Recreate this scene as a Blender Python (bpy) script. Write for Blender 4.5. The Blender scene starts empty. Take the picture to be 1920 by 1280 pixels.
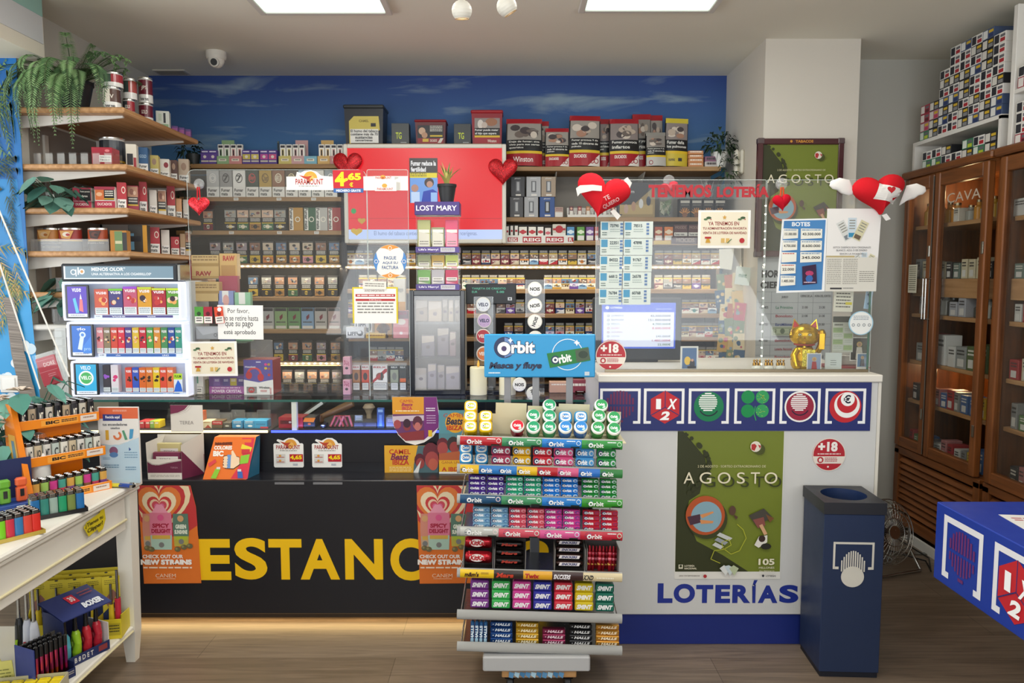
import bpy,math,random
from mathutils import Matrix,Vector
sc=bpy.context.scene
COL=sc.collection
R=random.Random(11)
PI=math.pi
# camera, world, lights, exposure
FPX,TH,CZ=1400.0,math.radians(4.8),1.5
cam_d=bpy.data.cameras.new('camera'); cam_d.sensor_width=36; cam_d.lens=36*FPX/1920
cam_d.clip_start=0.05
cam=bpy.data.objects.new('camera',cam_d); COL.objects.link(cam)
cam.location=(0,0,CZ); cam.rotation_euler=(PI/2-TH,0,0)
sc.camera=cam
sc.view_settings.view_transform='Standard'; sc.view_settings.look='None'
sc.view_settings.exposure=0.12; sc.view_settings.gamma=1; sc.view_settings.use_curve_mapping=False
sc.cycles.use_denoising=True
sc.cycles.max_bounces=8; sc.cycles.diffuse_bounces=4; sc.cycles.glossy_bounces=3
sc.cycles.transparent_max_bounces=24; sc.cycles.caustics_reflective=False; sc.cycles.caustics_refractive=False
sc.cycles.sample_clamp_indirect=4.0
w=bpy.data.worlds.new('daylight'); sc.world=w; w.use_nodes=True
w.node_tree.nodes['Background'].inputs[0].default_value=(0.80,0.88,1.0,1)
w.node_tree.nodes['Background'].inputs[1].default_value=0.9
def area(name,loc,rot,sx,sy,power,col):
 d=bpy.data.lights.new(name,'AREA'); d.shape='RECTANGLE'; d.size=sx; d.size_y=sy
 d.energy=power; d.color=col
 o=bpy.data.objects.new(name,d); COL.objects.link(o); o.location=loc; o.rotation_euler=rot
 return o
area('shopfront_daylight',(0.3,-2.15,1.45),(PI/2+1.05,0,0),4.6,2.2,128,(0.95,0.98,1.0))
area('side_window_daylight',(-3.95,1.3,1.6),(0,-PI/2-.7,0),1.9,3.0,66,(0.93,0.98,1.0))
for px_,py_ in ((-0.79,2.85),(0.60,2.85),(-0.79,0.9),(0.60,0.9)):
 area('panel_light',(px_,py_,2.745),(0,0,0),0.56,0.56,13,(1.0,0.97,0.92))
# pixel rays of the photograph met with planes of the room
CT,ST=math.cos(TH),math.sin(TH)
def W(px,py,Y):
 u=(px-960)/FPX; v=(640-py)/FPX
 t=Y/(CT+v*ST)
 return u*t,CZ+(-ST+v*CT)*t
def WZ(px,py,Z):
 u=(px-960)/FPX; v=(640-py)/FPX
 t=(Z-CZ)/(-ST+v*CT)
 return u*t,(CT+v*ST)*t
def WX(px,py,X):
 u=(px-960)/FPX; v=(640-py)/FPX
 t=X/u
 return (CT+v*ST)*t,CZ+(-ST+v*CT)*t
def PR(r,Y):
 x0,y0,x1,y1=r
 cx=(x0+x1)/2; cy=(y0+y1)/2
 xa,_=W(x0,cy,Y); xb,_=W(x1,cy,Y)
 _,zt=W(cx,y0,Y); _,zb=W(cx,y1,Y)
 return (xa+xb)/2,zb,xb-xa,zt-zb
# materials
_lin={}
def C(h):
 if not isinstance(h,str):
  return tuple(h)
 if h not in _lin:
  out=[]
  for i in (0,2,4):
   s=int(h[i:i+2],16)/255
   out.append(s/12.92 if s<=0.04045 else ((s+0.055)/1.055)**2.4)
  _lin[h]=tuple(out)
 return _lin[h]
MATS={}
def newmat(name):
 m=bpy.data.materials.new(name); m.use_nodes=True
 MATS[name]=m
 return m,m.node_tree.nodes,m.node_tree.links,m.node_tree.nodes['Principled BSDF']
def colmat(name,rough=0.5,metal=0.0,spec=0.5,emit=0.0,alpha=1.0,rnoise=0.0,coat=0.0,bump=0.0,bscale=200,sub=0.0):
 m,n,l,b=newmat(name)
 a=n.new('ShaderNodeAttribute'); a.attribute_name='Col'
 if name in ('screen','backlit'): b.inputs['Base Color'].default_value=(.02,.02,.02,1)
 else: l.new(a.outputs['Color'],b.inputs['Base Color'])
 b.inputs['Roughness'].default_value=rough; b.inputs['Metallic'].default_value=metal
 b.inputs['Specular IOR Level'].default_value=spec
 b.inputs['Coat Weight'].default_value=coat
 if emit:
  l.new(a.outputs['Color'],b.inputs['Emission Color']); b.inputs['Emission Strength'].default_value=emit
 if alpha<1:
  b.inputs['Alpha'].default_value=alpha
 if rnoise or bump:
  t=n.new('ShaderNodeTexCoord'); z=n.new('ShaderNodeTexNoise'); z.inputs['Scale'].default_value=bscale
  l.new(t.outputs['Object'],z.inputs['Vector'])
  if rnoise:
   r=n.new('ShaderNodeMapRange'); r.inputs['To Min'].default_value=max(0.02,rough-rnoise); r.inputs['To Max'].default_value=rough+rnoise
   l.new(z.outputs['Fac'],r.inputs['Value']); l.new(r.outputs['Result'],b.inputs['Roughness'])
  if bump:
   u=n.new('ShaderNodeBump'); u.inputs['Strength'].default_value=bump; u.inputs['Distance'].default_value=0.002
   l.new(z.outputs['Fac'],u.inputs['Height']); l.new(u.outputs['Normal'],b.inputs['Normal'])
 return m
colmat('paper',0.62,spec=0.3,rnoise=0.08,bscale=60)
colmat('print',0.38,spec=0.4,rnoise=0.06,bscale=40)
colmat('gloss',0.16,spec=0.5)
colmat('foil',0.22,metal=0.55)
colmat('metal',0.25,metal=1.0,rnoise=0.05,bscale=90)
colmat('gold',0.22,metal=0.85)
colmat('paint',0.45,spec=0.4,rnoise=0.08,bscale=14)
colmat('plaster',0.85,spec=0.2,bump=0.08,bscale=180)
colmat('plush',0.95,spec=0.1,bump=0.6,bscale=420)
colmat('leaf',0.5,spec=0.35)
colmat('dark_gloss',0.3,spec=0.45,rnoise=0.015,bscale=9)
colmat('screen',0.2,emit=0.85)
colmat('lamp',0.4,emit=1.5)
colmat('diode',0.4,emit=14.0)
colmat('tube',0.4,emit=2.6)
colmat('edge_glow',0.4,emit=0.4)
colmat('backlit',0.3,emit=1.0)
m,n,l,b=newmat('glitter')
a=n.new('ShaderNodeAttribute'); a.attribute_name='Col'
t=n.new('ShaderNodeTexCoord'); z=n.new('ShaderNodeTexVoronoi'); z.inputs['Scale'].default_value=420
l.new(t.outputs['Object'],z.inputs['Vector'])
rp=n.new('ShaderNodeMapRange'); rp.inputs['From Min'].default_value=0.15; rp.inputs['From Max'].default_value=0.9
rp.inputs['To Min'].default_value=0.5; rp.inputs['To Max'].default_value=2.2
sp=n.new('ShaderNodeSeparateColor'); l.new(z.outputs['Color'],sp.inputs['Color']); l.new(sp.outputs['Red'],rp.inputs['Value'])
mx=n.new('ShaderNodeVectorMath'); mx.operation='SCALE'; l.new(a.outputs['Color'],mx.inputs[0]); l.new(rp.outputs['Result'],mx.inputs['Scale'])
l.new(mx.outputs['Vector'],b.inputs['Base Color']); b.inputs['Roughness'].default_value=0.35; b.inputs['Metallic'].default_value=0.4
bu=n.new('ShaderNodeBump'); bu.inputs['Strength'].default_value=1.0; bu.inputs['Distance'].default_value=0.004
l.new(sp.outputs['Green'],bu.inputs['Height']); l.new(bu.outputs['Normal'],b.inputs['Normal'])
def clearmat(name,tint,refl,rough=0.02,body=0.0,bodycol=(1,1,1)):
 m,n,l,b=newmat(name)
 n.remove(b)
 out=n['Material Output']
 tr=n.new('ShaderNodeBsdfTransparent'); tr.inputs[0].default_value=(*tint,1)
 gl=n.new('ShaderNodeBsdfGlossy'); gl.inputs[0].default_value=(1,1,1,1); gl.inputs['Roughness'].default_value=rough
 fr=n.new('ShaderNodeLayerWeight'); fr.inputs['Blend'].default_value=0.5
 pw=n.new('ShaderNodeMath'); pw.operation='POWER'; pw.inputs[1].default_value=4.5; l.new(fr.outputs['Facing'],pw.inputs[0])
 mu=n.new('ShaderNodeMath'); mu.operation='MULTIPLY_ADD'; mu.inputs[1].default_value=0.6*refl; mu.inputs[2].default_value=0.022*refl; l.new(pw.outputs[0],mu.inputs[0])
 m1=n.new('ShaderNodeMixShader'); l.new(mu.outputs[0],m1.inputs[0]); l.new(tr.outputs[0],m1.inputs[1]); l.new(gl.outputs[0],m1.inputs[2])
 last=m1
 if body:
  df=n.new('ShaderNodeBsdfDiffuse'); df.inputs[0].default_value=(*bodycol,1)
  m2=n.new('ShaderNodeMixShader'); m2.inputs[0].default_value=body
  l.new(m1.outputs[0],m2.inputs[1]); l.new(df.outputs[0],m2.inputs[2]); last=m2
 l.new(last.outputs[0],out.inputs['Surface'])
 return m
clearmat('glass',(0.97,0.985,0.98),1.0)
clearmat('acrylic',(0.97,0.98,0.98),1.2,body=0.014)
clearmat('film',(0.95,0.95,0.95),2.0,rough=0.15,body=0.10)
clearmat('cabinet_glass',(0.92,0.93,0.93),1.0)
def woodmat(name,c1,c2,scale,rough,axis,streak=14):
 m,n,l,b=newmat(name)
 t=n.new('ShaderNodeTexCoord'); mp=n.new('ShaderNodeMapping')
 s=[streak*scale]*3; s[axis]=scale; mp.inputs['Scale'].default_value=s
 z=n.new('ShaderNodeTexNoise'); z.inputs['Scale'].default_value=1.0; z.inputs['Detail'].default_value=5; z.inputs['Distortion'].default_value=0.6
 l.new(t.outputs['Object'],mp.inputs['Vector']); l.new(mp.outputs['Vector'],z.inputs['Vector'])
 r=n.new('ShaderNodeValToRGB'); r.color_ramp.elements[0].position=0.3; r.color_ramp.elements[1].position=0.72
 r.color_ramp.elements[0].color=(*C(c1),1); r.color_ramp.elements[1].color=(*C(c2),1)
 l.new(z.outputs['Fac'],r.inputs['Fac']); l.new(r.outputs['Color'],b.inputs['Base Color'])
 b.inputs['Roughness'].default_value=rough
 return m
woodmat('pine','a87848','d0a070',3,0.45,0)
woodmat('pine_deep','a87848','d0a070',3,0.45,1)
woodmat('cabinet_wood','5e3416','8e5428',2.5,0.38,2)
woodmat('cabinet_rail','5e3416','8e5428',2.5,0.38,1)
woodmat('crate_wood','a87a4a','c99c66',6,0.6,0)
woodmat('shelf_oak','8c6a44','b08a5c',3,0.5,0)
# mesh builder
class MB:
 def __init__(s):
  s.v=[]; s.f=[]; s.c=[]; s.mi=[]; s.sm=[]; s.mats=[]; s.T=None
 def add(s,vs,fs,col,mat='print',smooth=False,convex=False):
  if s.T is not None:
   vs=[tuple(s.T @ Vector(p)) for p in vs]
  k=len(s.v); s.v.extend(vs)
  if mat not in s.mats:
   s.mats.append(mat)
  mi=s.mats.index(mat); col=C(col)
  if convex:
   n_=len(vs); cx=sum(p[0] for p in vs)/n_; cy=sum(p[1] for p in vs)/n_; cz=sum(p[2] for p in vs)/n_
  for f in fs:
   if convex:
    a,b_,c_=vs[f[0]],vs[f[1]],vs[f[2]]
    ux,uy,uz=b_[0]-a[0],b_[1]-a[1],b_[2]-a[2]; vx,vy,vz=c_[0]-a[0],c_[1]-a[1],c_[2]-a[2]
    nx,ny,nz=uy*vz-uz*vy,uz*vx-ux*vz,ux*vy-uy*vx
    m_=len(f); fx=sum(vs[i][0] for i in f)/m_; fy=sum(vs[i][1] for i in f)/m_; fz=sum(vs[i][2] for i in f)/m_
    if nx*(fx-cx)+ny*(fy-cy)+nz*(fz-cz)<0:
     f=f[::-1]
   s.f.append([i+k for i in f]); s.c.append(col); s.mi.append(mi); s.sm.append(smooth)
  return s
 def quad(s,a,b,c,d,col,mat='print'):
  return s.add([a,b,c,d],[(0,1,2,3)],col,mat)
 def box(s,x0,x1,y0,y1,z0,z1,col,mat='print',ch=0.0):
  x=(min(x0,x1),max(x0,x1)); y=(min(y0,y1),max(y0,y1)); z=(min(z0,z1),max(z0,z1))
  if ch<=0:
   vs=[(x[i & 1],y[(i >> 1) & 1],z[(i >> 2) & 1]) for i in range(8)]
   fs=[(0,1,3,2),(4,5,7,6),(0,1,5,4),(2,3,7,6),(0,2,6,4),(1,3,7,5)]
   return s.add(vs,fs,col,mat,convex=True)
  ch=min(ch,0.45*min(x[1]-x[0],y[1]-y[0],z[1]-z[0]))
  vs=[]; idx={}
  for i in range(8):
   b=(i & 1,(i >> 1) & 1,(i >> 2) & 1)
   full=(x[b[0]],y[b[1]],z[b[2]])
   ins=tuple(full[k]+(ch if b[k]==0 else -ch) for k in range(3))
   for a in range(3):
    p=list(ins); p[a]=full[a]; idx[(b,a)]=len(vs); vs.append(tuple(p))
  fs=[]
  for a in range(3):
   o=[k for k in range(3) if k != a]
   for sg in (0,1):
    q=[]
    for (i,j) in ((0,0),(1,0),(1,1),(0,1)):
     b=[0,0,0]; b[a]=sg; b[o[0]]=i; b[o[1]]=j; q.append(idx[(tuple(b),a)])
    fs.append(tuple(q))
  for c in range(3):
   a,d=[k for k in range(3) if k != c]
   for i in (0,1):
    for j in (0,1):
     b0=[0,0,0]; b0[a]=i; b0[d]=j; b1=list(b0); b1[c]=1
     fs.append((idx[(tuple(b0),a)],idx[(tuple(b1),a)],idx[(tuple(b1),d)],idx[(tuple(b0),d)]))
  for i in range(8):
   b=(i & 1,(i >> 1) & 1,(i >> 2) & 1)
   fs.append((idx[(b,0)],idx[(b,1)],idx[(b,2)]))
  return s.add(vs,fs,col,mat,convex=True)
 def lathe(s,prof,n,col,mat='print',c=(0,0,0),smooth=True,cap=True,sx=1.0,sy=1.0,ph=0.0):
  k=[]
  for p in prof:
   k.append([(c[0]+p[0]*sx*math.cos(ph+2*PI*i/n),c[1]+p[0]*sy*math.sin(ph+2*PI*i/n),c[2]+p[1]) for i in range(n)])
  for j in range(len(prof)-1):
   cc=prof[j+1][2] if len(prof[j+1])>2 else col
   s.add(k[j]+k[j+1],[(i,(i+1) % n,n+(i+1) % n,n+i) for i in range(n)],cc,mat,smooth)
  if cap:
   if prof[0][0]>1e-6:
    s.add(k[0],[tuple(range(n))[::-1]],prof[0][2] if len(prof[0])>2 else col,mat)
   if prof[-1][0]>1e-6:
    s.add(k[-1],[tuple(range(n))],prof[-1][2] if len(prof[-1])>2 else col,mat)
  return s
 def tube(s,pts,r,n,col,mat='print',smooth=True,cap=True):
  pts=[Vector(p) for p in pts]; rr=r if isinstance(r,(list,tuple)) else [r]*len(pts)
  rings=[]; up=Vector((0,0,1))
  d0=(pts[1]-pts[0]).normalized()
  if abs(d0.dot(up))>0.95:
   up=Vector((0,1,0))
  for i,p in enumerate(pts):
   d=(pts[min(i+1,len(pts)-1)]-pts[max(i-1,0)])
   d=d.normalized() if d.length>1e-9 else d0
   a=d.cross(up)
   a=a.normalized() if a.length>1e-6 else Vector((1,0,0))
   b=a.cross(d).normalized(); up=b
   rings.append([tuple(p+(a*math.cos(2*PI*j/n)+b*math.sin(2*PI*j/n))*rr[i]) for j in range(n)])
  for i in range(len(pts)-1):
   s.add(rings[i]+rings[i+1],[(j,n+j,n+(j+1) % n,(j+1) % n) for j in range(n)],col,mat,smooth)
  if cap:
   s.add(rings[0],[tuple(range(n))],col,mat); s.add(rings[-1],[tuple(range(n))[::-1]],col,mat)
  return s
 def prism(s,poly,y0,y1,col,mat='print',sidecol=None):
  n=len(poly)
  ar=sum(poly[i][0]*poly[(i+1) % n][1]-poly[(i+1) % n][0]*poly[i][1] for i in range(n))
  if ar<0:
   poly=poly[::-1]
  fr=[(p[0],y0,p[1]) for p in poly]; bk=[(p[0],y1,p[1]) for p in poly]
  s.add(fr,[tuple(range(n))],col,mat)
  s.add(bk,[tuple(range(n))[::-1]],col,mat)
  s.add(fr+bk,[(i,n+i,n+(i+1) % n,(i+1) % n) for i in range(n)],sidecol or col,mat)
  return s
 def puff(s,poly,y0,depth,col,mat='plush',rings=6,c=None,flat=False,pw=0.5):
  n=len(poly)
  if c is None:
   c=(sum(p[0] for p in poly)/n,sum(p[1] for p in poly)/n)
  for sg in ((-1,) if flat else (-1,1)):
   vs=[]
   for k in range(rings+1):
    q=1-k/rings
    q=math.sin(q*PI/2)
    d=depth*(max(0,1-q*q))**pw
    if k==rings:
     vs.append((c[0],y0+sg*d,c[1]))
    else:
     vs+=[(c[0]+(p[0]-c[0])*q,y0+sg*d,c[1]+(p[1]-c[1])*q) for p in poly]
   fs=[]
   for k in range(rings-1):
    for i in range(n):
     f=(k*n+i,k*n+(i+1) % n,(k+1)*n+(i+1) % n,(k+1)*n+i)
     fs.append(f if sg<0 else f[::-1])
   for i in range(n):
    f=((rings-1)*n+i,(rings-1)*n+(i+1) % n,rings*n)
    fs.append(f if sg<0 else f[::-1])
   s.add(vs,fs,col,mat,True)
  return s
 def mesh(s,name):
  me=bpy.data.meshes.new(name)
  me.from_pydata(s.v,[],s.f)
  for mname in s.mats:
   me.materials.append(MATS[mname])
  me.polygons.foreach_set('material_index',s.mi)
  me.polygons.foreach_set('use_smooth',s.sm)
  at=me.color_attributes.new('Col','FLOAT_COLOR','CORNER')
  buf=[]
  for f,c in zip(s.f,s.c):
   buf.extend((c[0],c[1],c[2],1.0)*len(f))
  at.data.foreach_set('color',buf)
  me.update()
  return me
def props(o,label=None,cat=None,group=None,kind=None):
 if label: o['label']=label
 if cat: o['category']=cat
 if group: o['group']=group
 if kind: o['kind']=kind
 return o
def O(mb,name,parent=None,loc=(0,0,0),rot=None,label=None,cat=None,group=None,kind=None):
 me=mb.mesh(name) if isinstance(mb,MB) else mb
 o=bpy.data.objects.new(name,me); COL.objects.link(o)
 o.location=loc
 if rot: o.rotation_euler=rot
 if parent is not None: o.parent=parent
 return props(o,label,cat,group,kind)
def E(name,label,cat,loc=(0,0,0),rot=None,group=None):
 o=bpy.data.objects.new(name,None); COL.objects.link(o); o.empty_display_size=0.05
 o.location=loc
 if rot: o.rotation_euler=rot
 return props(o,label,cat,group)
def dup(root,loc,label=None,rot=None,group=None):
 r=root.copy(); COL.objects.link(r); r.location=loc
 if rot: r.rotation_euler=rot
 props(r,label,None,group)
 for ch in list(root.children):
  c=ch.copy(); COL.objects.link(c); c.parent=r
  for g in list(ch.children):
   d=g.copy(); COL.objects.link(d); d.parent=c
 return r
def S(mb,name,loc=(0,0,0)):
 return O(mb,name,loc=loc,kind='structure')
ORD=['','first','second','third','fourth','fifth','sixth','seventh','eighth','ninth','tenth','eleventh','twelfth',
       'thirteenth','fourteenth','fifteenth','sixteenth','seventeenth','eighteenth','nineteenth','twentieth',
       'twenty-first','twenty-second','twenty-third','twenty-fourth','twenty-fifth','twenty-sixth','twenty-seventh','twenty-eighth']
# lettering
_tx={}
def glyphs(s_,bold):
 k=(s_,bold)
 if k not in _tx:
  cu=bpy.data.curves.new('lettering','FONT'); cu.body=s_; cu.size=1; cu.resolution_u=3 if len(s_)>2 else 6; cu.offset=bold; cu.fill_mode='FRONT'
  ob=bpy.data.objects.new('lettering',cu); COL.objects.link(ob)
  dg=bpy.context.evaluated_depsgraph_get(); ev=ob.evaluated_get(dg); me=ev.to_mesh()
  vs=[(v.co.x,v.co.y) for v in me.vertices]; fs=[tuple(p.vertices) for p in me.polygons]
  ev.to_mesh_clear(); bpy.data.objects.remove(ob); bpy.data.curves.remove(cu)
  if vs:
   x0=min(v[0] for v in vs); x1=max(v[0] for v in vs); y0=min(v[1] for v in vs); y1=max(v[1] for v in vs)
   w_=max(x1-x0,1e-6); h_=max(y1-y0,1e-6)
   vs=[((v[0]-x0)/w_,(v[1]-y0)/h_) for v in vs]
   _tx[k]=(vs,fs,w_/h_)
  else:
   _tx[k]=([],[],1.0)
 return _tx[k]
EPS=0.00016
class Art:
 def __init__(s,mb,r,o,u,v,w,h,mat='print',eps=EPS):
  s.mb=mb; s.r=r; s.o=Vector(o); s.u=Vector(u); s.v=Vector(v); s.n=s.u.cross(s.v).normalized()
  s.w=w; s.h=h; s.mat=mat; s.k=1; s.eps=eps
  s.kx=w/(r[2]-r[0]); s.ky=h/(r[3]-r[1])
 def pt(s,x,y,k):
  return tuple(s.o+s.u*((x-s.r[0])*s.kx)+s.v*((s.r[3]-y)*s.ky)+s.n*(k*s.eps))
 def p(s,pts,col,mat=None,hold=False):
  n=len(pts)
  ar=sum(pts[i][0]*pts[(i+1) % n][1]-pts[(i+1) % n][0]*pts[i][1] for i in range(n))
  if ar>0:
   pts=pts[::-1]
  s.mb.add([s.pt(x,y,s.k) for x,y in pts],[tuple(range(n))],col,mat or s.mat)
  if not hold: s.k+=1
  return s
 def r_(s,x0,y0,x1,y1,col,mat=None,hold=False):
  return s.p([(x0,y0),(x1,y0),(x1,y1),(x0,y1)],col,mat,hold)
 def c(s,cx,cy,r,col,n=24,ry=None,a0=0,mat=None):
  ry=ry or r
  return s.p([(cx+r*math.cos(a0+2*PI*i/n),cy+ry*math.sin(a0+2*PI*i/n)) for i in range(n)],col,mat)
 def ring(s,cx,cy,r0,r1,col,n=28,a0=0,a1=2*PI):
  vs=[]; fs=[]
  for i in range(n+1):
   t_=a0+(a1-a0)*i/n
   vs.append(s.pt(cx+r0*math.cos(t_),cy+r0*math.sin(t_),s.k)); vs.append(s.pt(cx+r1*math.cos(t_),cy+r1*math.sin(t_),s.k))
   if i: fs.append((2*i-2,2*i,2*i+1,2*i-1))
  s.mb.add(vs,fs,col,s.mat); s.k+=1
  return s
 def ln(s,pts,w_,col):
  for i in range(len(pts)-1):
   (x0,y0),(x1,y1)=pts[i],pts[i+1]
   d=math.hypot(x1-x0,y1-y0) or 1; nx,ny=-(y1-y0)/d*w_/2,(x1-x0)/d*w_/2
   s.p([(x0+nx,y0+ny),(x1+nx,y1+ny),(x1-nx,y1-ny),(x0-nx,y0-ny)],col,hold=True)
  s.k+=1
  return s
 def t(s,txt,x0,y0,x1,y1,col,bold=0.02,sh=0.0,rot=0.0,fit=True,mat=None):
  vs,fs,ar=glyphs(txt,bold)
  if not vs: return s
  cx,cy=(x0+x1)/2,(y0+y1)/2; W_,H_=x1-x0,y1-y0
  if not fit:
   W_=min(W_,ar*H_)
  cr,sr=math.cos(rot),math.sin(rot); out=[]
  for a,b in vs:
   x=(a-0.5)*W_+sh*(b-0.5)*H_; y=-(b-0.5)*H_
   out.append(s.pt(cx+x*cr-y*sr,cy+x*sr+y*cr,s.k))
  s.mb.add(out,fs,col,mat or s.mat); s.k+=1
  return s
 def lines(s,x0,y0,x1,y1,n,col,fill=0.45,seed=0):
  q=random.Random(seed+n); p_=(y1-y0)/n
  for i in range(n):
   x=x0; ya=y0+i*p_
   while x<x1-(x1-x0)*0.03:
    wd=(x1-x0)*q.uniform(0.07,0.2); xe=min(x+wd,x1)
    s.r_(x,ya,xe,ya+p_*fill,col,hold=True); x=xe+(x1-x0)*0.025
  s.k+=1
  return s
def face_art(mb,r,x0,x1,y,z0,z1,mat='print',eps=EPS):
 return Art(mb,r,(x0,y,z0),(1,0,0),(0,0,1),x1-x0,z1-z0,mat,eps)
_open=[]
def flush():
 for f in _open: f()
 _open.clear()
def sign(name,label,cat,r,Y,col,th=0.003,mat='print',group=None,outline=None,roll=0.0,parent=None,eps=EPS,tilt=0.0,side=None):
 flush()
 xc,z0,w_,h_=PR(r,Y)
 mb=MB()
 if outline:
  sx=w_/(r[2]-r[0]); sz=h_/(r[3]-r[1])
  mb.prism([((x-r[0])*sx-w_/2,(r[3]-y)*sz) for x,y in outline],0,th,col,mat,side)
 else:
  mb.box(-w_/2,w_/2,0,th,0,h_,col,mat)
 _open.append(lambda: O(mb,name,parent,(xc,Y,z0),(tilt,roll,0),label,cat,group))
 return face_art(mb,r,-w_/2,w_/2,0,0,h_,mat,eps)
def item(name,label,cat,r,Y,depth,col,mat='print',group=None,ch=0.0015,roll=0.0,rz=0.0,z=None,sidecol=None):
 flush()
 xc,z0,w_,h_=PR(r,Y)
 if z is not None:
  h_+=z0-z; z0=z
 mb=MB()
 mb.box(-w_/2,w_/2,0,depth,0,h_,sidecol or col,mat,ch)
 if sidecol:
  c_=min(ch,0.001)
  mb.quad((-w_/2+c_,-EPS/2,c_),(w_/2-c_,-EPS/2,c_),(w_/2-c_,-EPS/2,h_-c_),(-w_/2+c_,-EPS/2,h_-c_),col,mat)
 _open.append(lambda: O(mb,name,None,(xc,Y,z0),(0,roll,rz),label,cat,group))
 return face_art(mb,r,-w_/2,w_/2,0,0,h_,mat)
def heart_pts(w_,h_,n=36):
 out=[]
 for i in range(n):
  t_=2*PI*i/n
  out.append((16*math.sin(t_)**3/32*w_,(13*math.cos(t_)-5*math.cos(2*t_)-2*math.cos(3*t_)-math.cos(4*t_)+2.5)/29*h_))
 return out
def hpx(cx,cy,w_,h_,n=28):
 return [(cx+x,cy-y) for x,y in heart_pts(w_,h_,n)]
# the room
CEIL,YB,XL,XR,YL=2.78,4.85,-2.3,2.80,3.5
m,n,l,b=newmat('laminate')
t=n.new('ShaderNodeTexCoord')
br=n.new('ShaderNodeTexBrick'); br.offset=0.37; br.inputs['Scale'].default_value=1; br.inputs['Brick Width'].default_value=1.25
br.inputs['Row Height'].default_value=0.19; br.inputs['Mortar Size'].default_value=0.0012; br.inputs['Mortar Smooth'].default_value=0.2
br.inputs['Color1'].default_value=(*C('857565'),1); br.inputs['Color2'].default_value=(*C('796959'),1); br.inputs['Mortar'].default_value=(*C('52463a'),1)
l.new(t.outputs['Object'],br.inputs['Vector'])
mp=n.new('ShaderNodeMapping'); mp.inputs['Scale'].default_value=(1.6,26,1); l.new(t.outputs['Object'],mp.inputs['Vector'])
z=n.new('ShaderNodeTexNoise'); z.inputs['Scale'].default_value=1.6; z.inputs['Detail'].default_value=6; z.inputs['Distortion'].default_value=1.2; l.new(mp.outputs['Vector'],z.inputs['Vector'])
rr=n.new('ShaderNodeMapRange'); rr.inputs['From Min'].default_value=0.3; rr.inputs['From Max'].default_value=0.7; rr.inputs['To Min'].default_value=0.66; rr.inputs['To Max'].default_value=1.12; l.new(z.outputs['Fac'],rr.inputs['Value'])
mx=n.new('ShaderNodeVectorMath'); mx.operation='SCALE'; l.new(br.outputs['Color'],mx.inputs[0]); l.new(rr.outputs['Result'],mx.inputs['Scale'])
l.new(mx.outputs['Vector'],b.inputs['Base Color']); b.inputs['Roughness'].default_value=0.34
S(MB().box(-4.0,XR+.1,-2.2,YB+.1,-0.1,0,'ffffff','laminate'),'floor')
S(MB().box(-4.0,XR+.1,-2.2,YB+.1,CEIL,CEIL+.1,'f2eedf','plaster'),'ceiling')
m,n,l,b=newmat('sky_mural')
t=n.new('ShaderNodeTexCoord'); sx=n.new('ShaderNodeSeparateXYZ'); l.new(t.outputs['Object'],sx.inputs[0])
mr=n.new('ShaderNodeMapRange'); mr.inputs['From Min'].default_value=2.05; mr.inputs['From Max'].default_value=2.75; l.new(sx.outputs['Z'],mr.inputs['Value'])
r1=n.new('ShaderNodeValToRGB'); r1.color_ramp.elements[0].color=(*C('5390b0'),1); r1.color_ramp.elements[1].color=(*C('2c4a8e'),1)
e=r1.color_ramp.elements.new(0.35); e.color=(*C('4576a8'),1); l.new(mr.outputs['Result'],r1.inputs['Fac'])
mp=n.new('ShaderNodeMapping'); mp.inputs['Scale'].default_value=(1.5,1,9.0); l.new(t.outputs['Object'],mp.inputs['Vector'])
z=n.new('ShaderNodeTexNoise'); z.inputs['Scale'].default_value=1.0; z.inputs['Detail'].default_value=5; z.inputs['Distortion'].default_value=0.4; l.new(mp.outputs['Vector'],z.inputs['Vector'])
r2=n.new('ShaderNodeMapRange'); r2.inputs['From Min'].default_value=0.56; r2.inputs['From Max'].default_value=0.72; r2.inputs['To Max'].default_value=0.55; l.new(z.outputs['Fac'],r2.inputs['Value'])
mx=n.new('ShaderNodeMix'); mx.data_type='RGBA'; l.new(r2.outputs['Result'],mx.inputs['Factor']); l.new(r1.outputs['Color'],mx.inputs[6]); mx.inputs[7].default_value=(*C('a9bfc4'),1)
l.new(mx.outputs[2],b.inputs['Base Color']); b.inputs['Roughness'].default_value=0.6
S(MB().box(XL-.1,2.2,YB,YB+.1,0,CEIL,'ffffff','sky_mural'),'wall_back')
S(MB().box(XL-.1,XL,YL,YB,0,CEIL,'d8d6cc','plaster'),'wall_left')
S(MB().box(-4.0,XL-.1,YL,YL+.1,0,CEIL,'dad4c8','plaster'),'wall_alcove')
S(MB().box(1.36,1.87,4.12,YB,0,CEIL,'d9d2c6','plaster'),'wall_column')
S(MB().box(1.87,XR+.1,4.5,4.6,0,CEIL,'c4c2b8','plaster'),'wall_far')
S(MB().box(XR,XR+.1,-2.2,4.5,0,CEIL,'cfc9be','plaster'),'wall_right')
mb=MB()
mb.box(-4.1,-4.0,-2.2,YL,0,0.5,'e0dacd','plaster').box(-4.1,-4.0,-2.2,YL,2.45,CEIL,'e0dacd','plaster')
mb.box(-4.1,-4.0,2.9,YL,0.5,2.45,'e0dacd','plaster').box(-4.1,-4.0,-2.2,-0.3,0.5,2.45,'e0dacd','plaster')
S(mb,'wall_window_side')
mb=MB()
mb.box(-4.0,XR+.1,-2.3,-2.2,0,0.2,'e0dacd','plaster').box(-4.0,XR+.1,-2.3,-2.2,2.65,CEIL,'e0dacd','plaster')
mb.box(-4.0,-2.1,-2.3,-2.2,0.2,2.65,'e0dacd','plaster').box(2.7,XR+.1,-2.3,-2.2,0.2,2.65,'e0dacd','plaster')
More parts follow.
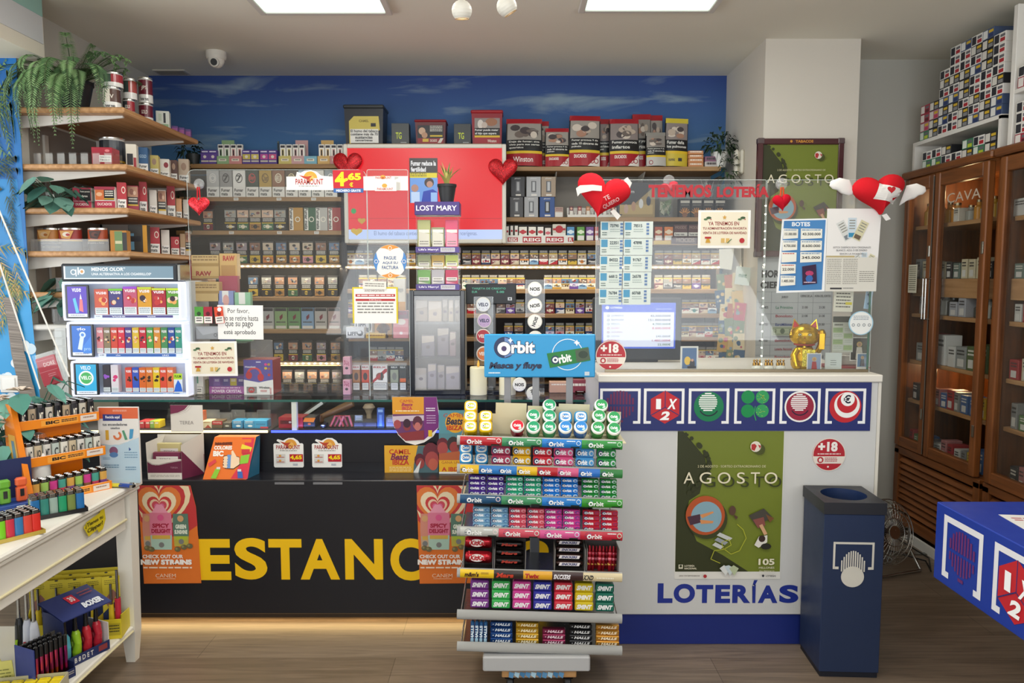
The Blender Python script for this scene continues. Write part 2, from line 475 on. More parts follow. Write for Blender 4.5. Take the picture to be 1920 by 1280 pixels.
S(mb,'wall_front')
mb=MB()
for x in (-2.07,-0.5,1.1,2.67): mb.box(x-.03,x+.03,-2.27,-2.2,.2,2.65,'8d9094','paint')
mb.box(-2.1,2.7,-2.27,-2.2,.2,.26,'8d9094','paint').box(-2.1,2.7,-2.27,-2.2,2.6,2.65,'8d9094','paint')
S(mb,'window_1')
mb=MB()
xb=-2.13
mb.box(-4.0,xb,-2.2,YL,2.50,CEIL,'e4dccc','plaster')
mb.box(xb,xb+.004,0.2,YL-.01,2.56,2.68,'d5d6d8','print'); mb.box(xb,xb+.006,0.2,YL-.01,2.68,2.765,'9cc7bd','print')  # upper turquoise strip: a reflection put in as colour on the beam face
S(mb,'trim_1')
mb=MB(); mb.box(XL,XL+.012,YL-.012,YB,0,.08,'cfc8ba','paint')
S(mb,'baseboard_left')
mb=MB(); mb.box(1.6,2.4,3.955,3.985,0.0,0.006,'9a9a94','metal'); S(mb,'trim_2')
mb=MB(); mb.box(2.262,2.278,2.4,4.42,0,.05,'d8d6d0','paint'); S(mb,'trim_3')
r=(-60,104,62,760); Y=YL-.004
xc,z0,w_,h_=PR(r,Y)
x1=W(64,690,Y)[0]; xt=W(31,110,Y)[0]
mb=MB(); mb.prism([(W(-60,700,Y)[0],z0),(x1,z0),(xt,z0+h_),(W(-60,110,Y)[0],z0+h_)],Y-.003,Y,'1f6fb4','print')
a=Art(mb,r,(xc-w_/2,Y-.003,z0),(1,0,0),(0,0,1),w_,h_)
q=random.Random(3)
a.p([(-60,104),(28,104),(38,330),(-60,330)],'1c63a8').p([(-60,330),(38,330),(48,520),(-60,520)],'2a84c4')
a.p([(-60,520),(49,520),(60,760),(-60,760)],'2f9ddc')
for k in range(26):
 cx=q.uniform(-55,48); cy=q.uniform(640,755)
 a.c(cx,cy,q.uniform(6,12),q.choice(('dfeaf0','cfe2ee','eef3f4')),14)
def frond(cx,cy,ang,ln,cols,hang,wd=0.16):
 px_,py_=cx,cy; st=12
 pts=[]
 for i in range(st+1):
  f=i/st; an=ang+hang*f*f
  pts.append((px_,py_)); px_+=math.cos(an)*ln/st; py_+=math.sin(an)*ln/st
 for i in range(1,st+1):
  for sd in (-1,1):
   x_,y_=pts[i]; dx,dy=pts[i][0]-pts[i-1][0],pts[i][1]-pts[i-1][1]; d=math.hypot(dx,dy)
   an=math.atan2(dy,dx)+sd*q.uniform(.5,.9); L=ln*wd*(1.2-i/st*.6)*q.uniform(.8,1.3)
   ex,ey=x_+math.cos(an)*L,y_+math.sin(an)*L+L*.35
   lim=30+(ey-104)*.052
   if max(ex,x_)>lim: ex=min(ex,lim); x_=min(x_,lim)
   a.p([(x_-dx/d*2.2,y_-dy/d*2.2),(ex,ey),(x_+dx/d*2.2,y_+dy/d*2.2)],q.choice(cols),hold=True)
 a.k+=1
gr=('5d7d45','6f8f52','48653a','7f9c63'); dk=('25382c','2f4634','1c2b24','3b5540'); au=('8a7f3c','a58c42','c09a50','7d8a48','5f7338')
for an in (-2.6,-2.0,-1.5,-1.1,-0.7,-0.2,0.4,1.0,1.6,2.4): frond(0,200,an,95,gr,1.0 if math.cos(an)>0 else -1.0)
for k in range(16): frond(q.uniform(-30,20),q.uniform(300,420),q.uniform(0,6.28),80,dk,.8)
for k in range(14): frond(q.uniform(-30,30),q.uniform(450,540),q.uniform(-.3,3.2),100,au,.9)
tr=[(2,552),(8,600),(12,660),(22,720),(26,760)]
for i in range(len(tr)-1):
 (xa,ya),(xb_,yb_)=tr[i],tr[i+1]
 a.p([(xa,ya),(xa+20+i*3,ya),(xb_+22+i*3,yb_),(xb_,yb_)],'85796e',hold=True)
a.k+=1
for k in range(44):
 y_=556+k*4.6; f=(y_-552)/208; x_=3+22*f
 a.p([(x_,y_),(x_+20+6*f,y_+2.5),(x_+20+6*f,y_+3.4),(x_,y_+1.4)],q.choice(('5f564e','a1968a','6c635a')),hold=True)
O(mb,'wall_mural',label='printed mural of palm tree against blue sky on the alcove wall',cat='mural')
mb=MB(); r=(3,703,37,735); xc,z0,w_,h_=PR(r,Y-.004)
e=E('light_switch','white square light switch mounted over the palm mural','light switch',(xc,Y-.004,z0))
O(MB().box(-w_/2,w_/2,-.012,0,0,h_,'f0eeea','paint',.003),'plate',e)
O(MB().box(-w_/2+.012,w_/2-.012,-.017,-.0125,.012,h_-.012,'fafaf6','paint',.002),'rocker',e)
# ceiling fittings
def panel(xa,xb,ya,yb,label):
 e=E('ceiling_light',label,'ceiling light',((xa+xb)/2,(ya+yb)/2,CEIL),group='ceiling light panels')
 w2,d2=(xb-xa)/2,(yb-ya)/2
 f=MB(); t_=.03
 for sx_ in (-1,1):
  f.box(sx_*w2,sx_*(w2+t_),-d2-t_,d2+t_,-.018,-.0005,'dcd8cf','paint',.003)
  f.box(-w2,w2,sx_*d2,sx_*(d2+t_),-.018,-.0005,'dcd8cf','paint',.003)
 O(f,'frame',e)
 O(MB().box(-w2,w2,-d2,d2,-.010,-.001,'dffcf0','lamp'),'diffuser',e)
x0=WZ(497,18,CEIL); x1=WZ(722,16,CEIL)
panel(x0[0],x1[0],x0[1]-.6,x0[1],'lit ceiling panel above the plant shelves and television, frosted greenish white')
x0=WZ(1097,14,CEIL); x1=WZ(1330,13,CEIL)
panel(x0[0],x1[0],x0[1]-.6,x0[1],'lit ceiling panel above the lottery counter, frosted greenish white')
zb=W(0,12,2.35)[1]
xs0,xs1=W(866,20,2.35)[0],W(950,12,2.35)[0]
def spot(x,zc,dirv,label):
 e=E('spotlight',label,'spotlight',(x,2.35,zc),group='ball spotlights')
 d=Vector(dirv).normalized(); rot=d.to_track_quat('-Z','Y').to_matrix().to_4x4()
 s_=MB(); s_.T=rot
 pr=[(.031*math.sin(t_),.031*math.cos(t_)) for t_ in [PI*.02,.3,.6,.9,1.2,1.5,1.8,2.1,2.35]]
 s_.lathe(pr[::-1]+[],24,'dedace','paint',cap=False)
 s_.lathe([(.022,-.0222),(.0235,-.0235),(.0215,-.0245)],24,'d0ccc0','metal',cap=False)
 O(s_,'housing',e)
 b_=MB(); b_.T=rot; b_.lathe([(0.0,-.0225),(.012,-.0225),(.0215,-.0205)],20,'ffd49a','lamp',cap=False); O(b_,'bulb',e)
 k_=MB(); k_.tube([(0,0,.028),(0,0,.045),(0,0,CEIL-zc-.03)],[.009,.006,.006],12,'b9b6ae','metal')
 k_.lathe([(.03,CEIL-zc-.03),(.03,CEIL-zc-.001)],20,'dedace','paint'); O(k_,'stem',e)
 pl=bpy.data.lights.new('spot_bulb','SPOT'); pl.energy=4; pl.color=(1,.86,.66); pl.spot_size=1.6; pl.shadow_soft_size=.02
 po=bpy.data.objects.new('spot_bulb',pl); COL.objects.link(po); po.location=Vector((x,2.35,zc))+d*.035
 po.rotation_euler=d.to_track_quat('-Z','Y').to_euler()
spot(xs0,W(866,20,2.35)[1],(0.02,.2,-1),'white ball spotlight pointing straight down, beside the tilted one')
spot(xs1,W(950,12,2.35)[1],(0.62,.25,-1),'white ball spotlight tilted towards the lottery counter')
x_,y_=WZ(405,97,CEIL)
e=E('dome_camera','white dome security camera on ceiling in front of the sky mural','security camera',(x_,y_,CEIL))
O(MB().lathe([(.056,-.001),(.056,-.03),(.05,-.045)],28,'e6e2d8','paint'),'base',e)
mb=MB(); pr=[(.046*math.cos(t_),-.045-.046*math.sin(t_)) for t_ in (0,.3,.6,.9,1.2,1.4,PI/2)]; mb.lathe(pr,24,'ebe7dd','paint',cap=False); O(mb,'dome',e)
mb=MB(); mb.T=Matrix.Translation((.004,-.036,-.066)) @ Matrix.Rotation(PI/2+.25,4,'X'); mb.lathe([(.026,-.004),(.026,.008),(.022,.011)],24,'e2dfd6','paint').lathe([(0,.0125),(.019,.0125)],20,'3a3d42','gloss',cap=False); O(mb,'lens',e)
x_,y_=WZ(322,134,CEIL)
mb=MB(); mb.box(-.10,.10,-.05,.05,-.008,-.0005,'cfcabf','paint',.002)
e=E('ceiling_vent','small grey slatted air vent in the ceiling corner','vent',(x_,y_,CEIL)); O(mb,'frame',e)
mb=MB()
for k in range(5): mb.box(-.085,.085,-.038+k*.017,-.030+k*.017,-.0105,-.0085,'8f8a80','paint')
O(mb,'grille',e)
# counters
YC,YU=3.15,3.30
ZL=0.636
ZS,ZG=0.82,0.962
XA,XB=-2.05,0.33
e=E('shop_counter','long black shop counter with yellow lettering and lit glass show case','counter',(0,YC,0))
mb=MB(); mb.box(XA,XB,0,.03,.042,ZL,'1d1d22','dark_gloss',.003).box(XA,XB,.03,.15,ZL-.02,ZL,'1d1d22','dark_gloss'); O(mb,'front_panel',e)
O(MB().box(XA,XB,.06,.08,0,.10,'3b352e','paint'),'plinth',e)
O(MB().box(XA,XB,.15,.17,ZL-.02,ZS-.006,'1a1a1f','dark_gloss',.002).box(XA,XB,.1505,.149,ZL+.042,ZL+.044,'0e0e10','paint'),'upper_panel',e)
O(MB().box(XA,XB,.15,.70,ZS-.006,ZS,'3a3a40','paint'),'case_floor',e)
O(MB().box(XA,XB,.70,.72,.02,ZG-.008,'26262a','paint').box(XA,XA+.02,.03,.70,.02,ZS-.01,'26262a','paint').box(XB-.02,XB,.18,.70,.02,ZS-.01,'26262a','paint'),'case_back',e)
O(MB().box(XA,XB,.148,.152,ZS,ZG-.008,'ffffff','glass'),'case_glass',e,label='clear front glass')
g=MB(); g.box(XA,XB,.146,.71,ZG-.008,ZG,'ffffff','glass'); g.box(XA,XB,.1435,.1455,ZG-.009,ZG+.001,'2e5f58','gloss'); O(g,'glass_top',e,label='clear glass top with green edge')
xd=W(505,780,YU)[0]
O(MB().box(xd-.006,xd+.006,.153,.69,ZS,ZG-.008,'9fb0ae','acrylic'),'divider',e)
xd2=W(551,780,YU)[0]
O(MB().box(xd2-.011,xd2+.011,.153,.175,ZS,ZG-.008,'e8e8e4','paint'),'bracket',e)
O(MB().box(XA+.02,xd-.008,.1445,.1475,ZS-.006,ZS+.004,'ffe6a0','tube'),'light_line',e,label='warm yellow light line')
O(MB().box(xd+.008,XB-.02,.1445,.1475,ZS-.006,ZS+.004,'3a4cff','tube'),'light_line',e,label='blue light line')
area('case_glow_warm',((XA+xd)/2,YU+.06,ZG-.02),(0,0,0),.9,.05,1.2,(1,.85,.6))
area('case_glow_blue',((xd+XB)/2,YU+.05,ZS+.01),(PI,0,0),1.2,.03,.9,(.25,.35,1))
O(MB().box(XA+.02,XB-.02,.04,.052,.030,.036,'ffc060','edge_glow'),'plinth_light',e,label='amber light line under the front panel')
area('plinth_glow',((XA+XB)/2,YC+.036,.034),(-.9,0,0),2.2,.02,1.3,(1,.66,.26))
LY=[('E',405,432,1011,1087),('S',440,501,1008,1086),('T',504,566,1010,1086),('A',563,637,1010,1086),('N',647,718,1010,1086),('C',732,796,1009,1088),('O',812,884,1009,1088),('3',982,1030,1012,1086)]
LY[0]=('E',373,433,1010,1087)
for ch_,a0,a1,b0,b1 in LY:
 mb=MB(); r=(a0,b0,a1,b1); xc,z0,w_,h_=PR(r,YC)
 face_art(mb,r,xc-w_/2,xc+w_/2,-.0004,z0,z0+h_,'print',.0004).t(ch_,a0,b0,a1,b1,'f2c016',.035)
 O(mb,'letter',e,label='yellow letter')
YO=2.95; r=(1122,700,1640,1216)
xl,xr=W(1122,900,YO)[0],W(1640,900,YO)[0]
zt=W(1400,702,YO)[1]
ZO=zt
e=E('lottery_counter','white lottery counter with blue band of game emblems and blue kick board','counter',(0,YO,0))
zk=W(1340,1152,YO)[1]
O(MB().box(xl,xr,0,.62,zk,zt-.03,'d2d2d0','paint',.003),'body',e)
O(MB().box(xl-.005,xr+.012,-.012,.64,zt-.03,zt,'e2ddd2','paint',.004),'top',e)
O(MB().box(xl+.01,xr-.01,.012,.60,0,zk-.001,'1b2c78','paint',.002),'kick_board',e)
O(MB().box(xr,xr+.012,.0,.62,zk-.0,zt-.031,'e0dbcf','paint'),'end_panel',e)
r=(1122,712,1632,807); xc,z0,w_,h_=PR(r,YO)
mb=MB(); mb.box(xc-w_/2,xc+w_/2,-.006,-.0005,z0,z0+h_,'27306e','print',.001)
band=O(mb,'emblem_band',e,label='dark blue band')
def brackets(a,cx,cy,wd,hd,t_,col):
 x0,x1,y0,y1=cx-wd/2,cx+wd/2,cy-hd/2,cy+hd/2; k=wd*.18
 a.r_(x0,y0+t_,x0+t_,y1,col,hold=True).r_(x1-t_,y0+t_,x1,y1,col,hold=True).r_(x0,y0,x1,y0+t_,col,hold=True)
 a.r_(x0+t_,y1-t_,x0+k,y1,col,hold=True).r_(x1-k,y1-t_,x1-t_,y1,col)
def dice(a,cx,cy,R_,red='c4262e'):
 hx=lambda k: (cx+R_*math.cos(PI/6+k*PI/3),cy+R_*math.sin(PI/6+k*PI/3))
 a.p([hx(3),hx(4),(cx,cy),hx(2)],red,hold=True).p([hx(4),hx(5),hx(0),(cx,cy)],red,hold=True).p([hx(0),hx(1),hx(2),(cx,cy)],red)
 a.ln([(cx,cy),hx(4)],1.6,'27306e').ln([(cx,cy),hx(0)],1.6,'27306e').ln([(cx,cy),hx(2)],1.6,'27306e')
 a.t('1',cx-R_*.55,cy-R_*.5,cx-R_*.25,cy+R_*.12,'ffffff',.05)
 a.t('X',cx+R_*.18,cy-R_*.5,cx+R_*.68,cy+R_*.12,'ffffff',.04,sh=.2)
 a.t('2',cx-R_*.24,cy+R_*.25,cx+R_*.3,cy+R_*.78,'ffffff',.05,sh=.3)
def balloon(a,cx,cy,rr,col):
 for k in range(-4,5):
  x=k/4.6*rr; h=math.sqrt(max(0,rr*rr-x*x))
  a.r_(cx+x-rr*.07,cy-h,cx+x+rr*.07,cy-rr*.05,col,hold=True)
  a.r_(cx+x-rr*.06,cy+rr*.1,cx+x+rr*.06,cy+h*.95,col,hold=True)
 a.k+=1
 a.r_(cx-rr*.2,cy+rr*1.05,cx+rr*.2,cy+rr*1.2,col)
def smiley(a,cx,cy,R_,col,rim=None):
 if rim: a.c(cx,cy,R_*1.12,rim,32)
 a.c(cx,cy,R_,col,32)
 for k in range(9):
  y=cy-R_*.92+k*R_*.14; h=math.sqrt(max(0,(R_*.62)**2-(y+R_*.04-(cy-R_*.3))**2))
  if h>1: a.r_(cx-R_*.06-h,y,cx-R_*.06+h,y+R_*.085,'f4f4f0',hold=True)
 a.k+=1
 a.ring(cx,cy-R_*.05,R_*.62,R_*.70,'1a1a30',18,.5,PI-.5)
def emblem(k,cx,cy,label):
 r_e=(cx-40,cy-40,cx+40,cy+40); xc_,z_,w__,h__=PR(r_e,YO-.0065)
 mb=MB(); a=Art(mb,r_e,(xc_-w__/2,-.0066,z_),(1,0,0),(0,0,1),w__,h__)
 brackets(a,cx,cy,76,66,5,'f4f4f4')
 if k==0: balloon(a,cx,cy-2,27,'6a2350')
 if k==1: dice(a,cx+2,cy+2,31)
 if k==2: smiley(a,cx,cy+1,28,'0f7a4c')
 if k==3:
  for dx,dy,c_ in ((-13,-17,'0c8a48'),(14,-17,'2f9a58'),(-13,9,'0c8a48'),(14,9,'2f9a58')): a.c(cx+dx,cy+dy,12.5,c_,20)
  a.ln([(cx+1,cy),(cx-1,cy+14),(cx+3,cy+27)],2,'2f9a58')
  for k_ in range(40):
   an=R.uniform(0,6.28); q_=R.uniform(0,11); dy=R.choice((-17,9))
   a.r_(cx+14+q_*math.cos(an),cy+dy+q_*math.sin(an),cx+15.3+q_*math.cos(an),cy+dy+1.3+q_*math.sin(an),'a5c85a',hold=True)
 if k==4: smiley(a,cx,cy+1,26,'98203a','f4f4f0')
 if k==5:
  a.c(cx,cy+1,30,'c4262e',32).c(cx+3,cy-2,24,'f4f4f0',32).c(cx+3,cy-6,19,'c4262e',32).c(cx+4,cy-13,13,'f6f6f2',28).t('€',cx-4,cy-21,cx+10,cy-5,'1a1a30',.03)
 O(mb,'emblem',e,label=label)
for k,(cx,lb) in enumerate(((1163,'dark red striped balloon emblem in white brackets'),(1245,'red dice emblem in white brackets'),(1329,'green smiling ball emblem in white brackets'),(1415,'green clover emblem in white brackets'),(1500,'dark red smiling ball emblem in white brackets'),(1585,'red circles with euro sign in white brackets'))):
 emblem(k,cx,761,lb)
r=(1233,1091,1497,1131)
for ch_,a0,a1,b0 in (('L',1233,1261,1093),('O',1263,1303,1094),('T',1305,1337,1096),('E',1341,1369,1096),('R',1373,1407,1096),('Í',1410,1420,1087),('A',1421,1458,1097),('S',1461,1497,1096)):
 mb=MB(); b1=1130; xc,z0,w_,h_=PR((a0,b0,a1,b1),YO)
 face_art(mb,(a0,b0,a1,b1),xc-w_/2,xc+w_/2,-.0004,z0,z0+h_,'print',.0004).t(ch_,a0,b0,a1,b1,'22348e',.05)
 O(mb,'letter',e,label='dark blue letter')
# shelves on the back wall
YF=4.55
unit=E('wall_shelving','oak wall shelving full of tobacco behind the counter, below the sky mural','shelving',(0,YF,0))
zf=lambda py: W(960,py,YF)[1]
x_l,x_m,x_r=XL+.02,W(643,450,YF)[0],W(1352,450,YF)[0]
mb=MB(); mb.box(x_l,x_r,.27,.285,.75,zf(455),'3b342e','paint').box(x_l,x_m,.27,.285,zf(455),zf(318),'4a443c','paint').box(x_m,x_r,.27,.285,zf(455),zf(318),'8a847a','paint'); O(mb,'back_panel',unit)
mb=MB(); mb.box(x_m-.022,x_m+.022,.0,.27,.75,zf(455),'2c2622','paint'); O(mb,'upright',unit)
mb=MB(); mb.box(x_r-.02,x_r,.02,.27,.75,zf(330),'4a4038','paint'); O(mb,'upright',unit)
LB,RB={},{}
def board(px0,px1,py,store,key,tags=0):
 xa,xb=W(px0,py,YF)[0],W(px1,py,YF)[0]; zt_=zf(py-4)
 b_=O(MB().box(xa,xb,0,.265,zt_-.026,zt_,'ffffff','shelf_oak',.002),'board',unit)
 store[key]=zt_
 for k in range(tags):
  x_=xa+(xb-xa)*(k+.5+R.uniform(-.2,.2))/tags
  O(TAG,'price_tag',b_,(x_,-.0012,zt_-.021),label='white price tag')
 return b_
tg=MB(); tg.box(-.014,.014,-.001,0,0,.016,'efece4','paper'); face_art(tg,(0,0,28,16),-.014,.014,-.001,0,.016).lines(3,3,25,14,2,'555555',.5,4)
TAG=tg.mesh('price_tag')
for k,py in enumerate((311,373,436,498,560,621,682,737)):
 board(250 if k==0 else 330,640,py,LB,k,4 if k in (1,2) else 0)
for k,py in enumerate((316,411,455,500,546,592,636,681,724)):
 board(948 if k<2 else 648,1352,py,RB,k,0)
board(646,942,273,RB,'tv')
for px_ in (505,1043,1210):
 x_=W(px_,330,YF)[0]
 mb=MB(); z_=RB[0]-.027 if px_>640 else LB[0]-.027
 mb.add([(x_,.03,z_),(x_,.26,z_),(x_,.26,z_-.12),(x_+.006,.03,z_),(x_+.006,.26,z_),(x_+.006,.26,z_-.12)],[(0,1,2),(3,4,5),(0,1,4,3),(1,2,5,4),(0,2,5,3)],'c8c4ba','paint',convex=True)
 O(mb,'bracket',unit)
dm=MB(); dm.lathe([(.0,.0),(.0035,.002),(.0045,.005)],8,'fff0d2','diode'); dm.T=None
dmb=MB(); dmb.lathe([(0,-.0045),(.004,-.002),(.0045,.001),(.003,.004),(0,.0045)],8,'fff0d2','diode',cap=False)
DIODE=dmb.mesh('diode')
def led(px0,px1,py,n_,label,pw):
 ym=(py[0]+py[1])/2
 xa,xb=W(px0,ym,YF)[0],W(px1,ym,YF)[0]; z_=zf(ym)
 e=E('led_strip',label,'led strip',((xa+xb)/2,YF-.004,z_),group='led strips on the shelf edges')
 w_=xb-xa; dz=zf(py[1])-zf(py[0])
 ang=math.atan2(-dz,w_)
 O(MB().box(-w_/2,w_/2,-.004,.002,-.006,.006,'f2e6cc','print'),'housing',e)
 for k in range(n_):
  O(DIODE,'diode',e,(-w_/2+(k+.5)*w_/n_,-.0085,0))
 area('led_glow',((xa+xb)/2,YF-.03,z_),(PI/2-.5,0,PI),w_,.012,pw,(1,.86,.62))
 area('led_glow',((xa+xb)/2,YF-.012,z_-.012),(.35,0,0),w_,.012,pw*.8,(1,.86,.62))
led(450,640,(498,500),18,'warm LED strip on the shelf edge level with the paper rolling packets',1.1)
led(648,1352,(500,502),66,'long warm LED strip crossing the shelf edge below the television',3.2)
led(520,640,(681,681),11,'short warm LED strip just beside the headset carton',.8)
led(1310,1362,(680,680),6,'very short warm LED strip next to the picture card by the lottery screen',.3)
# cigarette packs
SKIN=('b98d72','8d6a58','d6b8a0','7b4a45','a0a09a','c9b9a4','6d5a55','9c8f96','b7a58d','5f7a99')
def pack_mesh(w_,h_,d_,top,brand,band,ink,seed,warn=False,logo=None,text='Fumar mata'):
 q=random.Random(seed)
 mb=MB(); mb.box(-w_/2,w_/2,0,d_,0,h_,top,'print',.001)
 a=face_art(mb,(0,0,55,88),-w_/2,w_/2,0,0,h_)
 if warn=='plain':
  a.r_(1,1,54,52,brand); a.c(27,26,13,band,16).t(logo or '7',17,16,37,36,ink,.03)
  a.r_(1,52,54,87,'e8e6df').t('Fumar',6,57,46,69,'1c1c1c',.03).t('mata',6,72,34,83,'1c1c1c',.03)
  return mb.mesh('cigarette_pack')
 a.r_(1,1,54,20,'1e1d20').lines(5,4,50,18,3,'bdbab2',.5,seed)
 a.r_(1,20,54,25,'d9b72c')
 pic=q.choice(SKIN); a.r_(1,25,54,53,pic)
 for k in range(5):
  c_=q.choice(SKIN+('2c2a2c','e2d9cc','8c2f2f'))
  a.c(q.uniform(10,45),q.uniform(31,47),q.uniform(4,9),c_,9,q.uniform(3,6))
 a.r_(1,53,54,87,brand)
 st=q.randrange(5)
 if st==0: a.p([(1,70),(27,58),(54,70),(54,53),(1,53)],band)
 elif st==1: a.r_(1,54,54,64,band)
 elif st==2: a.c(27,70,11,band,16)
 elif st==3: a.p([(1,87),(54,60),(54,87)],band)
 else: a.r_(1,76,54,87,band).c(27,64,7,band,14)
 a.t(q.choice(('NOBEL','LM','JPS','News','West','Royal','Rex','Club')),9,62,46,74,ink,.03)
 return mb.mesh('cigarette_pack')
PK=[('white and navy','2d2c30','eeeae0','1f3060','b01f26'),('white and red','2d2c30','efece4','c2202a','222222'),('red','2d2c30','bf1f2b','f0ece2','ffffff'),
      ('white and gold','2d2c30','efe9d8','c79b3a','222222'),('light blue','2d2c30','8fb6d6','eef2f4','1d3a6e'),('white and green','2d2c30','eceee6','3f8f62','22402c'),
      ('dark blue','26262c','23356e','d8d8da','ffffff'),('cream','2d2c30','e5dcc2','a98a4c','5a3e1c'),('white and orange','2d2c30','f0ede6','df8a2e','333333'),
      ('yellow','2d2c30','d8b53a','222222','222222'),('pink','2d2c30','d8a2a8','b2222f','7a1820'),('white and teal','2d2c30','eef0ea','3a9a9a','1f4c50'),
      ('silver grey','2d2c30','b9b9ba','5a5a60','222222'),('purple','2c2630','6b4a9c','d9cfe6','ffffff'),('maroon','2a2022','7a2030','d6c4a8','f0e6d0'),('black','1b1b1e','232226','8a8a8c','e8e6e0')]
PM=[(c[0],pack_mesh(.0555,.088,.022,c[1],c[2],c[3],c[4],40+k)) for k,c in enumerate(PK)]
PM2=[(c[0],pack_mesh(.0555,.088,.022,c[1],c[2],c[3],c[4],140+k)) for k,c in enumerate(PK)]
ALLP=PM+PM2
def row(key,px0,px1,n_,where,store,seed,meshes=None,name='cigarette_pack',cat='cigarette pack',noun='cigarette pack',depth=.012,order='from left',grp='cigarette packs on the back shelves',jit=.5):
 q=random.Random(seed); z_=store[key]
 last=None
 for k in range(n_):
  px_=px0+(px1-px0)*(k+.5)/n_
  while True:
   c_=q.choice(meshes or ALLP)
   if c_ is not last: break
  last=c_
  x_=W(px_,540,YF+depth)[0]
  lab=f'{c_[0]} {noun}, {ORD[k + 1]} {order} {where}' if n_>1 else f'{c_[0]} {noun} {where}'
  O(c_[1],name,None,(x_,YF+depth+q.uniform(0,.006),z_+.0005),(0,0,q.uniform(-.04,.04)*jit),lab,cat,grp)
P0=dict(order='from left')
row(3,650,700,3,'on LED shelf beside dark upright',RB,1)
row(3,763,780,1,'on LED shelf just before vape tower',RB,2)
row(3,866,1118,14,'on LED shelf after vape tower',RB,3)
row(3,1226,1348,7,'on LED shelf after lottery tickets',RB,4)
row(4,672,762,5,'on shelf above yellow-edged notice',RB,5)
row(4,866,984,7,'on shelf above till display',RB,6)
row(4,1020,1116,6,'on shelf beside topmost white tin',RB,7)
row(4,1226,1332,6,'on shelf below long LED strip',RB,8)
row(5,646,662,1,'on shelf beside yellow-edged notice',RB,9)
row(5,876,892,1,'on shelf below till display',RB,10)
row(5,930,984,3,'on shelf beyond till display pole',RB,11)
row(5,1022,1116,5,'on shelf beside second white tin',RB,12)
row(5,1278,1345,4,'on shelf level with lottery screen top',RB,13)
row(6,944,982,2,'above blue sign, before white tins',RB,14)
row(6,1022,1116,5,'above blue sign, after white tins',RB,15)
row(6,1278,1352,5,'on shelf beside lottery screen middle',RB,16)
row(7,1312,1356,3,'on LED shelf above picture card',RB,17)
row(8,1300,1352,3,'under very short LED strip',RB,18)
row(7,690,755,4,'in row behind clear vape stand',RB,19)
row(6,655,672,1,'behind white tissue cartons',RB,22)
PH=[('dark photo','2a282b','2a282b','c9a93c'),('brown','2a282b','a5793f','2a282b'),('green','2a282b','3d6b46','d8cfa8'),('grey','2a282b','8f8f8c','2a282b'),('wine red','2a282b','7e2330','ddd6c6'),
      ('yellow based','2a282b','c9a93c','2a282b'),('pink based','2a282b','c98a92','2a282b'),('orange based','2a282b','c47a3c','efe6d2')]
def pouch_mesh(w_,h_,d_,c_,seed):
 q=random.Random(seed); mb=MB(); mb.box(-w_/2,w_/2,0,d_,0,h_,c_[1],'print',.004)
 a=face_art(mb,(0,0,70,120),-w_/2+.002,w_/2-.002,0,.002,h_-.002)
 a.r_(0,0,70,10,'3a383a'); a.r_(2,10,68,50,q.choice(SKIN))
 for k in range(7): a.c(q.uniform(14,56),q.uniform(20,42),q.uniform(5,12),q.choice(SKIN+('2c2a2c','e2d9cc')),10,q.uniform(4,8))
 a.r_(2,50,68,78,'201f22').lines(7,54,63,74,3,'d8d5cc',.55,seed)
 a.r_(2,78,68,83,'d9b72c').r_(2,83,68,118,c_[2])
 a.c(35,100,12,c_[3],16).t(q.choice(('Golden','Pueblo','Drum','Crown')),12,92,58,106,q.choice(('f0ece0','201f22')),.03)
 return mb.mesh('tobacco_pouch')
def box_mesh(w_,h_,d_,col,mark,ink,seed,side=False):
 mb=MB(); mb.box(-w_/2,w_/2,0,d_,0,h_,col,'print',.0012)
 a=face_art(mb,(0,0,70,110),-w_/2,w_/2,0,0,h_)
 a.c(35,32,20,ink,24).c(35,32,16,col,24).t(mark,20,20,50,44,ink,.03)
 a.r_(0,68,70,110,'eae8e2').t('Fumar',8,75,58,88,'1a1a1a',.03).t('mata',8,92,44,104,'1a1a1a',.03)
 return mb.mesh('tobacco_box')
mpx=YF/FPX
B1=[('grey ringed','bfbfbd','O','e4e2dc'),('silver seven','9d9c9a','7','3c3b3b'),('white seven','f0eee8','7','2b2b2b'),('dark green','2f3f33','Elixyr','c5473f'),('golden','b7953f','Chest','6e5420'),
      ('brown native','8d5f44','AMERICAN','e6dcc4'),('dark brown','4e3c30','JPS','d8c8a0'),('pale blue','a5bccb','Pal','2c4a70'),('white red','ece9e2','PARK','b02228'),('grey blue','8f9aa2','MC','f0eee8')]
bm=[(c[0],box_mesh(.074,.158,.06,c[1],c[2],c[3],60+k)) for k,c in enumerate(B1)]
for k,c in enumerate(bm):
 px_=399+k*24.6
 O(c[1],'tobacco_box',None,(W(px_,350,YF+.01)[0],YF+.012,LB[1]+.0005),(0,0,R.uniform(-.03,.03)),f'{c[0]} tobacco box with white warning, {ORD[k + 1]} from left below vape cartons','tobacco box','tobacco boxes on the upper left shelf')
PO=[(c[0],pouch_mesh(.076,.135,.03,c,80+k)) for k,c in enumerate(PH)]
PO2=[(c[0],pouch_mesh(.070,.138,.03,c,180+k)) for k,c in enumerate(PH)]
PO3=[(c[0],pouch_mesh(.064,.128,.03,c,280+k)) for k,c in enumerate(PH)]
pk=dict(name='tobacco_pouch',cat='tobacco pouch',noun='tobacco pouch',grp='tobacco pouches on the left bay',jit=1)
row(2,386,402,1,'behind hanging glitter heart',LB,30,PO3,**pk)
row(2,424,540,5,'on shelf below white-labelled boxes',LB,31,PO,**pk)
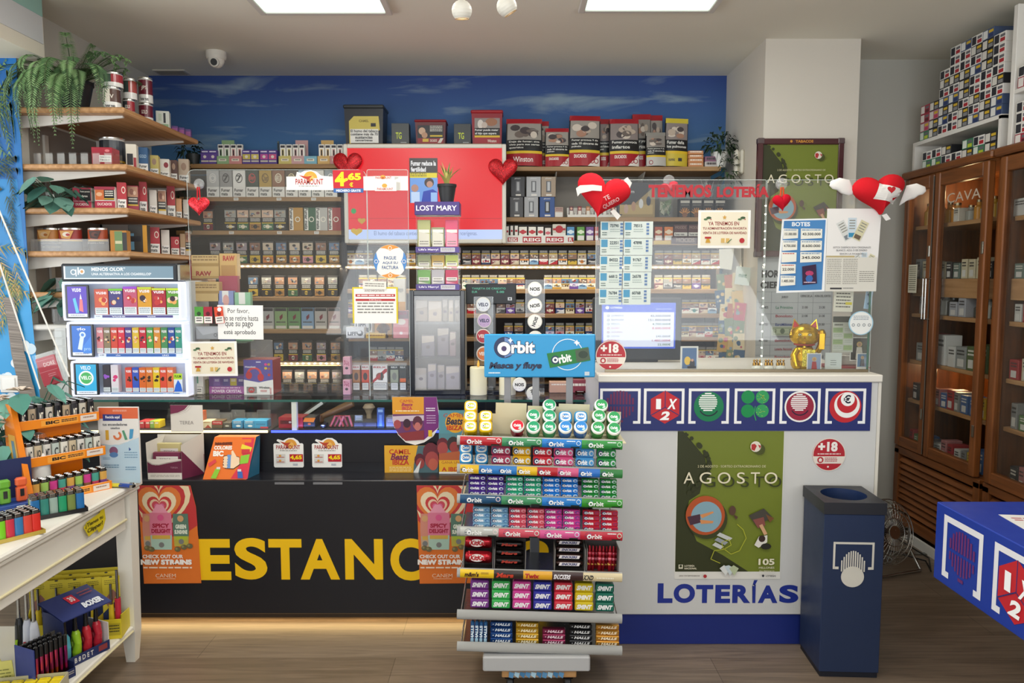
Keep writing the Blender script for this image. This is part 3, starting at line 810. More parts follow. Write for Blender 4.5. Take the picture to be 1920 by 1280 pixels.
for k,(a0,a1,c_,tx) in enumerate(((542,568,'b98a3e','ochre'),(570,592,'2f5d43','green'),(592,614,'b9b7b2','silver'),(615,639,'a03a3c','red'))):
 a=item('tobacco_carton',f'{tx} tobacco carton with upright warning spine, beside the pouches','tobacco carton',(a0,389,a1,432),YF+.012,.08,c_,group='tobacco cartons beside the pouches',z=LB[2]+.0005)
 a.r_(a0+1,390,a0+8,431,'ebe9e2').t('Fumar mata',a0-15,407,a0+24,413,'1a1a1a',.03,rot=PI/2)
 a.c((a0+a1)/2+3,411,5,'e8e2d4',12).c((a0+a1)/2+3,411,3.4,c_,12)
row(3,393,640,10,'above upper LED strip of left bay',LB,33,PO2,**pk)
row(4,462,636,7,'below upper LED strip of left bay',LB,34,PO3,**pk)
row(6,506,640,5,'above lower LED strip beside headset',LB,36,PO3,**pk)
row(7,522,640,5,'below lower LED strip beside headset',LB,37,[(p[0],p[1]) for p in PO3],**pk)
for k,(c_,tx) in enumerate((('b9b9b7','grey'),('8fae79','light green'),('6d9a64','green'),('86a6c6','light blue'),('b7b2ad','pale grey'),('b39a94','dusty pink'))):
 a0=490+k*25; r=(a0,577,a0+23,616)
 a=item('herbal_stick_box',f'{tx} box with leaf emblem, {ORD[k + 1]} from left above lower LED pouches','stick box',r,YF+.012,.05,c_,group='leaf emblem boxes',z=LB[5]+.0005)
 a.r_(a0+1,577.5,a0+22,583,'3a383a').p([(a0+10,600),(a0+9,593),(a0+15,588),(a0+15,595)],'7a2535').lines(a0+3,602,a0+20,606,1,'55504c',.6,k).r_(a0+2,610,a0+21,615,'d9d6ce')
flush()
def vape(k,px_,col,tab):
 r=(px_,292,px_+24,307)
 lab=f'{tab} vape carton, {ORD[k + 1]} from left on the top shelf below sky mural'
 xc,_,w_,h_=PR(r,YF+.01)
 e=E('vape_carton',lab,'vape carton',(xc,YF+.012,LB[0]+.0005),group='vape cartons on the top shelf')
 mb=MB(); mb.box(-w_/2,w_/2,0,.10,0,h_,col,'print',.001)
 face_art(mb,(0,0,24,15),-w_/2,w_/2,0,0,h_).r_(5,5,19,9.5,'e9e2d0').lines(7,6,17,9,1,'7a7468',.6,k); O(mb,'tray',e)
 mb=MB(); mb.box(-w_/2,w_/2,.096,.0985,h_+.0,h_+.11,col,'print');
 if k in (0,3,5): O(mb,'header_card',e);
 if k==4: return
 for j in (-1,1):
  b_=MB(); b_.box(-.017,.017,0,.02,0,.085,'efece4','print',.001)
  face_art(b_,(0,0,34,85),-.017,.017,0,0,.085).r_(4,6,30,20,'444048').r_(10,28,24,72,col).r_(13,34,21,66,'2c2a2e')
  O(b_,'vape_box',e,(j*.019,.025,h_*.75))
for k,(px_,c_,tx) in enumerate(((405,'8fae82','green'),(429,'c98a88','pink'),(522,'cdbf74','yellow'),(546,'c9a0a0','dusty rose'),(546+24,'7fb3c4','blue'),(595,'d0aa6a','amber'),(618,'c99090','coral'))):
 vape(k,px_,c_,tx)
for k,(px_,c_,tx) in enumerate(((376,'6a4f96','plain violet'),(391,'6a4f96','violet and white'),(454,'c8b85c','violet and yellow'),(470,'d6c468','violet and pale yellow'),(487,'c2569a','violet and magenta'),(503,'cc5c86','violet and pink'))):
 r=(px_,281,px_+16,308)
 a=item('vape_box',f'{tx} vape box, {ORD[k + 1]} of the violet ones on top shelf','vape box',r,YF+.012,.05,'5a4690',group='violet vape boxes',z=LB[0]+.0005)
 a.r_(px_+1,289,px_+15,299,c_).lines(px_+2,283,px_+14,287,1,'e6e2ee',.6,k).r_(px_+1,301,px_+15,304,'c9c4b0').c(px_+8,294,3,'e6dcd0',10)
flush()
mb=MB(); r=(510,250,514,282)
xc,z0,w_,h_=PR(r,YF+.05)
mb.box(-.006,.006,0,.006,0,.16,'6e7a80','metal',.001); mb.box(-.004,.004,-.0004,0,.06,.15,'3a4046','gloss')
O(mb,'vaporizer_pen',None,(xc,YF+.15,LB[0]+.0005),None,'slim grey vaporizer pen standing upright behind violet vape boxes','vaporizer pen')
# goods on the top board of the right bay
ZR=RB[0]+.0005; ZTV=RB['tv']+.0005
YT=4.47
r=(645,270,949,456); xc,z0,w_,h_=PR(r,YT)
e=E('television','wall television in white frame showing a red tobacco advert','television',(xc,YT,z0))
mb=MB(); t_=.024
for sx_ in (-1,1): mb.box(sx_*(w_/2-t_),sx_*w_/2,-.006,.05,0,h_,'dcd8cc','paint',.004)
mb.box(-w_/2+t_,w_/2-t_,-.006,.05,0,t_,'dcd8cc','paint',.004).box(-w_/2+t_,w_/2-t_,-.006,.05,h_-t_,h_,'dcd8cc','paint',.004)
O(mb,'frame',e)
O(MB().box(-w_/2+.01,w_/2-.01,.008,.06,.01,h_-.01,'2a2a2c','paint'),'housing',e)
mb=MB(); mb.box(-w_/2+t_-.002,w_/2-t_+.002,.0,.006,t_-.002,h_-t_+.002,'e0101e','screen')
r2=(652,277,942,444)
a=face_art(mb,r2,-w_/2+t_,w_/2-t_,0,t_,h_-t_,'screen',.0003)
a.r_(652,277,942,444,'ea1624').r_(652,405,942,406,'c0101c').r_(652,426,942,444,'c4d6ff')
a.t('El humo del tabaco contiene más de 70 sustancias cancerígenas.',700,429,895,439,'7b88b0',.0)
a.c(662,392,5,'1f9a4a',14).p(hpx(677,411,15,12),'c39a26').p(hpx(667,431,22,14),'cfa92a')
a.r_(768,295,821,377,'1c1a20').t('Fumar reduce la',771,300,818,309,'f2f2f2',.03).t('fertilidad',771,311,799,320,'f2f2f2',.03).r_(769,322,820,331,'e8d41c')
a.lines(770,323,800,330,2,'4a4410',.5,5).r_(769,331,821,377,'6ea0e6').c(778,350,7,'b98a78',14).r_(771,357,787,377,'c6dcfa').c(805,340,9,'3a2a2c',16).c(806,343,6,'c0907c',14).p([(790,377),(794,356),(812,352),(821,358),(821,377)],'2340b0').r_(808,358,820,377,'9cc2f4')
O(mb,'screen',e,label='lit red screen')
x_tv=(xc-w_/2,xc+w_/2); ztv=z0+h_
def tub(r,label,body,lid,draw,Y=YF+.02,z=None):
 flush()
 xc,z0,w_,h_=PR(r,Y); z0=ZTV
 h_=PR(r,Y)[1]+PR(r,Y)[3]-z0
 e=E('tobacco_tub',label,'tobacco tub',(xc,Y,z0),group='tobacco tubs on the top board')
 mb=MB(); d_=w_*.7; k=.93
 lo=[(-w_/2*k,.01),(w_/2*k,.01),(w_/2*k,d_-.01),(-w_/2*k,d_-.01)]; hi=[(-w_/2*.99,.002),(w_/2*.99,.002),(w_/2*.99,d_),(-w_/2*.99,d_)]
 zt_=h_*.9
 vs=[(x,y,0) for x,y in lo]+[(x,y,zt_) for x,y in hi]
 mb.add(vs,[(0,1,2,3),(4,5,6,7),(0,1,5,4),(1,2,6,5),(2,3,7,6),(3,0,4,7)],body,'print',convex=True)
 a=Art(mb,r,(-w_/2*k,.0085,0.002),(1,0,0),(0,-.008/zt_,1),w_*k,h_*.9,'print',.0004)
 draw(a); O(mb,'body',e)
 l_=MB(); l_.box(-w_/2-.004,w_/2+.004,-.006,d_+.006,zt_,h_,lid,'print',.006); O(l_,'lid',e)
def d1(a):
 a.p([(652,268),(652,222),(662,212),(712,212),(714,240),(700,246)],'d2bf5c').t('CAMEL',672,219,692,224,'8a7a3a',.03).r_(654,238,711,266,'eceae4').r_(696,226,706,233,'2a2a30')
 for k,tx in enumerate(('El humo del tabaco','contiene más de 70','sustancias','cancerígenas')): a.t(tx,655+(k>1)*9,239+k*6.5,710-(k>1)*11,244.5+k*6.5,'2a2a2e',.02)
tub((645,196,719,268),'large black tobacco tub with yellow label and white health warning','2a2c34','2e3236',d1)
def d2(a):
 a.r_(781,231,833,266,'262428').c(790,242,7,'c8a488',14).c(795,250,6,'b98e70',12).lines(806,232,831,244,4,'d8d4c8',.5,3).r_(806,250,831,253,'d2b32c').r_(781,256,833,266,'8f1f2a').t('DUCADOS',806,258,820,263,'e9dccc',.02).p([(821,265),(827,256),(833,256),(828,265)],'d8cfc4').r_(791,257,803,263,'d6b43a')
tub((778,224,836,267),'short clear and dark red tobacco tub between two dark small cartons','5f2026','8e1f28',d2)
def d3(a):
 a.r_(888,216,939,242,'8d8480').c(922,224,12,'9c6a4c',16,8).c(900,228,6,'d8cfc6',12,9).c(908,230,6,'c4b4a8',12).r_(888,236,939,251,'1f1e20').t('Fumar puede matar',889,238,936,243,'ececea',.02).t('al hijo que espera',889,244.5,932,250,'ececea',.02).r_(888,251,939,255,'d9b62c').r_(888,255,939,268,'9c1f2c').t('Winston',914,259,932,265,'e8d8cc',.02)
tub((884,206,942,268),'tall dark red tobacco tub with black warning, just before the pouches','8e1f2a','a52630',d3)
for r,lb in (((734,231,767,266),'small dark grey carton between the black tub and the short red tub'),((851,232,883,267),'small dark grey carton between the short red tub and the tall red tub')):
 a=item('accessory_carton',lb,'carton',r,YF+.03,.07,'464a4c',z=ZTV,group='dark grey cartons on the top board')
 x=r[0]; a.t('TG',x+8,r[1]+15,x+19,r[1]+26,'c8d83a',.02).lines(x+17,r[1]+31,x+28,r[1]+34,1,'9a9c9c',.6)
flush()
def bag(r,label,red,tilt,seed,brand,foil=False,dy=0.0,topcol=None,roll=0.0,win=True):
 flush(); q=random.Random(seed)
 xc,z0,w_,h_=PR(r,YF+.03+dy); z0=ZR; h_=PR(r,YF+.03+dy)[1]+PR(r,YF+.03+dy)[3]-z0
 mb=MB(); nx,nz=8,10
 def sf(u,v):
  bl=(math.sin(PI*u)**.7)*(1-v)**.55*.030*w_/.2
  return ((u-.5)*w_*(1-.04*v),-bl+v*.012-.001,v*h_)
 for sg in (1,-1):
  vs=[]
  for j in range(nz+1):
   for i in range(nx+1):
    x,y,z_=sf(i/nx,j/nz)
    vs.append((x,y if sg>0 else -y+.024*(j/nz)*2-.0,z_))
  fs=[(j*(nx+1)+i,j*(nx+1)+i+1,(j+1)*(nx+1)+i+1,(j+1)*(nx+1)+i) for j in range(nz) for i in range(nx)]
  mb.add(vs,fs,'2a282a','foil' if foil else 'print',True)
 class Cur(Art):
  def pt(s,x,y,k):
   u=(x-s.r[0])/(s.r[2]-s.r[0]); v=(s.r[3]-y)/(s.r[3]-s.r[1])
   p_=sf(min(max(u,0),1),min(max(v,0),1)); return (p_[0],p_[1]-.0012-k*.0004,p_[2])
 a=Cur(mb,(0,0,60,90),(0,0,0),(1,0,0),(0,0,1),w_,h_)
 def strip(y0,y1,col,x0=0,x1=60):
  N=10
  for i in range(N):
   xa,xb=x0+(x1-x0)*i/N,x0+(x1-x0)*(i+1)/N
   M_=max(1,int((y1-y0)/9))
   for j in range(M_):
    ya,yb=y0+(y1-y0)*j/M_,y0+(y1-y0)*(j+1)/M_
    a.p([(xa,ya),(xb,ya),(xb,yb),(xa,yb)],col,hold=True)
  a.k+=1
 strip(0,9,topcol or red); strip(9,40,q.choice(('9a948c','8c8680','8a7f7c')),2,58)
 for k in range(9):
  cx,cy=q.uniform(14,46),q.uniform(17,33)
  a.c(cx,cy,q.uniform(5,11),q.choice(('6d625c','b9a898','d0c4b6','4a4244','a87f6a')),12,q.uniform(3,7))
 strip(40,61,'1e1d1f',1,59)
 tx={'a': ('Deje de fumar: siga','vivo para sus seres','queridos'),'b': ('Fumar provoca 9 de','cada 10 cánceres de','pulmón'),'c': ('Fumar provoca','infartos'),'d': ('Fumar daña','los pulmones')}[brand[0]]
 for k,s_ in enumerate(tx):
  H_=17/len(tx)
  a.t(s_,5,42+k*H_,5+min(50,len(s_)*H_*.52),42+k*H_+H_*.72,'e6e4dd',.02)
 strip(61,66,'d9b72c',1,59); strip(66,89,red,1,59)
 if brand[1]=='W': a.t('Winston',12,72,44,82,'f0ece6',.01)
 elif brand[1]=='D':
  for k in range(6): a.p([(36+k*3.8,89-3.9*k*0),(39.8+k*3.8,89),(39.8+k*3.8,89-(k+1)*3.6),(36+k*3.8,89-k*3.6)],'e6dfd8',hold=True)
  a.k+=1; a.t('DUCADOS',10,69,33,75,'f0ece6',.03)
  for dx in (0,8): a.ring(44+dx,80,3.2,4.6,'9c1f2c',16)
 elif brand[1]=='S': a.c(14,80,6,'8e2030',14).c(14,80,4,'c8c4bc',12)
 elif brand[1]=='Y': a.t('nomic',10,74,26,80,'26262a',.03).r_(34,74,44,80,'3a3a3c')
 O(mb,'tobacco_bag',None,(xc,YF+.045+dy,z0),(tilt,roll,0),label,'tobacco bag','large tobacco bags on the top board')
TB='on the top board'
bag((948,220,1018,311),'large red and black tobacco bag with grey street photo, nearest the tubs','a01c28',-.06,1,'aW')
bag((1008,225,1030,311),'red-topped tobacco bag half hidden behind the first large red bag','a01c28',-.04,2,'aW',dy=.06)
bag((1022,238,1068,311),'small red tobacco bag with foot photo between two larger ones','a01c28',-.05,3,'bD')
bag((1066,214,1126,311),'tall tobacco bag with red top and bandaged foot photo','a01c28',-.06,4,'bD',roll=.02)
bag((1124,221,1146,311),'red-topped tobacco bag tucked behind the bandaged foot one','a01c28',-.03,5,'bD',dy=.07)
bag((1143,220,1200,311),'tobacco bag with two-word heart attack warning, red and white base','a01c28',-.06,6,'cD')
bag((1186,212,1222,311),'tallest red-topped tobacco bag behind the heart attack warning one','a01c28',-.02,7,'cD',dy=.08)
bag((1220,214,1244,300),'red and silver tobacco bag at the back beside the yellow one','a01c28',-.02,8,'dS',dy=.10)
bag((1212,246,1250,311),'small crinkled silver and black tobacco bag in front of the yellow one','b9b6b0',-.05,9,'bS',foil=True,dy=-.025,topcol='8f8c86')
bag((1246,219,1290,312),'yellow tobacco bag at the end of the row of bags','c9b33c',-.06,10,'dY',topcol='cdbb3e',roll=.04)
for k,(c_) in enumerate(('c98a5c','c98a5c','c98a5c','c98a5c')):
 a=item('orange_packet',f'orange packet, {("lowest", "second from bottom", "third from bottom", "topmost")[k]} of the little stack beside the yellow bag','packet',(1291,305-k*7.6,1319,312-k*7.6),YF+.02,.05,c_,z=ZR+k*.0249,group='stack of orange packets')
 a.lines(1294,306-k*7.6,1316,309.5-k*7.6,1,'efe2d2',.7,k)
flush()
for k,c_ in enumerate(('c9c4c0','8a5f7a')):
 a=item('small_packet',('white and grey packet under the mauve one beside the orange stack','mauve packet lying on the white and grey one')[k],'packet',(1322,302-k*9,1346,311-k*9),YF+.02,.05,c_,z=ZR+k*.030)
 a.lines(1325,304-k*9,1343,309-k*9,1,'4a4448',.7,k)
flush()
Z1=RB[1]+.0005
def device(r,col,label,Z,mark='ploom',dev='5a5c60'):
 a=item('device_carton',label,'device carton',r,YF+.015,.07,col,z=Z,group='device cartons')
 x0,y0,x1,y1=r; w_=x1-x0; h_=y1-y0
 a.r_(x0+w_*.34,y0+h_*.22,x0+w_*.68,y0+h_*.78,dev).r_(x0+w_*.42,y0+h_*.26,x0+w_*.60,y0+h_*.7,'b4b6b8').r_(x0+w_*.34,y0+h_*.87,x0+w_*.72,y0+h_*.95,'d8d4cc').t(mark,x0+w_*.28,y0+h_*.05,x0+w_*.7,y0+h_*.14,'d8d8d8' if dev != 'x' else '333333',.01)
zrow=W(1000,369.5,YF)[1]
device((956,369,981,408),'4b4a4c','dark grey device carton, bottom row, nearest the television',Z1)
device((983,369,1009,408),'a3a3a5','silver device carton, bottom row, between dark grey and blue ones',Z1)
device((1012,369,1040,408),'2b4c86','blue device carton at the end of the bottom row',Z1,dev='20242c')
flush()
zr=Z1+PR((956,369,981,408),YF+.015)[3]+.0006
zr=Z1+(W(968,369,YF+.015)[1]-Z1)+.0006
device((958,331,984,368),'39393c','black device carton on top of the dark grey one',zr)
device((987,331,1014,368),'a9aaac','silver device carton on top of the other silver one',zr)
device((1015,331,1042,368),'9c8a76','tan device carton on top of the blue one',zr)
a=item('capsule_box','little beige capsule box beside the blue device carton','box',(1040,388,1056,408),YF+.02,.03,'b59a8c',z=Z1); a.r_(1041,398,1055,407,'d8d4cc').lines(1042,390,1054,396,2,'7a4a4c',.5)
flush()
r=(1064,392,1158,411); xc,z0,w_,h_=PR(r,YF+.005)
e=E('vape_rack','white stepped rack of mini vape packs below the arrow heart cushion','rack',(xc,YF+.005,Z1))
mb=MB(); mb.box(-w_/2,w_/2,0,.012,0,.016,'dcd8d0','paint',.001).box(-w_/2,w_/2,.012,.10,0,.004,'dcd8d0','paint').box(-w_/2,w_/2,.05,.053,.004,.06,'dcd8d0','paint')
for k in range(7): mb.box(-w_/2+k*(w_-.003)/6,-w_/2+k*(w_-.003)/6+.003,.012,.05,.004,.03,'e8e6e0','paint')
O(mb,'tray',e)
for k,c_ in enumerate(('6a4048','8a3a42','b57a4c','5a4a5c','7a5040','8f4a52')):
 b_=MB(); b_.box(-.0115,.0115,0,.018,0,.062,c_,'print',.001); face_art(b_,(0,0,23,62),-.0115,.0115,0,0,.062).r_(2,26,21,60,'dcd6cc').c(11,14,7,'d8a890',10)
 x_=-w_/2+(k+.5)*w_/6
 O(b_,'mini_vape_pack',None,(xc+x_,YF+.024,Z1+.0045),None,f'{("maroon", "red", "orange", "plum", "brown", "rose")[k]} mini vape pack standing in the white stepped rack','vape pack','mini vape packs in the white rack')
a=item('device_display','dark and tan device display board behind the arrow heart cushion','display',(1158,342,1228,409),YF+.06,.03,'3b3a3c',z=Z1)
a.p([(1160,409),(1228,348),(1228,409)],'9a8458').r_(1162,384,1224,402,'b59c68').t('ploom',1166,356,1189,364,'e4e2de',.0)
for k,c_ in enumerate(('b99a8a','b0886c','d0d0d0','26324a')): a.c(1174+k*14,392-k*5,4.2,c_,14,9)
flush()
mb=MB(); xc,z0,w_,h_=PR((1236,372,1262,409),YF+.02)
mb.box(-w_/2,w_/2,0,.05,0,.125,'59605a','acrylic',.002)
for k in range(40): mb.add([(R.uniform(-.04,.04),R.uniform(.005,.045),R.uniform(.005,.11)) for _ in range(3)],[(0,1,2)],R.choice(('5d7048','7d8a68','3d4a38','a5a48c')),'leaf')
O(mb,'herb_jar',None,(xc,YF+.02,Z1),None,'clear square jar of green herb beside the flame-pattern cartons','jar')
for k in range(4):
 px_=1284+k*22
 a=item('flame_carton',f'black carton with fan of golden cigars, {ORD[k + 1]} from left under the red letters','carton',(px_-10,372,px_+11,409),YF+.02,.06,'262224',z=Z1,group='black flame-pattern cartons')
 a.r_(px_-8,376,px_+9,381,'b9b4aa').lines(px_-7,384,px_+8,387,1,'8a8478',.5,k)
 for j in range(-3,4):
  an=-PI/2+j*.36; a.ln([(px_,404),(px_+math.cos(an)*11,404+math.sin(an)*14)],1.8,('a86a2c','c98a3c')[j % 2])
 a.c(px_,404,5,'7a4a24',12)
flush()
mb=MB(); xc,z0,w_,h_=PR((1322,346,1346,372),YF+.05)
for k in range(14): mb.tube([(R.uniform(-.02,.02),0,.0),(R.uniform(-.06,.06),R.uniform(-.02,.02),.17+R.uniform(-.03,.02))],.0012,5,'c9c4b8','print')
e=E('stick_holder','small dark holder of thin pale sticks beside the column','holder',(xc,YF+.12,Z1)); O(MB().lathe([(.0,0),(.02,0),(.024,.13),(.02,.13),(.018,.01)],16,'3a3634','print',cap=False),'cup',e); O(mb,'sticks',e,(0,0,.06),kind='stuff')
Z2=RB[2]+.0005
flush()
xc,z0,w_,h_=PR((947,441,1075,456),YF-.003)
mb=MB(); mb.box(-w_/2,w_/2,0,.002,0,h_,'e6e2da','print')
a=face_art(mb,(947,441,1075,456),-w_/2,w_/2,0,0,h_)
for x0,x1,tx in ((952,971,'REIG'),(980,1015,'REIG'),(1023,1057,'REIG'),(1065,1075,'R')): a.r_(x0,443.5 if x1-x0>25 else 445,x1,454.5 if x1-x0>25 else 453,'b3222c').t(tx,x0+2,446,x1-2,452.5,'f2ece6',.03)
O(mb,'price_band',None,(xc,YF-.003,z0),None,'white shelf strip with red lettered blocks, below the device cartons','shelf strip')
for k,(x0,x1,yt,c_,t2,nm) in enumerate(((949,954,424,'ece8e0','b3222c','slim white'),(957,962,423,'ece8e0','b3222c','slim white'),(965,971,423,'ece8e0','b3222c','slim white'),(973,988,425,'ebe6da','c03038','white and red'),(991,1005,425,'ebe6da','c03038','white and red'),(1008,1019,425,'ece8e0','c03038','white and red'),(1022,1033,427,'e6ddd4','c8606a','small pink'),(1036,1061,420,'cbc6b8','b3222c','large grey'),(1063,1077,425,'4f8ab8','dbe8ee','blue'),(1082,1096,425,'5f9a44','dfeacc','green'),(1099,1113,425,'7d5598','e6dcea','purple'),(1115,1122,425,'c05a5a','ecdcd4','red'),(1228,1242,425,'b5563c','ecd8b8','rust red'),(1246,1262,425,'d57a34','f0dcc0','orange'))):
 a=item('cigarillo_box',f'{nm} cigarillo box, {ORD[k + 1]} from left above the red lettered strip','cigarillo box',(x0,yt,x1,452),YF+.015,.03,c_,z=Z2,group='cigarillo boxes')
 a.r_(x0+.8,yt+8,x1-.8,yt+12,t2).r_(x0+.8,yt+17,x1-.8,451,'e4e0d8').c((x0+x1)/2,yt+10,(x1-x0)*.3,t2,10)
for k in range(2):
 x0=1264+k*27
 a=item('cigar_box',('maroon cigar box with white warning band beside the orange cigarillo box','maroon cigar box with white warning band, nearer the column')[k],'cigar box',(x0,421,x0+25,452),YF+.012,.05,'55302e',z=Z2,group='maroon cigar boxes')
 a.t('MOODS',x0+2,424,x0+22,429,'a58a78',.0).r_(x0,436,x0+25,443,'dcd8d0').t('Fumar mata',x0+2,437.5,x0+19,441.5,'2a2a2a',.02).r_(x0+6,445,x0+14,450,'e8e4dc')
a=sign('shelf_strip','dark brown shelf strip under the maroon cigar boxes','shelf strip',(1259,443,1309,457),YF-.003,'43282a')
a.t('MOODS',1268,446,1302,454,'b09a86',.0)
a=sign('shelf_strip','short yellow shelf strip beside the ticket sheet','shelf strip',(1226,451,1258,458),YF-.003,'c9a83a')
flush()
def leafclump(mb,n_,spread,cols,ls,base=(0,0,0),q=random,droop=.6,wd=.45):
 for k in range(n_):
  an=q.uniform(0,6.28); el=q.uniform(-.5,1.2); d=Vector((math.cos(an)*math.cos(el),math.sin(an)*math.cos(el),math.sin(el)))
  p_=Vector(base)+Vector((d.x*spread[0],d.y*spread[1],d.z*spread[2]))*q.uniform(.35,1)
  L=ls*q.uniform(.7,1.3); s_=d.cross(Vector((0,0,1))); s_=s_.normalized()*L*wd/2 if s_.length>.01 else Vector((L*wd/2,0,0))
  m_=p_+d*L*.5+Vector((0,0,L*.06)); t_=p_+d*L-Vector((0,0,L*droop)); c_=q.choice(cols)
  mb.add([tuple(p_),tuple(m_+s_),tuple(t_),tuple(m_-s_),tuple(m_-Vector((0,0,L*.08)))],[(0,4,1),(1,4,2),(2,4,3),(3,4,0)],c_,'leaf',True)
q=random.Random(5)
x_,z_=W(1362,300,4.45)
e=E('potted_plant','trailing green plant in a white lattice pot at the column end of the top board','plant',(x_,4.6,ZR))
pt_=MB(); pt_.lathe([(.0,0),(.035,0),(.05,.09),(.046,.09),(.033,.01)],20,'e2e2de','paint',cap=False)
for k in range(10): pt_.tube([(.036*math.cos(k*.628),.036*math.sin(k*.628),.002),(.053*math.cos(k*.628+.5),.053*math.sin(k*.628+.5),.09)],.002,5,'9a9c98','paint')
O(pt_,'pot',e)
mb=MB(); leafclump(mb,90,(.10,.05,.09),('3c5238','2f4430','4d6444','263828'),.045,(0,0,.13),q)
leafclump(mb,60,(.05,.03,.16),('3c5238','2f4430','4d6444'),.04,(.02,-.14,-.05),q); O(mb,'foliage',e)
x_,z_=W(368,296,4.5)
e=E('potted_plant','small dark trailing plant in the corner between the plant shelves and back shelves','plant',(x_-.05,4.58,LB[0]+.0005))
O(MB().lathe([(.0,0),(.03,0),(.04,.06),(.036,.06)],16,'2c3030','paint',cap=False),'pot',e)
mb=MB(); leafclump(mb,40,(.05,.04,.07),('2a4034','1f3328','38503e'),.05,(-.03,0,.09),q); leafclump(mb,70,(.05,.02,.30),('2a4034','1f3328','38503e'),.045,(-.01,-.12,-.22),q); mb.tube([(-.02,.0,.06),(-.02,-.09,.09),(-.01,-.12,0),(-.01,-.12,-.45)],.003,6,'2a4034','leaf'); O(mb,'foliage',e)
# plant shelves on the left wall
XS=-1.78
SZ=[2.285,2.028,1.828,1.628,1.437,1.285]
for k,z_ in enumerate(SZ):
 lab=f'{("pine", "pine", "pine", "pine", "pine", "white")[k]} wall shelf, {("topmost, carrying the fern", "second from top, with clear trays and tins", "third from top, with leafy plant and red packs", "fourth from top, with orange tins", "fifth from top, with clear tray", "lowest, with pot plant")[k]}'
 e=E('wall_shelf',lab,'shelf',(XL,YL,z_),group='plant shelves')
 w_=XS-XL if k<4 else .42
 O(MB().box(0.002,w_,.0,.82 if k<4 else .5,-.026,0,'e6e2da','pine_deep' if k<5 else 'paint',.006),'board',e)
 for j in (0.06,.70) if k<4 else (0.06,):
  mb=MB(); mb.prism([(.002,-.027),(w_*.93,-.027),(w_*.93,-.036),(.002,-.085)],j,j+.012,'e2ded6','paint'); O(mb,'bracket',e)
mb=MB(); mb.box(XL+.001,XL+.004,YL+.12,4.5,1.2,2.25,'8d857c','paint')
for y_ in (YL+.22,4.2): mb.box(XL+.004,XL+.016,y_,y_+.03,1.2,2.2,'c9c4ba','paint')
O(mb,'shelf_rail_panel',None,label='grey backing panel with rails on the left wall behind the plant shelves',cat='panel')
def yx(px,X): return FPX*X/(px-960)
def lput(px0,px1,pyt,k,X=-1.86):
 px=(px0+px1)/2; Y=yx(px,X); zt_=W(px,pyt,Y)[1]; w_=(px1-px0)*Y/FPX
 return X,Y,SZ[k]+.0006,w_,zt_-SZ[k]
def lcan(px0,px1,pyt,k,label,cols,txt='',X=-1.87,base=None,grp='tins on the left wall shelves',slices=6):
 X,Y,z_,w_,h_=lput(px0,px1,pyt,k,X)
 if base is not None: h_=h_+SZ[k]-base; z_=base
 rr=w_/2*.96
 e=E('tobacco_tin',label,'tin',(X,Y,z_),(0,0,.25),group=grp)
 mb=MB(); n_=24; body,half,lab=cols
 for i in range(n_):
  a0,a1=2*PI*i/n_,2*PI*(i+1)/n_
  c_=half if (-PI/2-.1)<((a0+PI) % (2*PI)-PI)<.6 else body
  lv=[(.0,.28,lab),(.28,.34,'d5b234' if lab=='1f1e20' else lab),(.34,.95,c_),(.95,1,'c9c7c2')]
  for f0,f1,cc in lv:
   mb.add([(rr*math.cos(a0),rr*math.sin(a0),h_*f0),(rr*math.cos(a1),rr*math.sin(a1),h_*f0),(rr*math.cos(a1),rr*math.sin(a1),h_*f1),(rr*math.cos(a0),rr*math.sin(a0),h_*f1)],[(0,1,2,3)],cc,'gloss',True)
 if txt:
  class Cy(Art):
   def pt(s,x,y,kk):
    an=-PI/2+x; return ((rr+.0004+kk*.0003)*math.cos(an),(rr+.0004+kk*.0003)*math.sin(an),h_*(1-y))
  a=Cy(mb,(0,0,1,1),(0,0,0),(1,0,0),(0,0,1),1,1); a.t(txt,-.45,.3,.4,.5,'ece2d4',.02); a.t('Fumar mata',-.6,.78,.55,.92,'1c1c1c' if lab != '1f1e20' else 'e6e2d8',.02)
 O(mb,'body',e)
 l_=MB(); l_.lathe([(rr*1.01,h_+.0002),(rr*1.02,h_+.006),(rr*.97,h_+.009)],24,'d6d4ce','metal'); O(l_,'lid',e)
 return z_+h_+.0105
def lbox(px0,px1,pyt,k,label,col,draw=None,X=-1.86,name='tobacco_box',cat='tobacco box',d=.06,rz=.3,base=None,grp='packs on the left wall shelves',mat='print'):
 X,Y,z_,w_,h_=lput(px0,px1,pyt,k,X)
 if base is not None: h_=h_+SZ[k]-base; z_=base
 w_*=.9
 mb=MB(); mb.box(-w_/2,w_/2,0,d,0,h_,col,mat,.0015)
 a=face_art(mb,(0,0,60,100),-w_/2,w_/2,0,0,h_)
 (draw or warn)(a)
 O(mb,name,None,(X,Y,z_),(0,0,rz),label,cat,grp)
 return z_+h_+.0008
def warn(a,pic='a98a74',txt=('Fumar','mata')):
 a.r_(2,62,58,98,'eceae4'); [a.t(s_,8,66+i*15,8+9*len(s_),77+i*15,'1a1a1a',.03) for i,s_ in enumerate(txt)]
 a.c(30,30,15,pic,16)
def warn_red(a):
 a.r_(0,0,60,60,'b3242e'); a.c(42,28,13,'e8d8c8',16).c(42,28,9,'b3242e',14); warn2(a)
def warn2(a): a.r_(2,62,58,98,'eceae4').t('Fumar',8,66,52,77,'1a1a1a',.03).t('mata',8,81,44,92,'1a1a1a',.03)
def photo(a,c_='b98a6c',tint='1f1e20'): a.r_(2,4,58,44,c_).c(24,24,12,'8d5a48',12).c(40,28,8,'d8b89c',12).r_(2,44,58,72,tint).lines(6,48,54,68,2,'d8d4ca',.55,2).r_(2,72,58,78,'d5b234')
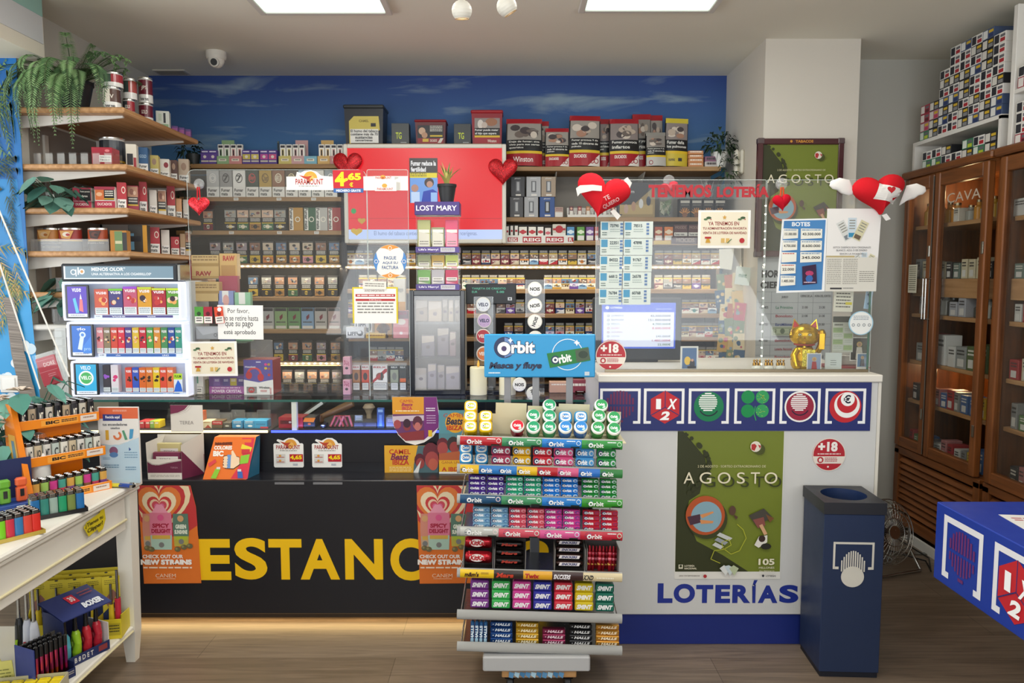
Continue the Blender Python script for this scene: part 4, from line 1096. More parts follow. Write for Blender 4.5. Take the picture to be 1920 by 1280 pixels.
b1=lcan(212,243,168,0,'cream tobacco tin, nearest bottom tin on the topmost shelf beside the fern',('e2dccb','5a4038','eceae4'),'GV')
lcan(214,248,141,0,'green and red tobacco tin stacked on the cream tin',('4a5a50','a5343c','eceae4'),'',base=b1)
b2=lcan(247,268,190,0,'red and dark tin behind the cream one on the topmost shelf',('3d3f42','a63038','eceae4'),'GOLD')
lcan(249,273,152,0,'dark green tin with red label stacked between its neighbours',('3c4a46','b0504a','eceae4'),'',base=b2)
b3=lcan(276,301,198,0,'maroon tin at the far end of the bottom row of tins',('6d2030','6d2030','eceae4'),'GOLD')
lcan(277,302,150,0,'tall maroon tin with white letters, stacked on the other maroon tin',('6d2030','6d2030','eceae4'),'JPS',base=b3)
lbox(306,331,208,0,'white and pale green upright carton after the tins on the topmost shelf','dfe2d8',lambda a: a.r_(34,10,44,60,'3a3c40').r_(4,66,56,98,'9ab88e').r_(12,14,26,50,'c9d4c0'))
for k in range(3):
 lbox(334+k*12,346+k*12,236+k*3,0,f'violet box, {ORD[k + 1]} along the far end of the topmost shelf','6a4a8c',lambda a: a.r_(4,20,56,60,'a85a9a').lines(8,66,52,90,2,'d8c8e0',.5),name='vape_box',cat='vape box',grp='violet boxes on the topmost shelf')
for k in range(7):
 x0=80+k*15
 mb=MB(); X,Y,z_,w_,h_=lput(x0,x0+14,289,1,-2.22+k*.055)
 mb.box(-.018,.018,0,.10,0,.06,'e6e4de','acrylic',.001).box(-.0165,.0165,.0015,.003,.002,.055,'dedad0','film')
 O(mb,'clear_tray',None,(-2.22+k*.055,YL+.05,SZ[1]+.0006),None,f'empty clear plastic tray, {ORD[k + 1]} from the alcove on second shelf','tray','clear trays on the second shelf')
lcan(202,246,263,1,'large black and silver tin with dark lid on the second shelf',('2c3036','4a5058','1f1e20'),'',X=-1.99)
lbox(184,224,276,1,'red tub with white warning label in front of the black tin','a5283a',lambda a: a.r_(22,42,58,78,'eceae4').t('Fumar provoca',25,48,55,56,'1a1a1a',.02).t('9 de cada 10',25,62,52,70,'1a1a1a',.02).c(46,18,7,'d87a80',12),X=-1.93,d=.09,rz=.12)
lbox(248,268,270,1,'tall cream carton with black label after the black tin','e6e0d0',lambda a: a.r_(6,36,40,78,'232226').r_(42,50,58,94,'a5343c'),X=-1.87)
lbox(270,289,276,1,'blue tobacco box with white warning on the second shelf','2f5a86',lambda a: (a.t('GOLD',10,28,50,40,'a9c4d8',.02),warn2(a)),X=-1.86)
lbox(292,308,291,1,'yellow tobacco box between the blue one and the white red one','c9b86a',warn,X=-1.86)
lbox(309,328,298,1,'white tobacco box with dark red crest on the second shelf','e2ddd2',lambda a: (a.c(40,30,14,'8e2a34',16),warn2(a)),X=-1.85)
lbox(329,342,300,1,'brown tobacco box near the far end of the second shelf','5a3c34',warn,X=-1.85)
lbox(344,364,298,1,'beige tobacco box at the far end of the second shelf','c9b49c',warn,X=-1.85)
e3=lbox(146,182,352,2,'red and white tobacco pack with blue flag print, nearest on the third shelf','ddd8d0',lambda a: a.r_(0,0,60,62,'a5344a').r_(22,8,58,60,'1f1e20').t('Fumar provoca',25,14,56,24,'e8e4da',.02).t('infartos',25,34,48,44,'e8e4da',.02).r_(0,64,60,100,'b3304a').t('DUCADOS',8,72,50,84,'f0e6e0',.02),X=-2.03,rz=.1)
lbox(186,226,350,2,'tobacco pack with orange photo and black warning on the third shelf','ddd8d0',lambda a: a.r_(0,0,60,14,'a5344a').r_(2,14,28,60,'d0703c').c(14,34,9,'e8b890',12).r_(28,14,58,60,'1f1e20').lines(31,18,55,46,3,'e2ded4',.5,4).r_(28,52,58,57,'d5b234').r_(0,64,60,100,'b3304a').t('DUCADOS',8,72,50,84,'f0e6e0',.02),X=-1.925,rz=.1)
for k,(a0,a1,yt,c_,dr,nm) in enumerate(((229,246,342,'ae2c38',warn_red,'red and white box with round crest'),(248,268,348,'a5344a',photo,'red box with dark photo'),(270,284,341,'ae2c38',warn_red,'tall red and white box'),(288,302,356,'dad6cc',warn2,'white box with small text'),(304,319,356,'e2ded6',photo,'white box with grey photo'),(321,336,349,'e6e2da',warn_red,'tall white box with red top'),(337,348,372,'d8a070',warn2,'orange box'),(350,361,374,'dcd6cc',warn2,'low white box'))):
 lbox(a0,a1,yt,2,f'{nm} on the third shelf, {ORD[k + 3]} pack along',c_,dr,X=-1.86,rz=.4)
mb=MB(); mb.lathe([(.055,0),(.055,.09),(.058,.092),(.058,.10),(.05,.104)],24,'8d8a84','metal'); O(mb,'round_tin',None,(-2.02,YL+.16,SZ[2]+.0006),None,'plain round grey tin behind the leafy plant on the third shelf','tin')
for k,(a0,a1,c1,c2,nm) in enumerate(((78,117,'c9843c','e0b070','orange tin with hand photo, nearest the alcove'),(118,160,'a83a34','d89a4c','red and orange tin with white emblem'),(172,208,'b5502c','4a3028','brown and red tin with dark photo'))):
 mb=MB(); w_=(a1-a0)*3.62/FPX; h_=.105
 X=((a0+a1)/2-960)*3.62/FPX
 e=E('tobacco_tin',f'{nm}, on the fourth shelf','tin',(X,3.62,SZ[3]+.0006),group='orange tins on the fourth shelf')
 mb.lathe([(w_/2,0),(w_/2,.05,'3a3a3c'),(w_/2,.056,'d0ae34'),(w_/2,h_,c1)],24,'3a3a3c','print',sy=.55)
 face_art(mb,(0,0,60,60),-w_*.36,w_*.36,-w_/2*.56,.056,h_).p([(4,6),(56,6),(40,56),(10,50)],c2).c(28,28,14,('e6c49c','f0e4d0','6d3c30')[k],14).c(34,30,8,('b5743c','b5343a','2c2022')[k],12)
 O(mb,'body',e)
 O(MB().lathe([(w_/2+.001,h_),(w_/2+.001,h_+.008),(w_/2-.004,h_+.010)],24,'d2cfc8','metal',sy=.55),'lid',e)
mb=MB(); mb.box(-.27,.10,0,.002,0,.058,'ffffff','film').box(-.27,-.268,0,.1,0,.058,'ffffff','film')
face_art(mb,(0,0,370,58),-.27,.10,0,0,.058).t('Su puesto a fumar',60,14,150,24,'c9c7c2',.01).t('es muy peligroso',60,32,140,42,'c9c7c2',.01).t('Su puesto a fumar',270,14,350,24,'c9c7c2',.01)
O(mb,'shelf_guard',None,(-2.0,3.545,SZ[3]+.0006),None,'clear plastic guard in front of the orange tins','guard')
lbox(212,244,432,3,'orange edged green tobacco box after the orange tins','b57a34',lambda a: a.r_(16,4,44,98,'6d8a5c').r_(18,50,42,64,'c9c4a0').r_(44,10,60,96,'3c3a3c'),X=-1.85,rz=.2)
lbox(246,282,422,3,'black and gold upright tobacco box on the fourth shelf','35322e',lambda a: a.r_(46,0,60,100,'c9902c').r_(3,30,18,90,'5a86a0').r_(3,40,40,60,'232226'),X=-1.85,rz=.2)
for k,(a0,a1,yt,c_,dr,nm) in enumerate(((285,305,426,'c02a34',warn_red,'red and white box'),(307,323,431,'e2dcd2',warn2,'white box'),(325,341,444,'c02a34',warn_red,'low red box'),(342,352,438,'b99c74',warn2,'tan box'),(352,362,434,'d8d2c6',photo,'white box with photo'))):
 lbox(a0,a1,yt,3,f'{nm}, {ORD[k + 1]} after the gold-edged box on the fourth shelf',c_,dr,X=-1.85,rz=.45)
mb=MB(); mb.box(-.04,.04,0,.12,0,.07,'e6e4de','acrylic',.002); O(mb,'clear_tray',None,(-2.13,YL+.06,SZ[4]+.0006),None,'empty clear tray on the fifth shelf above the pot plant','tray')
mb=MB(); mb.box(-.03,.03,0,.08,0,.10,'b07a80','print',.002); face_art(mb,(0,0,6,10),-.03,.03,0,0,.1).r_(.5,3,5.5,9,'dedad2'); O(mb,'small_carton',None,(-1.99,YL+.22,SZ[4]+.0006),None,'pink and white carton beside the clear tray on the fifth shelf','carton')
mb=MB(); mb.box(-.03,.03,0,.05,0,.13,'b5283a','print',.002); face_art(mb,(0,0,6,10),-.03,.03,0,0,.13).c(3,4,1.6,'d8dce4',12)
O(mb,'red_carton',None,(-1.78,4.2,1.50),None,'red carton showing between the fourth shelf and the lit vape display','carton')
O(MB().box(-2.296,-1.7,4.18,4.3,1.47,1.4995,'ffffff','pine'),'corner_shelf',None,label='pine corner shelf under the red carton behind the vape display',cat='shelf')
def fernfrond(mb,base,az,L,rise,drop,q,cols):
 st=26; pts=[]
 for i in range(st+1):
  f=i/st; rr=L*(math.sin(f*1.9)/math.sin(1.9) if f<.83 else 1.0)
  pts.append(Vector(base)+Vector((math.cos(az)*rr,math.sin(az)*rr,rise*math.sin(min(f*2.1,PI))-drop*f**2.2)))
 c0=q.choice(cols)
 mb.tube([tuple(p) for p in pts[::3]],.0016,4,'4a5c3a','leaf')
 for i in range(2,st+1):
  d=(pts[i]-pts[i-1]).normalized(); s_=d.cross(Vector((0,0,1)))
  s_=s_.normalized() if s_.length>.05 else Vector((-math.sin(az),math.cos(az),0))
  lw=.042*(1-(i/st)**3)*(.55+.45*min(1,i/5))
  for sd in (-1,1):
   for h in (0,.5):
    b_=pts[i-1].lerp(pts[i],h); t_=b_+s_*sd*lw+d*lw*.35-Vector((0,0,lw*.25)); wv=d*.0034
    mb.add([tuple(b_-wv),tuple(b_.lerp(t_,.5)-wv*.6+Vector((0,0,.002))),tuple(t_),tuple(b_.lerp(t_,.5)+wv*.6)],[(0,1,2,3)],q.choice((c0,c0,q.choice(cols))),'leaf')
q=random.Random(8)
e=E('potted_fern','bushy drooping fern in dark pot on the topmost wall shelf','fern',(-2.06,YL+.10,SZ[0]+.0005))
O(MB().lathe([(.055,0),(.08,.12),(.084,.12),(.084,.135),(.072,.135),(.07,.11)],24,'26282a','paint'),'pot',e)
mb=MB()
for k in range(64):
 az=q.uniform(0,2*PI)
 if 0.3<az<2.8 and q.random()<.75: az=-az
 L_=q.uniform(.13,.30); fr_=L_*math.sin(az)<-.12; fernfrond(mb,(0,0,.12),az,L_,q.uniform(.06,.15),q.uniform(.2,.45) if fr_ else q.uniform(.02,.09),q,('648a54','769a62','527548','86a870','44653f'))
for k in range(4): fernfrond(mb,(0,0,.12),q.uniform(-2.5,.2),.09,q.uniform(.15,.22),.0,q,('5a7d4c','6a8c58','7b9a66'))
O(mb,'fronds',e)
def leafy(name,label,loc,n_,rad,ls,cols,pot=None,seed=1,dirs=(0,6.28),up=(-.2,.9),zofs=.06,stems=True):
 q=random.Random(seed); e=E(name,label,'plant',loc); mb=MB()
 for k in range(n_):
  az=q.uniform(*dirs); el=q.uniform(*up); r_=rad*q.uniform(.4,1)
  tip=Vector((math.cos(az)*r_*math.cos(el),math.sin(az)*r_*math.cos(el),zofs+r_*math.sin(el)))
  if stems: mb.tube([(0,0,zofs*.6),tuple(tip*.5+Vector((0,0,.03))),tuple(tip)],.0018,4,'3d6650','leaf')
  d=Vector((math.cos(az),math.sin(az),q.uniform(-.9,-.1))).normalized(); s_=Vector((-math.sin(az),math.cos(az),q.uniform(-.3,.3))).normalized(); L=ls*q.uniform(.7,1.25)
  nv=d.cross(s_)
  outl=[(0,0),(.12,.34),(.4,.44),(.75,.24),(1,0)]
  c_=q.choice(cols); mid=[tip+d*L*f-nv*L*.06*math.sin(f*3)-Vector((0,0,L*.3*f*f)) for f,_ in outl]
  for sd in (-1,1):
   ed=[m_+s_*sd*L*w__+nv*L*.05 for m_,(_,w__) in zip(mid,outl)]
   for i in range(4):
    mb.add([tuple(mid[i]),tuple(mid[i+1]),tuple(ed[i+1]),tuple(ed[i])],[(0,1,2,3)],c_,'leaf',True)
 if pot: O(pot,'pot',e)
 O(mb,'foliage',e)
 return e
tl=('4a7a6c','5f8f80','3f6a5e','74a092','35584e')
p1=MB(); p1.lathe([(.04,0),(.055,.07),(.05,.07)],18,'b9bab6','acrylic')
leafy('leafy_plant','teal leafy plant trailing over the end of the third shelf',(-2.14,YL+.05,SZ[2]+.0005),26,.13,.085,tl,p1,2,(-3.3,.6),(-.5,.6),.06)
p1=MB(); p1.lathe([(.05,0),(.062,.10),(.062,.11),(.054,.11)],22,'e6e4de','paint')
leafy('leafy_plant','teal leafy plant in white pot on the lowest shelf beside the vape display',(-2.06,YL+.08,SZ[5]+.0005),34,.17,.09,tl,p1,3,(-3.6,1.2),(-.1,.7),.12)
mb=MB(); mb.box(-.12,.10,0,.13,0,.075,'e6e4de','acrylic',.002)
for k in range(9): mb.box(-.11+k*.0235,-.109+k*.0235,-.001,0,.002,.073,'f4f4f0','film')
O(mb,'clear_tray',None,(-2.04,YL+.005,SZ[5]+.0006),None,'ribbed clear tray around the white pot on the lowest shelf','tray')
mb=MB()
for k in range(9):
 mb.box(-.022,.022,0,.022,.002+k*.038,.034+k*.038,'e8eaea','acrylic',.002)
mb.box(-.026,.026,.022,.026,0,.35,'dcdcd8','paint')
O(mb,'pocket_strip',None,(-2.12,YL-.028,.92),None,'vertical strip of clear pockets on the wall below the plant shelves','pocket strip')
for k,(p_,q_,Y,lb) in enumerate((((0,492),(75,729),2.55,'white blind cord hanging down towards the lilies, nearer the alcove mural edge'),((28,460),(130,706),2.62,'white blind cord hanging down to the red pouch'))):
 mb=MB(); ex=(p_[0]-(q_[0]-p_[0])*1.62,p_[1]-(q_[1]-p_[1])*1.62)
 A_,B_=W(*ex,Y),W(*q_,Y); pts=[(A_[0]+(B_[0]-A_[0])*i/20,0,A_[1]+(B_[1]-A_[1])*i/20-.012*math.sin(PI*i/20)) for i in range(21)]
 mb.tube(pts,.0028,6,'e8e6e0','paper')
 O(mb,'blind_cord',None,(0,Y,0),None,lb,'cord')
# on the black counter
class Loc:
 def __init__(s,r,Y,z=None):
  s.r=r; s.Y=Y; s.xc,s.z0,s.w,s.h=PR(r,Y)
  if z is not None: s.h+=s.z0-z; s.z0=z
  s.kx=s.w/(r[2]-r[0]); s.kz=s.h/(r[3]-r[1])
 def x(s,px): return (px-(s.r[0]+s.r[2])/2)*s.kx
 def z(s,py): return (s.r[3]-py)*s.kz
 def bx(s,mb,r,y0,y1,col,mat='print',ch=0.0): return mb.box(s.x(r[0]),s.x(r[2]),y0,y1,s.z(r[3]),s.z(r[1]),col,mat,ch)
 def art(s,mb,r,y,mat='print'): return face_art(mb,r,s.x(r[0]),s.x(r[2]),y,s.z(r[3]),s.z(r[1]),mat)
 def loc(s): return (s.xc,s.Y,s.z0)
ZT=ZG+.0006
L_=Loc((122,494,352,748),3.36,ZT)
e=E('vape_display','lit white three tier vape display cabinet on the counter glass','display',L_.loc())
mb=MB(); L_.bx(mb,(126,526,350,748),.05,.26,'d4d8dc','paint',.004); O(mb,'body',e)
mb=MB(); L_.bx(mb,(122,494,338,527),-.01,.10,'303338','paint',.006); L_.bx(mb,(338,496,343,526),-.008,.10,'c9cccc','metal',.002)
hd=O(mb,'header',e); mb=MB(); L_.bx(mb,(128,499,331,523),-.0125,-.0105,'7c98a8','backlit')
a=L_.art(mb,(128,499,331,523),-.0125,'backlit'); a.r_(128,499,131,523,'f2f8fa').r_(128,521,331,523,'e8f2f4').ring(146,510,3.6,5.4,'f4fafa',18).r_(150,505,152,518,'f4fafa').r_(154,501,156.5,515,'f4fafa').c(162,509,5.2,'f4fafa',18).c(162,509,2.8,'d99a50',14)
a.t('MENOS OLOR*',180,501,243,508,'f6fafa',.03).t('UNA ALTERNATIVA A LOS CIGARRILLOS*',180,511,291,516,'f6fafa',.02)
O(mb,'panel',hd,label='backlit grey blue panel with lettering')
TI=[((123,528,343,601),(128,534,172,597),(178,540,340,590)),((128,604,347,675),(133,608,177,670),(182,612,343,663)),((132,678,351,746),(137,681,183,744),(188,688,347,738))]
for k,(fr,ad,op) in enumerate(TI):
 mb=MB(); t_=4
 L_.bx(mb,(fr[0],fr[1],fr[2],fr[1]+t_),-.012,.05,'e6ecff','edge_glow',.003); L_.bx(mb,(fr[0],fr[3]-t_,fr[2],fr[3]),-.012,.05,'e6ecff','edge_glow',.003)
 L_.bx(mb,(fr[0],fr[1]+t_,fr[0]+t_,fr[3]-t_),-.012,.05,'e6ecff','edge_glow'); L_.bx(mb,(fr[2]-t_,fr[1]+t_,fr[2],fr[3]-t_),-.012,.05,'e6ecff','edge_glow')
 O(mb,'tier_frame',e,label='glowing white frame')
 mb=MB(); L_.bx(mb,(fr[0]+t_,fr[1]+t_,fr[2]-t_,fr[3]-t_),.046,.0495,'c9d4e2','paint'); L_.bx(mb,(op[0],op[3],op[2],fr[3]-t_),-.002,.046,'c3cfe6','paint'); O(mb,'tier',e)
 mb=MB(); L_.bx(mb,ad,-.010,-.002,'24272c','gloss',.002); cards=[(('5a3cc0'),'vuse'),('1f6fd0','glo'),('18a8d8','VELO')]
 a=L_.art(mb,(ad[0]+4,ad[1]+3,ad[2]-4,ad[3]-3),-.0102,'backlit'); x0,y0,x1,y1=ad[0]+4,ad[1]+3,ad[2]-4,ad[3]-3
 a.r_(x0,y0,x1,y1,cards[k][0]).r_(x0,y1-6,x1,y1,'e6ecf4').lines(x0+5,y1-4,x1-5,y1-2,1,'8a90a0',.7).t(cards[k][1],x0+9,y0+3,x1-10,y0+10,'f2f2fa',.02)
 if k==0: a.p([(142,560),(147,558),(153,586),(147,587)],'5fc4e8').p([(155,560),(160,562),(161,585),(153,582)],'f07a80').p([(155,560),(157,550),(159,561)],'f6f0f0')
 if k==1: a.p([(147,655),(153,628),(160,630),(155,657)],'d8e8f8').c(157,628,6,'d8e8f8',16).c(157,628,3,'4a8ad8',14).p([(157,650),(173,630),(173,663),(157,663)],'3a86e0').t('pro',159,653,171,659,'b0d8f8',.0)
 if k==2: a.c(160,710,14,'f0f6f4',24).c(160,710,11,'3fae58',22).t('VELO',150,706,170,713,'f6fff8',.03)
 O(mb,'advert_panel',e,label=('purple','blue','light blue')[k]+' advert panel in black frame')
 mb=MB(); ps=(op[0]+2,op[3]+.5,op[2]-2,fr[3]-5); L_.bx(mb,ps,-.0035,-.0022,'dfe6f2','print')
 a=L_.art(mb,ps,-.0036); c_=('56508a','3a66b0','4a7fae')[k]; a.r_(ps[0]+14,ps[1]+.5,ps[2]-12,ps[3]-.5,c_)
 for tx,f0,f1 in (((('vuse',.2,.36),('vuse',.62,.72)),(('glo',.2,.26),('UNO',.76,.84)),(('VELO',.2,.32),('VELO',.72,.84)))[k]): a.t(tx,ps[0]+(ps[2]-ps[0])*f0,ps[1]+2,ps[0]+(ps[2]-ps[0])*f1,ps[3]-1.5,'e8eefa',.02)
 a.t('6,00',ps[0]+2,ps[1]+2,ps[0]+10,ps[3]-2,'3a4a7a',.01)
 O(mb,'price_strip',e)
area('display_glow',(L_.xc,L_.Y+.0,L_.z0+L_.h*.45),(PI/2,0,PI),.28,.4,.06,(.9,.95,1))
def vb(r,col,label,text,low,seed,Y=3.362,name='vape_box',grp='vape boxes in the lit display',top=None,fig=None,h=None):
 a=item(name,label,'vape box',r,Y,.03,col,group=grp,ch=.001)
 x0,y0,x1,y1=r; w_,hh=x1-x0,y1-y0; q=random.Random(seed)
 if top: a.r_(x0,y0,x1,y0+hh*.08,top)
 if text: a.t(text,x0+w_*.12,y0+hh*.1,x1-w_*.12,y0+hh*.2,'f4f0f4',.02)
 for k in range(6): a.c(x0+w_*q.uniform(.25,.75),y0+hh*q.uniform(.36,.56),w_*q.uniform(.08,.22),fig or q.choice(('e8c8a8','f0e0d0','c03a3a','3a2a3a','e8a860')),9)
 a.r_(x0+w_*.05,y0+hh*low,x1-w_*.05,y1-hh*.02,'e2ebf0').lines(x0+w_*.12,y0+hh*(low+.03),x1-w_*.12,y1-hh*.05,3,'8a949c',.45,seed)
for k,(c_,tp,nm,yt) in enumerate((('d0604c',None,'coral',542),('4a4680','7ac840','navy',541),('c05a78','a050d8','mauve',537),('d59a2c','c8d840','amber',538),('a82c3c','c8d840','dark red',540),('5f9a3c','c8e048','green',540))):
 vb((177+k*27,yt,203+k*27,590),c_,f'{nm} square vape box on the top tier of the lit display','vuse',.72,k,top=tp)
for k,(c_,nm) in enumerate((('d88a94','pink'),('8a7a60','olive brown'),('d04a3a','orange red'),('d8344a','scarlet'),('54408a','violet'),('d8b63a','yellow'),('c0283a','crimson'),('4f9a48','green'),('d08a34','amber'),('4a8a58','sea green'),('2f4f9c','blue'),('3f9480','teal'))):
 vb((181+k*13.4,614,193.6+k*13.4,662),c_,f'{nm} slim vape box, {ORD[k + 1]} from left on the middle lit tier','vuse',.8,20+k)
for k,(c_,nm,f_) in enumerate((('3a3640','dark box with purple flower','9a5ad0'),('e2dce4','white box with pink rays','d83a7a'))):
 vb((193+k*15,684,207+k*15,735),c_,f'{nm} on the bottom lit tier',None,.82,50+k,fig=f_)
for k,(c_,nm) in enumerate((('d84a3a','red'),('3a5ac0','blue'),('d86a2c','orange'),('d87a34','light orange'),('e0c02c','yellow'),('d8503a','red orange'),('e07a4c','salmon'))):
 vb((235+k*13,689,247.5+k*13,735),c_,f'{nm} slim vape box, {ORD[k + 1]} of the bright group on bottom tier','vuse',.82,60+k,fig='3a2a20')
flush()
mb=MB(); xc,z0,w_,h_=PR((326,700,342,736),3.352); mb.box(-w_/2,w_/2,0,.002,0,h_,'dfe8f0','print'); face_art(mb,(0,0,16,36),-w_/2,w_/2,0,0,h_).r_(0,0,16,11,'b5d838').t('FUUM',2,3,14,8,'2a4a1a',.02).p([(0,34),(3,22),(8,12),(13,20),(16,34)],'2f6ad8')
O(mb,'shelf_wobbler',None,(xc,3.352,z0),None,'lime and blue drop-shaped card on the bottom lit tier','card')
YP=3.40
def pane(name,r,Y,label,zbase,round_=6,parent=None):
 xc,z0,w_,h_=PR(r,Y); h_+=z0-zbase
 R_=round_*w_/(r[2]-r[0]); pts=[(-w_/2,0),(w_/2,0),(w_/2,h_-R_)]
 pts+=[(w_/2-R_+R_*math.cos(t_),h_-R_+R_*math.sin(t_)) for t_ in (.4,.8,1.2,1.57)]+[(-w_/2+R_-R_*math.sin(t_),h_-R_+R_*math.cos(t_)) for t_ in (0,.4,.8,1.2,1.57)]
 e=E(name,label,'screen',(xc,Y,zbase),group='clear counter screens')
 mb=MB(); mb.prism(pts,0,.004,'ffffff','acrylic',); O(mb,'pane',e,label='clear pane')
 eg=MB(); ring=[(p[0],0.002,p[1]) for p in pts[1:]]+[(pts[0][0],.002,pts[0][1])]
 eg.tube(ring,.0012,5,'c3cbc6','gloss'); O(eg,'edge',e)
 return e
pane('counter_screen',(357,318,690,747),YP,'clear screen standing between the lit display and the bill-payment sticker',ZT,14)
pane('counter_screen',(691,318,767,747),YP,'narrow clear screen behind the round bill-payment sticker',ZT,3)
YPF=YP-.0045
a=sign('paper_notice','white paper notice asking customers not to leave, taped on the clear screen','notice',(408,572,493,636),YPF,'f0eeea',mat='paper',roll=.01)
for tx,x0,x1,y0,y1 in (('Por favor,',427,467,578,588),('no se retire hasta',418,484,591,601),('que su pago',422,474,604,615),('esté aprobado',419,479,618,629)): a.t(tx,x0,y0,x1,y1,'2e2e30',.0)
def xmas(r,Y,label,roll):
 a=sign('christmas_notice',label,'notice',r,Y,'f2f0ea',mat='paper',roll=roll)
 x0,y0,x1,y1=r; W_,H_=x1-x0,y1-y0; X=lambda f: x0+W_*f; Yy=lambda f: y0+H_*f
 a.r_(X(.05),Yy(.05),X(.95),Yy(.93),'e9e0c8')
 a.t('YA TENEMOS EN',X(.19),Yy(.30),X(.78),Yy(.40),'8e2a2c',.02).t('TU ADMINISTRACIÓN FAVORITA',X(.09),Yy(.43),X(.93),Yy(.51),'8e2a2c',.02).t('VENTA DE LOTERÍA DE NAVIDAD',X(.09),Yy(.55),X(.93),Yy(.63),'8e2a2c',.02)
 for fx in (.2,.85): a.c(X(fx),Yy(.2),W_*.05,'3f5a3c',8,W_*.025,.5).c(X(fx-.06),Yy(.24),W_*.04,'5a7a54',8,W_*.02).c(X(fx+.04),Yy(.24),W_*.012,'b02c30',8)
 a.p([(X(.5)+W_*.045*(1 if i % 2==0 else .45)*math.sin(i*PI/5),Yy(.19)-W_*.045*(1 if i % 2==0 else .45)*math.cos(i*PI/5)) for i in range(10)],'cfa04a')
 a.p([(X(.14),Yy(.86)),(X(.17),Yy(.74)),(X(.21),Yy(.74)),(X(.24),Yy(.86))],'c99a3a').r_(X(.13),Yy(.70),X(.25),Yy(.75),'b02c30')
 a.r_(X(.44),Yy(.74),X(.60),Yy(.86),'d5b06a').r_(X(.51),Yy(.74),X(.53),Yy(.86),'f0e6cc').ln([(X(.56),Yy(.87)),(X(.64),Yy(.76))],1.6,'5a7a54')
 a.c(X(.84),Yy(.80),W_*.05,'b8343a',12)
 return a
xmas((354,640,445,705),YPF-.003,'square cream christmas lottery notice low on the clear counter screen',-.01)
a=sign('price_strip_sign','white cigarette price strip with arched logo along the top of the clear screen','sign',(535,320,765,358),YPF,'ece9e2',outline=[(537,331),(555,331),(557,322),(564,324),(572,320),(584,319),(594,322),(602,329),(620,331),(765,330),(765,357),(537,356)])
a.ring(582,334,6,13,'dd9a3c',20,PI,2*PI).c(582,334,6,'e8b45a',14).p([(560,328),(575,331),(586,329),(578,337),(570,334)],'b5402c').t('PARAMOUNT',554,335,606,346,'a5282c',.02).lines(560,348,598,350,1,'9a9690',.7)
a.r_(700,330,752,356,'d9d6d0')
for k,(x0,y0) in enumerate(((700,320),(703,341))):
 a.r_(x0,y0 if k else 331,x0+40,y0+17,'e8e6e0').p([(x0+40,y0 if k else 331),(x0+47,(y0 if k else 331)+1),(x0+47,y0+14),(x0+40,y0+17)],'b5b2aa').c(x0+18,y0+12 if k==0 else y0+7,5,'dd9a3c',12,4).t('PARAMOUNT',x0+4,y0+11,x0+34,y0+15.5,'b5402c',.02)
a=sign('price_card','red price card with yellow 4,65 euro at the top of the clear screen','price card',(624,318,681,362),YPF-.003,'b81f2c',outline=[(624,319),(681,318),(681,361),(625,361)])
a.r_(625,353,681,361,'2f5f9c').t('MECHERO GRATIS',630,355,676,359.5,'f2f4f6',.02).t('4',628,322,647,349,'f6d81c',.05).t(',65',647,324,677,340,'f6d81c',.05).t('€',655,342,662,350,'f6d81c',.03)
a=sign('round_sticker','round white sticker with blue and orange scallops about paying bills, on clear screen','sticker',(700,458,763,522),YPF,'e9e6de',outline=[(731.5+31*math.cos(i*PI/18),490+31.5*math.sin(i*PI/18)) for i in range(36)])
for an,c_ in ((-PI/2,'dd9038'),(PI/2,'dd9038'),(PI,'4a84c4'),(0,'4a84c4')):
 pts=[(731.5+31*math.cos(an+t_),490+31*math.sin(an+t_)) for t_ in [i*.1-.62 for i in range(13)]]
 pts+=[(731.5+(20+3*abs(i))*math.cos(an-i*.18),490+(20+3*abs(i))*math.sin(an-i*.18)) for i in (-2,-1,0,1,2)]
 a.p(pts,c_,hold=True)
a.k+=1
for tx,x0,x1,y in (('PAGUE',720,743,480),('AQUÍ SU',717,746,489),('FACTURA',716,747,498)): a.t(tx,x0,y,x1,y+6.5,'3a5a8c',.02)
for dx,dy in ((0,-25),(0,26),(-26,0),(26,0)): a.ring(731.5+dx,490+dy,2.6,3.6,'efe6d8',12)
a=sign('card_payment_notice','white notice with yellow border and red bars on the clear screen','notice',(661,538,746,606),YPF,'dcc83a',mat='paper')
a.r_(664,541,743,606,'eeece6').t('AVISO IMPORTANTE',684,543,721,547,'6a3a3a',.0).r_(667,551,741,556,'b5383a').r_(667,560,741,564,'b5383a').lines(670,552.5,738,555,1,'f0dada',.8).t('3,00 Euros',692,560.8,715,563.4,'f6e6e4',.0).lines(670,567,738,590,4,'7a7672',.35,7)
a=sign('paper_strip','small white paper strip fixed over the top of the yellow-edged notice','notice',(680,527,724,542),YPF-.004,'e6e2d8',mat='paper',roll=.03); a.lines(684,531,720,539,2,'7a7672',.4)
YI=3.47
a=item('rolling_paper_box','kraft rolling paper display box with red lettering, lower one','paper box',(361,528,411,565),YI,.05,'c9a970',ch=.002); a.r_(361,545,411,550,'a8864c').lines(366,533,406,542,2,'8a6a3c',.5)
flush()
e=E('paper_rack','clear stepped rack holding the kraft rolling paper boxes','rack',(W(386,560,YI)[0],YI+.06,ZT))
zr1,zr2=W(386,566,YI)[1],W(386,523,YI)[1]
O(MB().box(-.062,.062,.055,.058,0,zr2-ZT+.06,'e6e6e2','acrylic').box(-.062,.062,-.065,.055,zr1-ZT-.004,zr1-ZT-.0005,'e6e6e2','acrylic'),'stand',e)
O(MB().box(-.062,.10,-.0,.055,zr2-ZT-.004,zr2-ZT-.0005,'e6e6e2','acrylic'),'riser',e)
